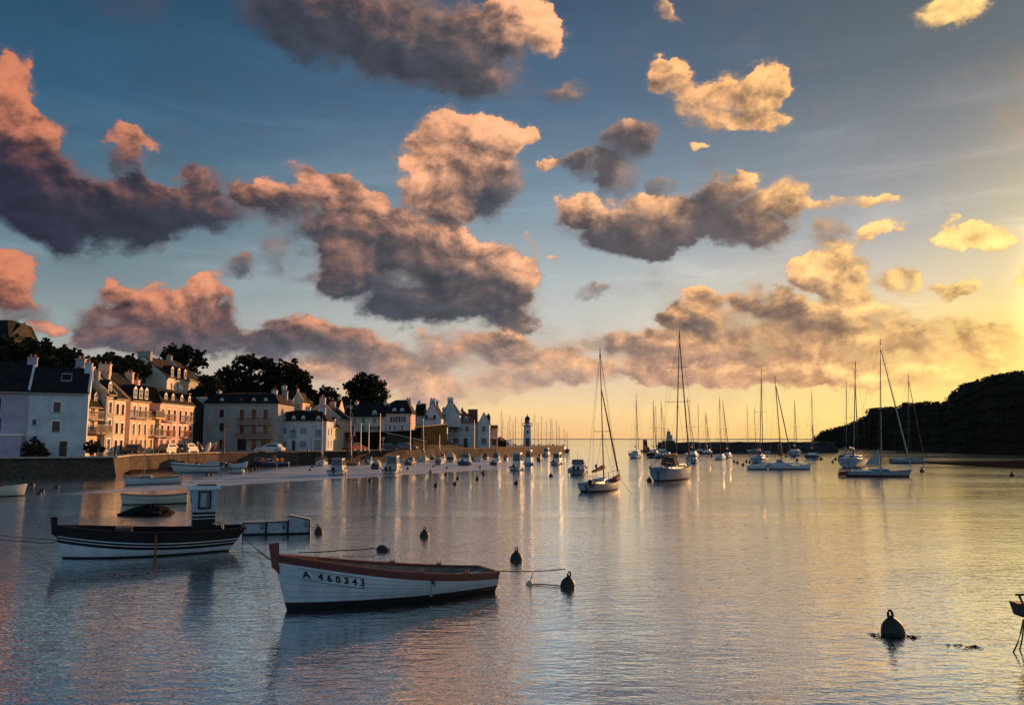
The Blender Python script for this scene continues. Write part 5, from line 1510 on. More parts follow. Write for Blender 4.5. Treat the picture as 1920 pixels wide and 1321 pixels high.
for dz, ta, tb in ((.235, .930, .69), (.485, .925, .69)):
    pts = [A_.pt(lerp(ta, tb, k/10), A_.sheer(lerp(ta, tb, k/10))-dz, side, .004) for k in range(11)]
    mb.tube(pts, .006, 4)
for tt in (.69,):
    mb.tube([A_.pt(tt, A_.sheer(tt)-.235, side, .004), A_.pt(tt, A_.sheer(tt)-.495, side, .004)], .006, 4)
mb.build('number_border', M['paint_black'], hA)

# ---------------- the dark fishing boat with its little wheelhouse
Pb, Ps = G(117, 1046), G(407, 1035)
Ps = Ps + Vector((.1, .75, 0)); dv = Pb-Ps; Lf = dv.length; ctr = (Pb+Ps)/2
zb_ = GY(103, 983, Pb.y).z; zm_ = GY(280, 996, ctr.y-.7).z; zs_ = GY(450, 990, Ps.y-.5).z
F_ = Boat('fishing_boat', 'dark wooden fishing boat with white stripes and small pale blue wheelhouse near the left', 'fishing boat', ctr, math.atan2(dv.y, dv.x), Lf, 2.1, fs=zs_, fm=zm_*.98, fb=zb_, draft=.5, tr=.58, rake=.34, full=2.1, boot=.06, flare=.5, mid=.45, stern_rake=.55)
hF = F_.hull('paint_white', 'antifoul', ((.05, 'wood_grey'), (.30, 'paint_black'), (.035, 'paint_white'), (.07, 'paint_black'), (.03, 'paint_white'), (.10, 'paint_black')), n=24)
F_.rail('paint_black', w=.09, h=.05, n=20, out=.03); F_.inside('paint_black', floor=.25, n=16)
F_.deck('wood_grey', drop=.22, t0=.72, t1=.97, name='foredeck')
sideF = 1 if (F_.Mi() @ Vector((0, 0, 0))).y > 0 else -1
st = F_.pt(1, zb_); mb = MB()
mb.add([(st.x-.14, -.06, zb_-.4), (st.x+.02, -.06, zb_-.3), (st.x+.07, -.06, zb_+.26), (st.x-.13, -.06, zb_+.27)] + [(st.x-.14, .06, zb_-.4), (st.x+.02, .06, zb_-.3), (st.x+.07, .06, zb_+.26), (st.x-.13, .06, zb_+.27)], [(0,1,2,3),(4,7,6,5),(0,4,5,1),(1,5,6,2),(2,6,7,3),(3,7,4,0)])
mb.build('stem_post', M['paint_black'], F_.o)
xw0 = (F_.Mi() @ GY(405, 990, ctr.y)).x; xw1 = (F_.Mi() @ GY(361, 990, ctr.y)).x
zw0 = zm_-.25; zw1 = GY(382, 961, ctr.y).z; zw2 = GY(382, 918, ctr.y).z; zw3 = GY(382, 912, ctr.y).z
lo, v = F_.box('wheelhouse_base', xw0, -.42, zw0, xw1, .42, zw1-.13, 'paint_black')
F_.box('stripe', xw0-.004, -.424, zw1-.127, xw1+.004, .424, zw1-.09, 'paint_white', lo)
F_.box('stripe', xw0-.003, -.423, zw1-.087, xw1+.003, .423, zw1-.002, 'paint_black', lo)
F_.box('stripe', xw0-.004, -.424, zw1-.24, xw1+.004, .424, zw1-.215, 'paint_white', lo)
up, v = F_.box('wheelhouse', xw0, -.42, zw1, xw1, .42, zw2, 'paint_blue', taper=(-.11, -.06, -.04))
mb = MB(); xm = (xw0+xw1)/2; zc = GY(382, 938, ctr.y).z; ww, wh = .17, .27
for sg in (1, -1):
    ys = sg*.445
    mb = MB()
    mb.box(xm-ww-.05, min(ys, ys+sg*.03), zc-wh-.05, xm-ww, max(ys, ys+sg*.03), zc+wh+.05); mb.box(xm+ww, min(ys, ys+sg*.03), zc-wh-.05, xm+ww+.05, max(ys, ys+sg*.03), zc+wh+.05)
    mb.box(xm-ww, min(ys, ys+sg*.03), zc-wh-.05, xm+ww, max(ys, ys+sg*.03), zc-wh); mb.box(xm-ww, min(ys, ys+sg*.03), zc+wh, xm+ww, max(ys, ys+sg*.03), zc+wh+.05)
    wf = mb.build('window_frame', M['paint_black'], up)
    mb = MB(); mb.box(xm-ww+.001, min(ys+sg*.002, ys+sg*.012), zc-wh+.001, xm+ww-.001, max(ys+sg*.002, ys+sg*.012), zc+wh-.001); mb.build('pane', M['boat_glass'], wf)
    mb = MB(); mb.box(xm-.05, min(ys+sg*.014, ys+sg*.02), zc-wh+.03, xm+.12, max(ys+sg*.014, ys+sg*.02), zc+wh-.03); mb.build('curtain', M['canvas_grey'], wf)
F_.panes(up, v, ('front', 'back'), z=(.35, .85), n=1)
F_.box('roof', xw0-.14, -.52, zw2, xw1+.20, .52, zw3+.01, 'paint_white', up, taper=(.02, .02, .02))
mb = MB(); mb.box(xw0-.02, -.44, zw3+.012, xw1-.15, .44, zw3+.04); mb.tube([(xw1+.1, -.3, zw3), (xw1+.1, -.3, zw3+.12), (xw1+.02, .3, zw3+.12)], .012, 5); mb.build('roof_rack', M['iron'], up)
xb_ = (F_.Mi() @ GY(233, 990, ctr.y)).x; F_.box('engine_box', xb_-.26, -.4, .3, xb_+.26, .4, GY(233, 985, ctr.y).z, 'door_wood')
xp_ = (F_.Mi() @ GY(293, 1000, ctr.y-.9)).x; t_ = .5 + xp_/Lf; mb = MB(); q0 = F_.pt(t_, zm_*.9, sideF, .05); q1 = F_.pt(t_, .05, sideF, .18)
mb.tube([(xp_, q0.y, q0.z), (xp_, q0.y+sideF*.05, .3), (xp_, q0.y+sideF*.05, -.1)], .035, 5); mb.build('leg_spar', M['rust_iron'], F_.o)
F_.thwart(.30, 'wood_grey'); F_.thwart(.62, 'wood_grey')
xs_ = -Lf/2
for sg in (-1, 1):
    mb = MB(); mb.tube([(xw0-.05, sg*.4, zs_+.22), (xs_+.6, sg*.45, zs_+.18), (xs_+.1, sg*.35, zs_+.12)], .02, 5)
    for q in (.1, .5): mb.tube([(xs_+q+.1, sg*.38, zs_-.1), (xs_+q+.1, sg*.38, zs_+.15)], .018, 4)
    mb.build('stern_rail', M['alu'], F_.o)
mb = MB()
hull_text(F_, 'AV 276104', .90, .22, .13, 'wood_grey', sideF, .14, hF, name='number') if False else None

# ---------------- two small boats behind the fishing boat
def open_boat(name, label, x0, x1, ywl, ygun, th, ratio=.36, top='gelcoat', bands=(), rail='wood_grey', inner='wood_grey', thw=(.25, .55), fbs=(1., .9, 1.35), tr=.65, cat='rowing boat', rake=.05, floor=.1, bottom='antifoul', group=None):
    c, rz, L, B = place(x0, x1, ywl, th, ratio)
    f = max(.28, GY((x0+x1)/2, ygun, c.y-B*.3).z)
    b = Boat(name, label, cat, c, rz, L, B, fs=f*fbs[0], fm=f*fbs[1], fb=f*fbs[2], draft=.25, tr=tr, rake=L*rake, full=2.1, boot=.06, group=group)
    b.hull(top, bottom, bands, n=14); b.rail(rail, n=14, w=.05); b.inside(inner, floor=floor)
    for t in thw: b.thwart(t, inner)
    return b
b = open_boat('sailing_dinghy', 'white half decked sailing dinghy with thin mast moored off the lit quay wall', 240, 334, 908.5, 894, -88, .34, top='gelcoat', fbs=(1.05, .9, 1.1), cat='dinghy', thw=(.3,))
b.deck('gelcoat', t0=.45, t1=.97, name='foredeck', drop=.03)
par, v = b.box('cabin', b.L*.02, -b.B*.25, b.fm-.03, b.L*.30, b.B*.25, b.fm+.22, 'gelcoat', taper=(.3, .05, .06)); b.panes(par, v, ('left', 'right'), n=1)
mx = (b.Mi() @ GY(270, 890, b.o.location.y)).x
b.rig(mx, b.fm+.18, tip_local(b, 274, 775, mx, b.fm+.18), spreader=(), rmast=.03, boom=False, wires=True, wr=.008)
mb = MB(); mb.box(b.pt(0, .3).x-.1, -.02, -.3, b.pt(0, .3).x-.003, .02, b.fs+.15); mb.build('rudder', M['varnish'], b.o)
b = open_boat('rowing_boat', 'long pale lapstrake rowing boat lying in front of the sailing dinghy', 235, 346, 945.5, 927, -87, .30, top='gelcoat_cream', bands=((.05, 'wood_grey'),), rail='wood_grey', fbs=(1.05, .88, 1.15), rake=.03, inner='wood_grey')
mb = MB()
for side in (1, -1):
    for d in (.16, .27): mb.tube([b.pt(k/14, b.sheer(k/14)-d, side, .004) for k in range(15)], .012, 4)
mb.build('strake', M['wood_grey'], b.o)
b = open_boat('rowing_boat', 'small pale rowing boat cut by the left edge of the picture', -42, 38, 931, 912, 92, .36, top='gelcoat_cream', rail='gelcoat', bands=((.08, 'gelcoat'),), fbs=(1., .95, 1.2))
b.box('storage_box', -.6, -.3, .3, .2, .3, b.fm+.12, 'paint_red')
# ---------------- yachts with tall masts, centre and right
Y1 = sailboat('nearest yacht, with leaning mast, brown sail cover and red sail heaped on its foredeck', 1081, 1178, 922.5, 32, (1125, 655), ratio=.36, cover='canvas_brown', furled=(.70, 'canvas_brown'), spreader=(.36,), boom_rise=-.10, bx=.05, top='gelcoat_grey', sprk=.36, thmin=25)
mb = MB(); s1 = 1 if (Y1.Mi() @ Vector((0, 0, 0))).y > 0 else -1
pts = []
for k in range(9):
    t = lerp(.56, .95, k/8); p = Y1.pt(t, Y1.sheer(t), s1); pts.append((p.x, p.y*.72, p.z+.16+.07*math.sin(k*2.3)))
mb.tube(pts, [.10, .19, .24, .21, .26, .2, .22, .15, .05], 8)
mb.build('heaped_sail', M['canvas_red'], Y1.o, smooth=True)
Y1.outboard(y=-.5, up=True)
Y2 = sailboat('big white yacht with tall mast and long dark cabin window, brown canopy at its stern', 1216, 1312, 902, 36, (1274, 620), ratio=.34, cover='canvas_brown', furled=(.94, 'canvas_brown'), spreader=(.46, .72), bx=.08, fbk=1.45, boom_rise=.0, top='gelcoat_grey', sprk=.5, thmin=22)
par, v = Y2.box('sprayhood', -Y2.L*.20, -Y2.B*.28, Y2.fm+.3, -Y2.L*.04, Y2.B*.28, Y2.fm+1.05, 'canvas_brown', taper=(.5, .1, .15))
mb = MB(); q = Y2.pt(0, Y2.fs)
rows = [[(q.x+lerp(-.55, -.12, k/3), .75*math.sin(a), .55+Y2.fs*.6+.28*math.cos(a)) for a in [2*PI*i/14 for i in range(14)]] for k in range(4)]
mb.grid(rows, closed=True); mb.build('inflatable_dinghy', M['canvas_grey'], Y2.o)
sailboat('white yacht with furled brown foresail farthest left of the boats beyond the nearest yacht', 1177, 1208, 858, 30, (1193, 738), furled=(.95, 'canvas_grey'), cover='canvas_brown', detail=2)
sailboat('dark hulled yacht with black sail cover behind the canopy of the big white yacht', 1212, 1240, 856, 26, (1225, 750), top='paint_black', furled=(.9, 'canvas_brown'), cover='canvas_blue', detail=1)
sailboat('small cream sailing boat squeezed right behind the big white yacht mast base', 1240, 1262, 857, 40, (1239, 751), top='gelcoat_cream', detail=1, bx=-.2, boom=False)
sailboat('white yacht moored just right of the big yacht mast with two crossing stays', 1283, 1313, 858, 28, (1289, 745), furled=(.9, 'canvas_grey'), cover='canvas_blue', detail=1)
sailboat('dark hulled yacht with pale cover and outboard right of the crossing stays', 1311, 1335, 851, 60, (1322, 770), top='paint_navy', detail=1, furled=(.9, 'canvas_grey'))
sailboat('white sloop showing its square stern with two windows, thin straight mast', 1339, 1363, 861, 14, (1349, 745), detail=1, cover='canvas_grey', mmat='rust_iron', boom=False)
sailboat('white sloop half hidden by the square sterned sloop, mast leaning left', 1352, 1375, 857.5, 32, (1355, 749), detail=1, cover='canvas_grey', furled=(.9, 'canvas_brown'))
sailboat('small pale yacht lying before the breakwater with slanting stay on its left', 1393, 1412, 848, 24, (1401, 760), detail=1, top='gelcoat_grey')
sailboat('broad white yacht with dark sprayhood right of the breakwater gap, very tall mast', 1406, 1443, 868, 38, (1428, 692), detail=2, furled=(.96, 'canvas_brown'), cover='canvas_brown', top='gelcoat_grey', spreader=(.5,))
sailboat('white yacht showing stern quarter before the breakwater left of the dark hulled sloop', 1476, 1505, 853.5, 40, (1490, 749), detail=1, furled=(.9, 'canvas_brown'), cover='canvas_grey', top='gelcoat_grey')
sailboat('sloop with dark brown hull and white waterline near the foot of the headland', 1508, 1539, 861, 34, (1522, 735), detail=1, top='door_wood', bottom='gelcoat', boot=.2, furled=(.5, 'canvas_brown'), cover='canvas_brown')
sailboat('dark yacht with bimini frames, leftmost of the four yachts below the headland', 1571, 1602, 861, 38, (1587, 716), detail=2, top='paint_navy', cover='canvas_grey', spreader=(.42,))
sailboat('white yacht with blue sprayhood half hidden behind the long low racing yacht', 1571, 1630, 877, 52, (1604, 678), detail=2, furled=(.8, 'canvas_brown'), cover='canvas_grey', top='gelcoat_grey', spreader=(.4,), fbk=1.1)
Y3 = sailboat('long low racing yacht with tallest mast and pale triangular sail folded on its boom', 1592, 1699, 893.5, 80, (1651, 637), ratio=.30, detail=2, furled=(.93, 'canvas_grey'), cover=None, boom=False, fbk=.82, top='gelcoat_grey', spreader=(.35, .62), bx=.06, bottom='antifoul_red', boot=.16)
mx = Y3.L*.06; z = Y3.fm+.45
mb = MB(); a, b2, c2 = Vector((mx-.1, 0, z+2.0)), Vector((mx-.1, 0, z+.2)), Vector((mx-Y3.L*.26, 0, z+.25))
mb.add([a, b2, c2, a+Vector((0,.14,0)), b2+Vector((0,.2,0)), c2+Vector((0,.1,0))], [(0,1,2),(3,5,4),(0,2,5,3),(1,4,5,2),(0,3,4,1)]); mb.build('mainsail_fold', M['canvas_grey'], Y3.o)
mb = MB(); mb.tube([(mx, 0, z+.1), (mx-Y3.L*.30, 0, z+.15)], .05, 6); mb.build('boom', M['alu_dark'], Y3.o)
mb = MB(); q = Y3.pt(0, .3); mb.box(q.x-.9, -Y3.B*.3, .05, q.x-.01, Y3.B*.3, .25); mb.box(q.x-.75, -Y3.B*.28, .26, q.x-.01, Y3.B*.28, .5); mb.build('stern_platform', M['antifoul_red'], Y3.o)
sailboat('white yacht with row of cabin windows, rightmost of the yachts below the headland', 1672, 1729, 868, 62, (1703, 700), detail=2, furled=(.92, 'canvas_brown'), cover='canvas_brown', fbk=1.15, top='gelcoat_grey', spreader=(.42,))
# trimaran
c, rz, L, B = place(1443, 1483, 880, 62, .42)
Tm = Boat('trimaran', 'white trimaran with two outrigger floats and tall slender mast', 'trimaran', c, rz-.0, L*1.05, B*.8, fs=.8, fm=.75, fb=.9, draft=.3, tr=.8, rake=.3)
Tm.hull('gelcoat', n=12); Tm.deck('gelcoat'); par, v = Tm.box('cabin', -L*.15, -B*.28, .7, L*.22, B*.28, 1.35, 'gelcoat', taper=(.7, .1, .15)); Tm.panes(par, v, ('left', 'right', 'back'), n=2)
mx = .2; Tm.rig(mx, 1.3, tip_local(Tm, 1453, 705, mx, 1.3), furled=(.55, 'canvas_brown'), cover=None if False else 'canvas_brown', spreader=(.5,), rmast=.07) if False else Tm.rig(mx, 1.3, tip_local(Tm, 1453, 705, mx, 1.3), furled=(.9, 'canvas_brown'), spreader=(.5,), rmast=.07, boomcover='canvas_brown', boom_len=.4)
sc_ = c.y/FPX
for px in (1420, 1499):
    dx = (px-1463)*sc_
    f = Boat('outrigger_float', '', '', (0, 0, 0), 0, L*.95, .75, fs=.55, fm=.55, fb=.75, draft=.2, tr=.5, rake=.3)
    for k in ('label', 'category'):
        if k in f.o: del f.o[k]
    f.hull('gelcoat', n=10, name='float_hull'); f.deck('gelcoat', name='float_deck', n=6)
    f.o.parent = Tm.o; wpos = Vector((c.x+dx, c.y-.2, 0)); f.o.location = Tm.Mi() @ wpos; f.o.rotation_euler = (0, 0, 0)
    mb = MB(); lp = Tm.Mi() @ wpos
    for q in (-.9, .9): mb.tube([(q, 0, .8), (lp.x*.5+q, lp.y*.5, .85), (lp.x+q, lp.y, .45)], .09, 6)
    mb.build('outrigger_beam', M['gelcoat'], Tm.o)

# masts of the marina behind the pier and the boats under them: all alike at this size
proto = None
def far_yacht(px, pt, yb, dist, label, group, k):
    z = 0
    g = GY(px, 822, dist); c = Vector((g.x, dist, 0))
    H = GY(px, pt, dist).z
    L = max(6.0, min(10.5, H*.75)); B = L*.32
    b = Boat('moored_yacht', label, 'sailboat', c, R(60+(k*37) % 50), L, B, fs=.8, fm=.75, fb=1.05, tr=.7, rake=.5, group=group)
    b.hull(('gelcoat', 'gelcoat_grey', 'paint_navy')[k % 3], n=6); b.deck('gelcoat', n=5)
    par, v = b.box('cabin', -L*.1, -B*.26, .65, L*.22, B*.26, 1.2, 'gelcoat', taper=(.5, .1, .15)); b.panes(par, v, ('left', 'right'), n=1)
    b.rig(L*.07, 1.15, (L*.07-.1, 0, H), spreader=(.5,), rmast=.085, wires=True, wr=.012, boomcover=('canvas_blue', 'canvas_brown', 'canvas_grey')[k % 3], boom=True, backstay=False, mmat='alu_dark')
    return b
GM = 'yachts in the marina behind the lighthouse pier'
for k, (px, pt) in enumerate(((938, 768.5), (943, 786), (952, 790), (955, 779), (963, 789), (967, 781), (978, 781), (1001, 775), (1010, 790), (1016, 780), (1024, 788), (1031, 784), (1036, 785), (1044, 788), (1048, 797), (1057, 803))):
    far_yacht(px, pt, 833, 262+(k*13) % 30, 'slender masted yacht among those moored behind the lighthouse pier', GM, k)
far_yacht(1063.5, 809, 838, 250, 'small low yacht lying off the tip of the lighthouse pier', None, 2)
GR = 'yachts moored along the inside of the right breakwater'
for k, (px, pt, Yd) in enumerate(((1232, 760, 224), (1311, 757, 228), (1326, 775, 222), (1419, 765, 226), (1242, 765, 230))):
    far_yacht(px, pt, 833, Yd, 'slender masted yacht moored inside the right breakwater', GR, k+1)
# small craft along the breakwater
GS = 'small open craft moored along the right breakwater'
for k, (px, py) in enumerate(((1372, 843), (1385, 841), (1417, 840), (1445, 839.5), (1462, 838.6), (1473, 839.6), (1555, 838.8), (1268, 846), (1303, 846), (1338, 843))):
    open_boat('small_craft', 'small open motor craft moored along the foot of the right breakwater', px-7, px+7, py, py-2.6, 70-(k*31) % 40, .36, top=('gelcoat', 'gelcoat_grey')[k % 2], group=GS, cat='small boat', thw=(.4,))
motorboat('dark work boat with metal gantry and orange wheelhouse beyond the big white yacht', 1200, 1222, 846, 50, 824, top='paint_black', cab='paint_orange', motors=0, detail=1)
# ---------------- motor boats
WB = [
 ('white cabin boat with pale roof moored alone off the blue shuttered house', 613, 656, 891, 30, 858.5, dict(kind='wheelhouse', motors=1, cab='gelcoat_grey', bands=((.12, 'gelcoat'), (.05, 'wood_grey')))),
 ('larger white cabin boat with big square windows right of the canvas covered boat', 716, 758, 889, 28, 853.5, dict(kind='wheelhouse', motors=2, cab='gelcoat_grey', bands=((.1, 'gelcoat'), (.09, 'paint_navy')))),
 ('dark blue boat under a domed grey canvas beside the larger cabin boat', 696, 717, 879.5, 20, 861, dict(kind='cover', top='paint_navy', motors=1)),
 ('low white cabin cruiser behind the canvas covered boat', 681, 702, 870, 25, 855, dict(kind='cuddy')),
 ('varnished brown launch with white cabin and orange light on its side', 757, 783, 871.5, 34, 857, dict(kind='cuddy', top='varnish')),
 ('grey covered boat, broad and low, left of the tall masted white launch', 815, 835, 871, 30, 861, dict(kind='cover', canvas='canvas_grey')),
 ('small white runabout with tilted windscreen behind the grey covered boat', 822, 838, 864, 30, 850, dict(kind='cuddy', detail=1)),
 ('white boat under raised cover left of the dark motor cruiser', 837, 857, 865.5, 22, 848, dict(kind='cover', canvas='canvas_grey')),
 ('dark hulled motor cruiser with white windscreen right of the raised cover boat', 858, 888, 872, 24, 850, dict(kind='cuddy', top='paint_navy')),
 ('small white speedboat catching the sun right beside the dark motor cruiser', 887, 904, 865, 60, 852, dict(kind='open')),
 ('white cruiser with dark hull stripe halfway between dark cruiser and lighthouse', 918, 943, 871, 30, 849, dict(kind='cuddy', bands=((.15, 'gelcoat'), (.3, 'paint_navy')))),
 ('white motor cruiser with dark wheelhouse windows in front of the lighthouse pier', 955, 987, 881.5, 30, 848, dict(kind='wheelhouse')),
 ('blue white fishing launch with tall wheelhouse directly below the lighthouse', 981, 1004, 872, 34, 843, dict(kind='wheelhouse', motors=0, bands=((.35, 'paint_blue'),))),
 ('small grey boat moored against the pier right of the lighthouse', 1016, 1034, 855, 30, 839, dict(kind='wheelhouse', detail=1)),
 ('white launch with orange lit canopy at the end of the lighthouse pier', 1031, 1060, 871, 36, 848, dict(kind='wheelhouse', cab='gelcoat_cream')),
 ('grey motor boat with slanted windscreen just left of the nearest yacht', 1066, 1103, 890, 12, 861, dict(kind='cuddy', motors=2, top='gelcoat_grey')),
 ('low grey cruiser with sloping windscreen behind the big white yacht stern', 1216, 1245, 858, 80, 845, dict(kind='cuddy', top='paint_navy')),
 ('white cabin boat bow on behind the big white yacht foredeck', 1288, 1310, 868, 10, 850, dict(kind='wheelhouse', top='gelcoat_grey', detail=1)),
]
WB += [
 ('tiny white cabin boat with its bow under the quay left of the lone cabin boat', 634, 648, 868, 20, 856, dict(kind='cuddy', detail=1, cab='gelcoat_cream')),
 ('small cream launch close under the quay behind the larger cabin boat', 742, 757, 866, 70, 855, dict(kind='wheelhouse', detail=1, cab='gelcoat_cream')),
 ('small open dark boat under the quay left of the bright masted launch', 768, 783, 862.5, 80, 854, dict(kind='open', top='paint_black', detail=1)),
 ('little blue covered boat beside the pier, left of the striped cruiser', 905, 918, 861, 25, 849, dict(kind='cover', canvas='canvas_blue', detail=1)),
 ('small white boat with red canvas just right of the striped cruiser', 944, 955, 863, 40, 852, dict(kind='cover', canvas='canvas_red', detail=1)),
 ('small navy launch moored right of the blue white fishing launch', 1006, 1018, 864, 35, 851, dict(kind='cuddy', top='paint_navy', detail=1)),
 ('low dark boat with grey cover between grey covered boat and raised cover boat', 802, 816, 861.5, 60, 853, dict(kind='cover', top='paint_black', detail=1)),
 ('small orange lit launch tied under the pier before the harbour office', 872, 885, 860, 75, 850, dict(kind='cuddy', top='varnish', detail=1)),
]
for lb, x0, x1, yw, th, yt, kw in WB: motorboat(lb, x0, x1, yw, th, yt, **kw)
# along the quay, left half
b = open_boat('speedboat', 'long white speedboat with dark side stripe lying along the lit quay', 330, 408, 885.5, 870, -88, .27, top='gelcoat', bands=((.09, 'gelcoat'), (.14, 'paint_navy')), rail='gelcoat', inner='gelcoat_grey', fbs=(.9, .95, 1.2), cat='speedboat', rake=.10)
b.deck('gelcoat', t0=.42, t1=.98, name='foredeck', drop=.02, camber=.12); b.box('windscreen', -b.L*.02, -b.B*.3, b.fm, b.L*.08, b.B*.3, b.fm+.35, 'boat_glass', taper=(.3, 0, .1)); b.outboard()
motorboat('white motor boat with blue cover moored behind the long white speedboat', 376, 420, 879, -82, 866, kind='cover', canvas='canvas_grey', ratio=.3, detail=1)
motorboat('small white boat with grey windscreen among the boats under the tenement', 409, 436, 876, -75, 861, kind='cuddy', ratio=.34, detail=1)
open_boat('rowing_boat', 'white rowing boat with bow raised to the right beneath the tenement', 431, 462, 878, 868, 85, .34, top='gelcoat', rail='gelcoat', inner='gelcoat_grey')
c, rz, L, B = place(430, 456, 888, 80, .5)
inf = empty('inflatable_dinghy', c, rz, 'round grey inflatable dinghy with orange sunlit end moored by the white speedboat', 'dinghy')
mb = MB(); r = .26; pts = [(-L/2, B*.38, r*.8), (L*.2, B*.38, r*.85), (L*.4, B*.22, r*.95), (L*.46, 0, r*1.05), (L*.4, -B*.22, r*.95), (L*.2, -B*.38, r*.85), (-L/2, -B*.38, r*.8)]
mb.tube(pts, [r*.6]+[r]*5+[r*.6], 10); mb.build('inflated_tube', M['canvas_grey'], inf, smooth=True)
mb = MB(); mb.box(-L*.42, -B*.34, .05, L*.36, B*.34, .13); mb.build('floor', M['gelcoat_grey'], inf)
mb = MB(); mb.box(-L*.42, -B*.34, .13, -L*.38, B*.34, .5); mb.build('transom', M['paint_black'], inf)
b = motorboat('navy fishing boat with orange floats and low wheelhouse moored under the white car', 482, 541, 873.5, -80, 853, kind='cuddy', top='paint_navy', ratio=.32, motors=0)
for k, q in enumerate((-.28, -.12, .3)):
    mb = MB(); mb.lathe([(.05, -.3), (.24, -.2), (.27, 0), (.24, .2), (.05, .32)], 10, c=(b.L*q, b.B*.35*(-1 if (b.Mi() @ Vector((0,0,0))).y < 0 else 1), b.fm+.35)); mb.build('float', M['orange_plastic'], b.o, smooth=True)
open_boat('rowing_boat', 'pale grey rowing boat at the foot of the quay left of the navy fishing boat', 457, 484, 873, 865, 85, .34, top='gelcoat_grey', rail='gelcoat', inner='gelcoat_grey')
motorboat('dark green workboat with white cover close under the quay below the shuttered house', 541, 556, 870.5, 30, 856, kind='cover', top='paint_black', detail=1)
motorboat('black hulled cabin boat with sunlit white cabin under the quay', 558, 584, 869.5, 50, 855, kind='cuddy', top='paint_black', detail=1)
sailboat('short white sailing boat with pale mast and lifted boom off the shuttered house', 590, 617, 873, 30, (605, 782), detail=2, mmat='alu', cover='canvas_grey', boom_rise=.35, spreader=(), forestay=.9)
sailboat('dark wooden sailing boat with very tall pale mast beside the white cabin boat', 649, 675, 872.5, 60, (657, 755), top='varnish', detail=1, mmat='alu', cover='canvas_blue', bx=-.15)
sailboat('white launch with bright mast and sunlit stern in the middle of the moored row', 782, 807, 865.5, 34, (793, 780), detail=2, mmat='alu', cover='canvas_grey', boom_rise=.3)
# spars of boats lying by the quay (hull behind others)
for (lb, x0, x1, yw, tip, mm) in (('small sailing boat with long rust red leaning mast aground below the tenement', 396, 428, 872, (428, 776), 'rust_iron'), ('small sailing boat with brown leaning mast beside the upright red dinghies', 374, 398, 871, (393, 775), 'varnish')):
    sailboat(lb, x0, x1, yw, -60, tip, detail=1, mmat=mm, spreader=(), cover=None, boom=False, top='gelcoat_grey')
for lb, px, yb, tip, Yd in (('slim pale flagpole on the quay nearer the side street', 676, 848, 792, 128), ('slim pale flagpole on the quay farther from the side street', 691, 847, 792, 130), ('bright pole standing on the quay before the cream terrace house', 712, 846, 775, 134), ('tall brass coloured pole before the pink mansard house', 769, 846, 780, 140), ('short orange lit pole before the brown retaining wall', 824, 845, 815, 150), ('tall pole standing on the quay before the harbour office', 889, 845, 788, 168)):
    g = GY(px, yb, Yd); h = GY(px, tip, Yd).z - ZQ
    o = empty('flagpole', (g.x, Yd, ZQ), 0, lb, 'pole'); mb = MB(); mb.tube([(0, 0, .1), (0, 0, h)], [.09, .05], 8); mb.build('pole', M['alu'], o)
    mb = MB(); mb.lathe([(.22, 0), (.2, .12), (.12, .16)], 8); mb.build('base', M['iron'], o)
    mb = MB(); mb.lathe([(.03, -.02), (.09, .05), (.02, .14)], 8, c=(0, 0, h)); mb.build('finial', M['iron'], o)

# ---------------- buoys
def buoy(name, label, px, py, w, kind='cone', group=None, tilt=0.0, mt='buoy_dark', rz=0.0):
    g = G(px, py); r = w/FPX*g.y/2; g = Vector((g.x, g.y+r*.5, 0))
    o = empty(name, g, rz, label, 'buoy', group, .1); o.rotation_euler = (tilt*.3, tilt, rz)
    if kind == 'cone':
        mb = MB(); mb.lathe([(.15*r, -.8*r), (.75*r, -.55*r), (.97*r, -.2*r), (1.0*r, .05*r), (.97*r, .38*r), (.87*r, .70*r), (.68*r, .98*r), (.44*r, 1.20*r), (.27*r, 1.32*r), (.21*r, 1.48*r)], 20)
        b_ = mb.build('float', M[mt], o, smooth=True)
        mb = MB(); z0 = 1.44*r; mb.tube([(-.20*r, 0, z0-.05*r), (-.17*r, 0, z0+.30*r), (-.07*r, 0, z0+.50*r), (.07*r, 0, z0+.50*r), (.17*r, 0, z0+.30*r), (.20*r, 0, z0-.05*r)], .115*r, 6); mb.build('lifting_eye', M[mt], o, smooth=True)
    else:
        mb = MB(); mb.lathe([(.2*r, -.9*r), (.75*r, -.6*r), (1.0*r, 0), (.85*r, .5*r), (.4*r, .88*r), (.1*r, .96*r)], 16); mb.build('float', M[mt], o, smooth=True)
        mb = MB(); mb.lathe([(.12*r, .92*r), (.14*r, 1.15*r), (.05*r, 1.2*r)], 8); mb.build('eye', M['iron'], o)
    return o
B1 = buoy('mooring_buoy', 'big dark pear shaped buoy floating alone at the lower right, slightly tilted', 1680, 1189, 42, tilt=-.10)
B2 = buoy('mooring_buoy', 'dark buoy holding the stern rope of the white rowing boat', 1065, 1101, 28, tilt=.12)
B3 = buoy('mooring_buoy', 'dark conical buoy beyond the stern of the white rowing boat', 968.5, 1051, 24)
B4 = buoy('mooring_buoy', 'dark conical buoy between the floating keep boxes and the nearest yacht', 795.5, 1006, 18)
B5 = buoy('mooring_buoy', 'dark buoy at the right end of the floating keep boxes', 597, 999.5, 17, tilt=-.2)
B6 = buoy('float_ball', 'small pale round float hanging under the stern rope of the white rowing boat', 993, 1096, 14, kind='ball', mt='buoy_pale')
B7 = buoy('mooring_buoy', 'dark buoy lying on its side at the end of the weedy rope', 714, 1032, 20, kind='cone', tilt=1.35)
G1 = 'small dark mooring buoys scattered in mid harbour'; G2 = 'small dark mooring buoys among the right hand yachts'; G3 = 'tiny dark buoys lying off the left quay'
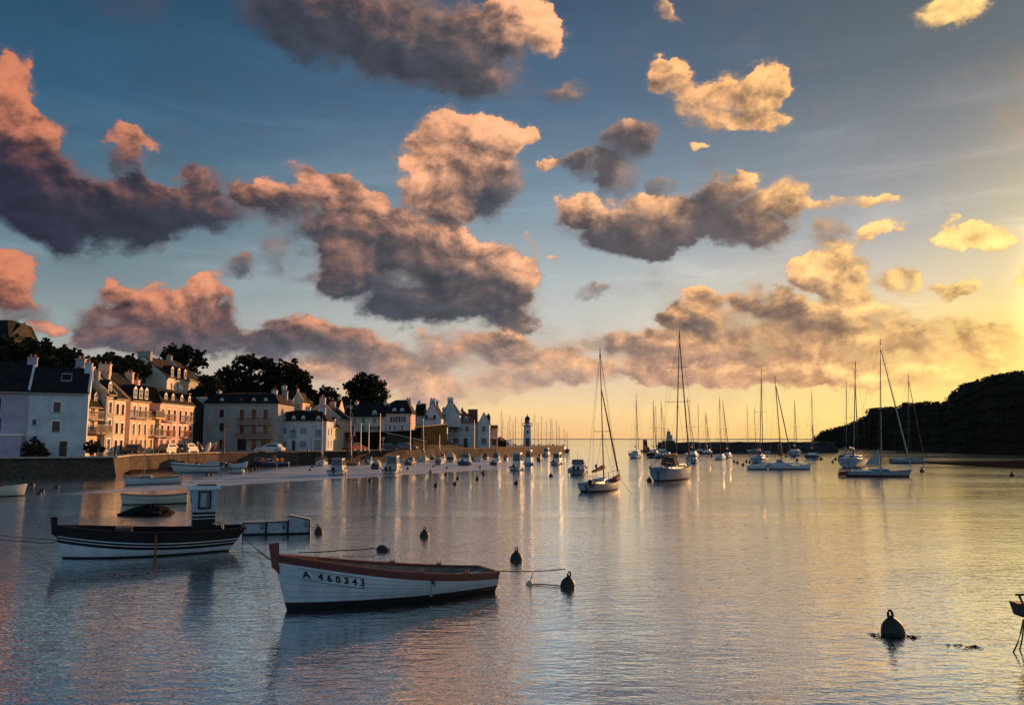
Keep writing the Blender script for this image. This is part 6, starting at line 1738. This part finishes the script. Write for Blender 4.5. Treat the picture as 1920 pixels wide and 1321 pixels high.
for px, py, w in ((968, 907.5, 9), (1033, 893, 8), (817, 911.5, 8.5), (853, 908.5, 8), (895, 899, 8), (905, 887, 6), (907, 891, 6), (858, 898, 7), (836, 890, 6), (807, 886, 6.5), (813, 875, 5), (838, 878, 5), (764, 880, 6), (900, 877, 5), (693, 902, 8), (1118, 874, 5.5)):
    buoy('mooring_buoy', 'small dark mooring buoy scattered in the middle of the harbour', px, py, w, group=G1)
for px, py, w in ((1380, 849, 4), (1392, 850, 4), (1377, 866, 5), (1383, 868, 5.5), (1394, 872, 6), (1400, 866, 5), (1406, 867, 5), (1461, 854, 4), (1467, 852, 4), (1474, 856, 4.5), (1489, 857.5, 5), (1495, 863, 5), (1540, 861, 6), (1518, 874.5, 7), (1567, 862, 5), (1562, 867, 5), (1727, 864, 7), (1335, 856, 5)):
    buoy('mooring_buoy', 'small dark mooring buoy floating among the right hand yachts', px, py, w, group=G2)
buoy('mooring_buoy', 'small dark buoy before the sand bar on the right, nearer the racing yacht', 1730, 884, 8)
buoy('mooring_buoy', 'small dark buoy before the sand bar close to the right edge', 1899, 892, 9)
buoy('mooring_buoy', 'round dark buoy touching the bow of the long racing yacht', 1702, 893, 11, kind='ball')
buoy('mooring_buoy', 'dark buoy beside the stern of the big white yacht', 1218, 902, 10)
for px, py, w in ((388, 890, 6), (396, 890, 6), (471, 885, 5), (471, 879.5, 4.5), (479, 878, 4), (484, 878, 4), (461, 882, 5), (581, 882, 5), (585, 876, 5)):
    buoy('mooring_buoy', 'tiny dark buoy lying off the left quay under the houses', px, py, w, group=G3)
G4 = 'dark round fenders floating at the left edge'
for px, py, w in ((58, 909, 11), (77, 921, 10), (72, 926, 9), (105, 914, 10)):
    buoy('float_ball', 'dark round float drifting near the small boat at the left edge', px, py, w, kind='ball', group=G4)
# ---------------- dark strands added in place of dark, disturbed water
def weed(label, px0, px1, py, n, seed):
    rnd = random.Random(seed); a, b = G(px0, py), G(px1, py+2); mb = MB()
    for _ in range(n):
        t = rnd.random(); p = a.lerp(b, t) + Vector((0, rnd.gauss(0, .10), .0)) - a
        l = rnd.uniform(.03, .11); an = rnd.gauss(0, .5)
        mb.tube([p+Vector((-l*math.cos(an), -l*math.sin(an), .0)), p+Vector((0, 0, .022)), p+Vector((l*math.cos(an), l*math.sin(an), .0))], [.003, .010, .003], 5)
    o = mb.build('dark_water_strands', M['dark_olive'], None); o.location = a; return tag(o, label, 'ripple', kind='stuff')
weed('fringe of dark strands standing for disturbed water round the big buoy at the lower right', 1636, 1724, 1192, 34, 1)
weed('thin line of dark strands standing for disturbed water right of the big buoy', 1782, 1836, 1211, 12, 2)
# ---------------- ropes
def rope(label, pts, r=.012, sag=.0, m='rope', name='rope', cat='rope'):
    out = []
    for i in range(len(pts)-1):
        a, b = Vector(pts[i]), Vector(pts[i+1])
        for k in range(8):
            t = k/8; p = a.lerp(b, t); p.z -= sag*4*t*(1-t); out.append(p)
    out.append(Vector(pts[-1])); mb = MB(); base = out[0].copy(); mb.tube([p-base for p in out], r, 5)
    o = mb.build(name, M[m], None, smooth=True); o.location = base; return tag(o, label, cat)
WA = Matrix.Translation(A_.o.location) @ A_.o.rotation_euler.to_matrix().to_4x4()
sternA = WA @ Vector((-Lw/2+.1, 0, zs_)) if False else WA @ (A_.pt(.03, A_.sheer(.03), side) + Vector((0, 0, .03)))
eye2 = Vector(B2.location) + Vector((-.06, 0, .48))
sternA2 = WA @ Vector((-A_.L/2+.25, 0, A_.fs+.02))
rope('rope running from the stern of the white rowing boat to its dark buoy', [sternA2, sternA2.lerp(eye2, .45)+Vector((0,0,-.06)), eye2], .014, .02, 'rope')
mid = sternA2.lerp(eye2, .62)
rope('short knotted line dropping from the stern rope to the pale float', [mid+Vector((0,0,-.09)), mid+Vector((-.06,0,-.25)), Vector(B6.location)+Vector((.02,0,.1))], .012, .0, 'rope')
rope('slack weedy line lying on the water between pale float and dark buoy', [Vector(B6.location)+Vector((.1,0,.02)), Vector(B6.location).lerp(B2.location, .5)+Vector((0,0,.03)), Vector(B2.location)+Vector((-.2,0,.03))], .018, .0, 'rope_dark')
bowA = WA @ (A_.pt(.985, A_.sheer(1)-.25))
WF = Matrix.Translation(F_.o.location) @ F_.o.rotation_euler.to_matrix().to_4x4()
sternF = WF @ Vector((-F_.L/2-.1, 0, F_.fs*.5))
rope('mooring line from the bow of the white rowing boat to the fishing boat stern', [bowA, G(455, 1005, .35)], .014, .05, 'rope_dark')
rope('second lower line trailing from the bow of the white rowing boat', [bowA, G(488, 1036, .1), G(452, 1032, .02)], .012, .02, 'rope_dark')
rope('long dark rope with weed running behind the rowing boat to the lying buoy', [G(560, 1035, .12), G(640, 1031, .12), G(700, 1027, .15), Vector(B7.location)+Vector((-.05, 0, .1))], .02, .02, 'rope_dark')
rope('upper bow rope of the fishing boat leading off to the left edge', [WF @ F_.pt(.9, F_.sheer(.9), sideF), WF @ (F_.pt(1, F_.fb*.55)), G(-60, 995, .25)], .016, .04, 'rope')
rope('lower slack bow rope with weed leading off to the left edge', [WF @ (F_.pt(1, F_.fb*.5)), G(60, 1015, .15), G(-60, 1002, .2)], .016, .05, 'rope_dark')
rope('line joining the keep boxes to the dark buoy at their right', [G(575, 985, .25), Vector(B5.location)+Vector((0,0,.25))], .012, .03, 'rope_dark')
rope('anchor line hanging from the bow of the nearest yacht', [Y1.o.matrix_world @ Vector((0,0,0)) if False else (Matrix.Translation(Y1.o.location) @ Y1.o.rotation_euler.to_matrix().to_4x4()) @ (Y1.pt(1, Y1.fb)+Vector((.1,0,0))), G(1184, 925, 0)], .016, .03, 'rope_dark')
# ---------------- keep boxes
k0 = G(455, 1003); k1 = G(583, 1000); kd = (k1-k0); ka = math.atan2(kd.y, kd.x); kl = kd.length
K = empty('floating_keep_boxes', k0, ka, 'raft of pale floating keep boxes with dark emblems between fishing boat and buoy', 'keep box')
hK = GY(520, 980, k0.y).z
segs = [(0, .335), (.34, .655), (.66, .985)]
for i, (a, b2) in enumerate(segs):
    x0, x1 = kl*a, kl*b2; h = hK*(1.0, 1.02, 1.15)[i]
    mb = MB(); d = .75; z0 = -.12; h2 = h*(1 if i < 2 else 1.35)
    mb.add([(x0, 0, z0), (x1, 0, z0), (x1, d, z0), (x0, d, z0), (x0, .02, h2 if i == 2 else h), (x1, .02, h), (x1, d-.02, h), (x0, d-.02, h2 if i == 2 else h)], [(0,3,2,1),(4,5,6,7),(0,1,5,4),(1,2,6,5),(2,3,7,6),(3,0,4,7)])
    bx_ = mb.build('keep_box', M['net_grey'], K)
    mb = MB(); mb.box(x0-.02, -.03, z0, x0+.03, -.001, h+.02); mb.box(x1-.035, -.03, z0, x1+.015, -.001, h+.02); mb.box(x0+.03, -.03, -.02, x1-.035, -.001, .07)
    mb.tube([(x0, -.02, (h2 if i == 2 else h)+.01), (x1, -.02, h+.01)], .022, 5); mb.build('edge_batten', M['paint_black'], bx_)
    xe, ze = x1-.16, h*.62
    mb = MB(); s_ = .10
    mb.add([(xe-s_, -.012, ze+s_*.2), (xe, -.012, ze-s_), (xe+s_, -.012, ze+s_*.2), (xe, -.012, ze-s_*.35)], [(0,1,3),(1,2,3)])
    mb.box(xe-.014, -.014, ze-.02, xe+.014, -.010, ze+s_*1.4); mb.box(xe-.05, -.0145, ze+s_*.9, xe+.05, -.0105, ze+s_*1.1); mb.build('emblem', M['paint_black'], bx_)
# ---------------- rock in front of the pale rowing boat
g = G(257, 966); mb = MB(); rnd = random.Random(3); rows = []
wR = 104/FPX*g.y
for j in range(7):
    f = j/6; r = []
    for k in range(24):
        a = 2*PI*k/24; rr = math.cos(f*PI/2)**.6
        r.append((math.cos(a)*wR/2*rr*(1+rnd.uniform(-.10, .10)) + .12*wR*f, math.sin(a)*wR*.42*rr*(1+rnd.uniform(-.12, .12)), -.08 + f*.52*(1+rnd.uniform(-.15, .15))))
    rows.append(r)
mb.grid(rows, closed=True); mb.add(rows[-1], [tuple(range(24))])
rk = mb.build('rock', M['rock'], None); rk.location = (g.x, g.y+.9, 0); tag(rk, 'low dark weed covered rock awash behind the fishing boat', 'rock')
# ---------------- right edge: bent metal stand
gs = G(1909, 1222); S_ = empty('metal_stand', gs, 0, 'dark metal stand with curved legs rising from the water at the right edge', 'stand')
def sl(px, py, dy=0): return GY(px, py, gs.y+dy) - gs
mb = MB(); mb.tube([sl(1900, 1228), sl(1900, 1222), sl(1908, 1205), sl(1914, 1185), sl(1919, 1160)], .014, 6); mb.build('leg', M['iron'], S_, smooth=True)
mb = MB(); mb.tube([sl(1910, 1232, .2), sl(1911, 1222, .2), sl(1917, 1195, .2), sl(1921, 1160, .2)], .014, 6); mb.build('leg', M['iron'], S_, smooth=True)
mb = MB(); mb.tube([sl(1960, 1232, .3), sl(1958, 1200, .3), sl(1945, 1158, .3)], .014, 6); mb.build('leg', M['iron'], S_, smooth=True)
mb = MB(); q = [sl(1909.5, 1131), sl(1960, 1131), sl(1952, 1158), sl(1919, 1157)]; mb.add(q + [p+Vector((0, .3, 0)) for p in q], [(0,3,2,1),(4,5,6,7),(0,1,5,4),(1,2,6,5),(2,3,7,6),(3,0,4,7)]); mb.build('tray', M['iron'], S_)
mb = MB(); mb.tube([sl(1904, 1114), sl(1975, 1113)], .022, 6); mb.build('top_bar', M['iron'], S_)
mb = MB(); mb.tube([sl(1910, 1114), sl(1918, 1131)], .02, 6); mb.tube([sl(1965, 1114), sl(1955, 1131)], .02, 6); mb.build('strut', M['iron'], S_)
# ---------------- upright dinghies, cars, clutter on the quay
def upright(label, px, pyb, pyt, m, lean, Yd, rim='gelcoat'):
    g = GY(px, pyb, Yd); h = GY(px, pyt, Yd).z - g.z; o = empty('upturned_dinghy', g, 0, label, 'dinghy')
    mb = MB(); rows = []; rm_ = []
    for k in range(9):
        t = k/8; w = .62*math.sin(PI*min(1, t*.85+.12))**.7; xo = lean*(t*t); rows.append([(xo+math.sin(a)*.42*math.sin(PI*(t*.9+.05)), -math.cos(a)*w, t*h) for a in [PI*j/6 for j in range(7)]])
    mb.grid(rows); mb.build('hull', M[m], o, smooth=True)
    mb = MB(); mb.tube([(r[0][0], r[0][1], r[0][2]) for r in rows], .07, 5); mb.tube([(r[-1][0], r[-1][1], r[-1][2]) for r in rows], .07, 5); mb.build('gunwale', M[rim], o)
upright('red dinghy stood on end in a rack, left of the pair by the tenement', 376, 850, 828, 'paint_red', -.5, 116)
upright('white dinghy stood on end between the two red ones by the tenement', 386, 850, 829, 'gelcoat', .6, 115)
upright('red dinghy stood on end nearest the tenement wall', 395, 850, 829, 'paint_red', .8, 116.5)
def car(label, px, py, Yd, rz, m, L=4.0):
    g = GY(px, py, Yd); o = empty('parked_car', (g.x, Yd, ZQ), rz, label, 'car'); W = 1.65
    pr = [(-L/2, .28), (-L/2, .75), (-L*.46, .86), (L*.20, .90), (L*.46, .74), (L/2, .55), (L/2, .28)]
    def loft(pr, w, name, m, par, taper=None):
        mb = MB(); n = len(pr); a = [(x, -w/2+(taper(z) if taper else 0), z) for x, z in pr]; b = [(x, w/2-(taper(z) if taper else 0), z) for x, z in pr]
        mb.add(a+b, [tuple(range(n))[::-1], tuple(range(n, 2*n))] + [(i, (i+1) % n, n+(i+1) % n, n+i) for i in range(n)]); return mb.build(name, M[m], par)
    bd = loft(pr, W, 'body', m, o)
    cb = loft([(-L*.42, .861), (-L*.34, 1.34), (-L*.05, 1.42), (L*.06, 1.38), (L*.22, .90)], W*.94, 'cabin', m, o, lambda z: (z-.86)*.25)
    for sg in (-1, 1):
        mb = MB(); y = sg*(W*.47)+.0
        q = [(-L*.35, .93), (-L*.29, 1.26), (L*.03, 1.30), (L*.15, .95)]
        mb.add([(x, sg*(W*.47-(z-.86)*.25+.012), z) for x, z in q] + [(x, sg*(W*.47-(z-.86)*.25-.01), z) for x, z in q], [(0,1,2,3),(4,7,6,5),(0,4,5,1),(1,5,6,2),(2,6,7,3),(3,7,4,0)]); mb.build('side_window', M['boat_glass'], cb)
    mb = MB(); mb.add([(L*.215, -.6, .95), (L*.215, .6, .95), (L*.085, .52, 1.34), (L*.085, -.52, 1.34), (L*.20, -.6, .93), (L*.20, .6, .93), (L*.07, .52, 1.33), (L*.07, -.52, 1.33)], [(0,1,2,3),(4,7,6,5),(0,4,5,1),(1,5,6,2),(2,6,7,3),(3,7,4,0)]); mb.build('windscreen', M['boat_glass'], cb)
    for x in (-L*.31, L*.31):
        for sg in (-1, 1):
            mb = MB(); Mx = Matrix.Translation((x, sg*(W/2-.10), .31)) @ Matrix.Rotation(PI/2, 4, 'X'); mb.lathe([(.30, -.1), (.31, 0), (.30, .1)], 14, M=Mx); w_ = mb.build('wheel', M['rubber'], o)
            mb = MB(); mb.lathe([(.17, -.115), (.17, .115)], 10, M=Mx); mb.build('rim', M['alu'], w_)
    for sg in (-1, 1):
        mb = MB(); mb.cbox(L/2+.005, sg*.58, .60, .03, .28, .13); mb.build('headlight', M['gelcoat'], o); mb = MB(); mb.cbox(-L/2-.005, sg*.60, .66, .03, .2, .14); mb.build('tail_light', M['red_plastic'], o)
    for x in (L/2+.02, -L/2-.02): mb = MB(); mb.cbox(x, 0, .38, .07, W*.98, .16); mb.build('bumper', M['rubber'], o)
    return o
car('white saloon car parked on the quay in front of the tenement', 506, 848, 116, R(175), 'car_white')
car('dark car parked in front of the yellow dormer house', 252, 853, 104, R(100), 'car_dark')
car('silver car catching the low sun before the pink house', 318, 851, 111, R(80), 'car_silver')
car('dark blue car before the right bay of the pink house', 338, 850.5, 115, R(98), 'car_dark')
car('white car parked at the far end of the pink house', 353, 850, 118, R(84), 'car_white')
car('dark car parked under the terrace wall, right of the round sign', 730, 846, 140, R(8), 'car_dark')
car('silver car parked at the foot of the doorway wall', 762, 845.5, 146, R(-6), 'car_silver')
car('red car standing in the side street mouth', 668, 848, 133, R(60), 'car_red')
g = GY(718, 846, 138); o = empty('road_sign', (g.x, 138, ZQ), 0, 'round pale road sign on a thin post by the parked dark car', 'sign')
mb = MB(); mb.tube([(0,0,0), (0,0,2.2)], .035, 6); mb.build('post', M['alu'], o)
mb = MB(); mb.lathe([(.32, -.015), (.32, .015)], 18, M=Matrix.Translation((0, -.05, 2.1)) @ Matrix.Rotation(PI/2, 4, 'X')); mb.build('disc', M['canvas_grey'], o)
g = GY(662, 812, 136); o = empty('hanging_sign', (g.x, 136, g.z), 0, 'small red and white sign board at the corner of the side street', 'sign')
mb = MB(); mb.box(-.3, -.03, -.45, .15, .03, .45); mb.build('board', M['paint_red'], o); mb = MB(); mb.box(.151, -.03, -.45, .26, .03, .45); mb.build('board_edge', M['paint_white'], o)
mb = MB(); mb.tube([(-.05, 0, -.45), (-.05, 0, ZQ-g.z)], .035, 6); mb.build('post', M['alu'], o)
for k, (px, Yd) in enumerate(((190, 97), (288, 107), (420, 117), (585, 121), (840, 176), (930, 196))):
    g = GY(px, 830, Yd); o = empty('street_lamp', (g.x, Yd, ZQ), 0, ('slim street lamp by the balcony house', 'slim street lamp before the low balcony house', 'slim street lamp before the left part of the tenement', 'slim street lamp before the garage of the shuttered house', 'slim street lamp at the foot of the ramp wall', 'slim street lamp by the kiosk at the pier')[k], 'street lamp', 'street lamps along the quay')
    mb = MB(); mb.tube([(0,0,0), (0,0,3.6), (.15,0,3.9), (.5,0,4.0)], [.06, .045, .04, .035], 6); mb.build('post', M['iron'], o); mb = MB(); mb.cbox(.55, 0, 3.97, .4, .16, .1); mb.build('lamp_head', M['iron'], o)
# lobster pots and bollards along the quay edge
pot = None
rnd = random.Random(12)
qs = run_points(quay_edge[3:10], 3.4)
for k, (p, a, l) in enumerate(qs):
    nrm = Vector((-math.sin(a), math.cos(a), 0))
    if k % 2:
        o = empty('bollard', (p.x+nrm.x*.7, p.y+nrm.y*.7, ZQ+.01), 0, 'squat iron mooring bollard near the edge of the quay', 'bollard', 'iron bollards along the quay edge')
        mb = MB(); mb.lathe([(.17, 0), (.14, .1), (.11, .42), (.2, .47), (.2, .56), (.08, .62)], 10); mb.build('post', M['iron'], o)
    elif k % 4 == 0:
        o = empty('fish_crate', (p.x+nrm.x*1.3, p.y+nrm.y*1.3, ZQ+.01), rnd.uniform(0, 3), 'fish crate lying on the quay near its edge', 'crate', 'fish crates left on the quay')
        mb = MB(); mb.box(-.4, -.25, 0, .4, .25, .05)
        for (a0, b0, a1, b1) in ((-.4, -.25, .4, -.21), (-.4, .21, .4, .25), (-.4, -.21, -.36, .21), (.36, -.21, .4, .21)): mb.box(a0, b0, .05, a1, b1, .36)
        mb.build('tray', M['orange_plastic' if k % 8 else 'wood_grey'], o)

# ---------------- trees
def tree(name, label, base, clumps, Y, leafm='leaf_pine', n=110, size=.30, trunk=.28, seed=1, cat='tree', flat=.75, group=None, depth=1.6):
    """clumps: (px, py, radius px) of foliage masses read off the photograph; placed round depth Y"""
    rnd = random.Random(seed); b = GY(base[0], base[1], Y)
    o = empty(name, b, 0, label, cat, group, 1)
    mb = MB(); tb = MB(); top = GY(sum(c[0] for c in clumps)/len(clumps), sum(c[1] for c in clumps)/len(clumps), Y) - b
    fork = Vector((top.x*.5, 0, top.z*.45)); tb.tube([(0,0,-.6), (top.x*.1, 0, top.z*.2), fork], [trunk*1.25, trunk, trunk*.75], 8)
    for (px, py, rp) in clumps:
        rp *= 1.18
        r = rp/FPX*Y; c = GY(px, py, Y) - b; c.y += rnd.uniform(-depth, depth)
        tb.tube([fork, fork.lerp(c, .5)+Vector((0, 0, -.2*r)), c], [trunk*.5, trunk*.3, .05], 5, cap=False)
        for _ in range(3):
            e_ = c + Vector((rnd.uniform(-1, 1), rnd.uniform(-1, 1), rnd.uniform(-.1, 1)))*r*1.2; tb.tube([c, e_], [.06, .02], 4, cap=False)
            leaf_blob(mb, e_, r*.22, 16, size*.8, rnd, flat)
        for _ in range(max(6, int(rp*2.6))):
            q = Vector((rnd.gauss(0, .52), rnd.gauss(0, .5), rnd.gauss(0, .42)))*r
            if q.length > r*1.35: q *= .6
            leaf_blob(mb, c+q, r*rnd.uniform(.20, .42), int(n*.22), size*.8, rnd, flat)
    mb.build('crown', M[leafm], o, fix=False); tb.build('trunk', M['bark'], o, fix=False); return o
tree('pine_tree', 'large pine with layered crown, leftmost of the three above the tenement', (462, 745), [(418, 712, 11), (432, 700, 13), (448, 702, 13), (462, 684, 15), (478, 680, 12), (440, 724, 14), (466, 708, 15), (455, 728, 12), (474, 722, 9), (424, 738, 14), (446, 742, 14), (470, 744, 14)], 166, seed=2)
tree('pine_tree', 'rounded pine between the two larger ones above the tenement', (508, 745), [(500, 686, 12), (514, 690, 12), (508, 704, 14), (494, 706, 8), (516, 718, 13), (500, 722, 12), (496, 742, 14), (516, 742, 14), (484, 736, 10)], 168, seed=3)
tree('pine_tree', 'broad dense pine, rightmost of the three above the tenement and white house', (552, 745), [(536, 694, 14), (552, 690, 14), (566, 704, 14), (550, 712, 18), (532, 714, 14), (574, 722, 12), (560, 732, 15), (538, 734, 14), (580, 738, 9), (546, 752, 14), (570, 752, 14), (524, 744, 12)], 167, seed=4, n=130)
tree('broadleaf_tree', 'small loose crowned tree between the pines and the cypress', (616, 758), [(606, 737, 8), (616, 733, 9), (625, 738, 8), (614, 745, 10), (628, 748, 8), (603, 748, 7)], 178, seed=5, leafm='leaf', n=60)
tree('cypress_tree', 'big dark spreading cypress rising above the cream terrace house', (690, 790), [(648, 722, 6), (657, 728, 8), (668, 720, 10), (682, 714, 12), (698, 716, 12), (708, 726, 12), (686, 730, 18), (700, 740, 18), (672, 740, 15), (714, 744, 10), (660, 748, 10), (688, 755, 16), (706, 760, 12), (676, 762, 12), (692, 772, 14), (668, 768, 10), (712, 766, 10)], 186, seed=6, n=130)
tree('pine_tree', 'dark flat topped tree behind the long roofed house on the slope', (338, 690), [(312, 664, 7), (326, 660, 10), (342, 658, 10), (356, 661, 9), (368, 666, 9), (338, 670, 11), (318, 676, 12), (345, 680, 14), (366, 678, 11), (330, 690, 12), (352, 694, 12), (384, 683, 5)], 172, seed=7)
tree('broadleaf_tree', 'dark tree filling the gap between the villa and the tenement', (384, 745), [(372, 735, 10), (388, 726, 11), (398, 716, 9), (404, 730, 10), (374, 752, 10), (380, 712, 8)], 148, seed=8, leafm='leaf')
hs = [(-10, 660, 22), (74, 668, 20), (128, 682, 18), (166, 690, 17), (204, 690, 17), (240, 694, 16), (270, 692, 12), (-30, 648, 24), (22, 650, 20), (52, 648, 17), (84, 655, 18), (114, 663, 16), (142, 671, 16), (170, 682, 15), (192, 678, 14), (212, 676, 15), (236, 677, 14), (256, 684, 12), (36, 676, 18), (96, 684, 18), (150, 694, 15), (0, 680, 20), (66, 690, 18), (220, 698, 14), (186, 702, 12)]
for k, (px, py, r) in enumerate(hs):
    cl = [(px+dx*r, py+dy*r, r*q) for dx, dy, q in ((-.55, .05, .5), (.5, .1, .5), (0, -.32, .55), (.05, .35, .65), (-.4, .6, .5), (.45, .65, .5))]
    tree('hillside_tree', 'dark broadleaf tree in the dense row covering the slope behind the left houses', (px, py+r*1.6), cl, 118+(k*7) % 22 if py > 672 else 128+(k*5) % 12, seed=20+k, leafm='leaf', n=90, size=.34, group='trees covering the slope behind the left houses')
hs2 = [(396, 742, 13), (416, 752, 13), (428, 745, 12), (600, 752, 10), (640, 765, 9), (735, 765, 9), (410, 700, 8), (590, 742, 9), (655, 772, 8), (345, 712, 10)]
for k, (px, py, r) in enumerate(hs2):
    cl = [(px+dx*r, py+dy*r, r*q) for dx, dy, q in ((-.55, .05, .5), (.5, .1, .5), (0, -.32, .55), (.05, .35, .65))]
    tree('garden_tree', ('dark tree filling the gap right of the villa', 'dark tree directly behind the left end of the tenement', 'small dark tree rising just above the left end of the tenement roof', 'small tree between the shuttered house and the roof behind it', 'small tree beside the dark hip roofed house', 'small tree above the pink mansard house', 'dark tree against the sky left of the three pines', 'small tree right of the broad dense pine', 'small tree at the left end of the cream terrace house', 'small dark tree beneath the long roofed house on the slope')[k], (px, py+r*1.4), cl, 172+(k*7) % 12, seed=50+k, leafm='leaf', n=60, group='small garden trees among the roofs')
tree('bush', 'loose dark bush growing against the white gable house', (62, 858), [(52, 840, 7), (62, 828, 7), (64, 840, 9), (57, 850, 9), (70, 850, 7), (89, 846, 4), (84, 852, 5)], 90.2, seed=9, leafm='leaf', n=50, size=.16, trunk=.08, cat='bush', depth=.4)
tree('bush', 'round dark bush at the foot of the kiosk on the pier', (936, 838), [(932, 824, 7), (940, 828, 7), (945, 833, 5), (934, 833, 7)], 207, seed=10, leafm='leaf', n=70, size=.25, trunk=.12, cat='bush')
tree('bush', 'dark climbing shrub on the wall before the balcony house', (175, 850), [(168, 838, 6), (180, 836, 7), (190, 842, 6), (172, 846, 7)], 92.6, seed=13, leafm='leaf', n=50, size=.18, trunk=.06, cat='bush', depth=.3)
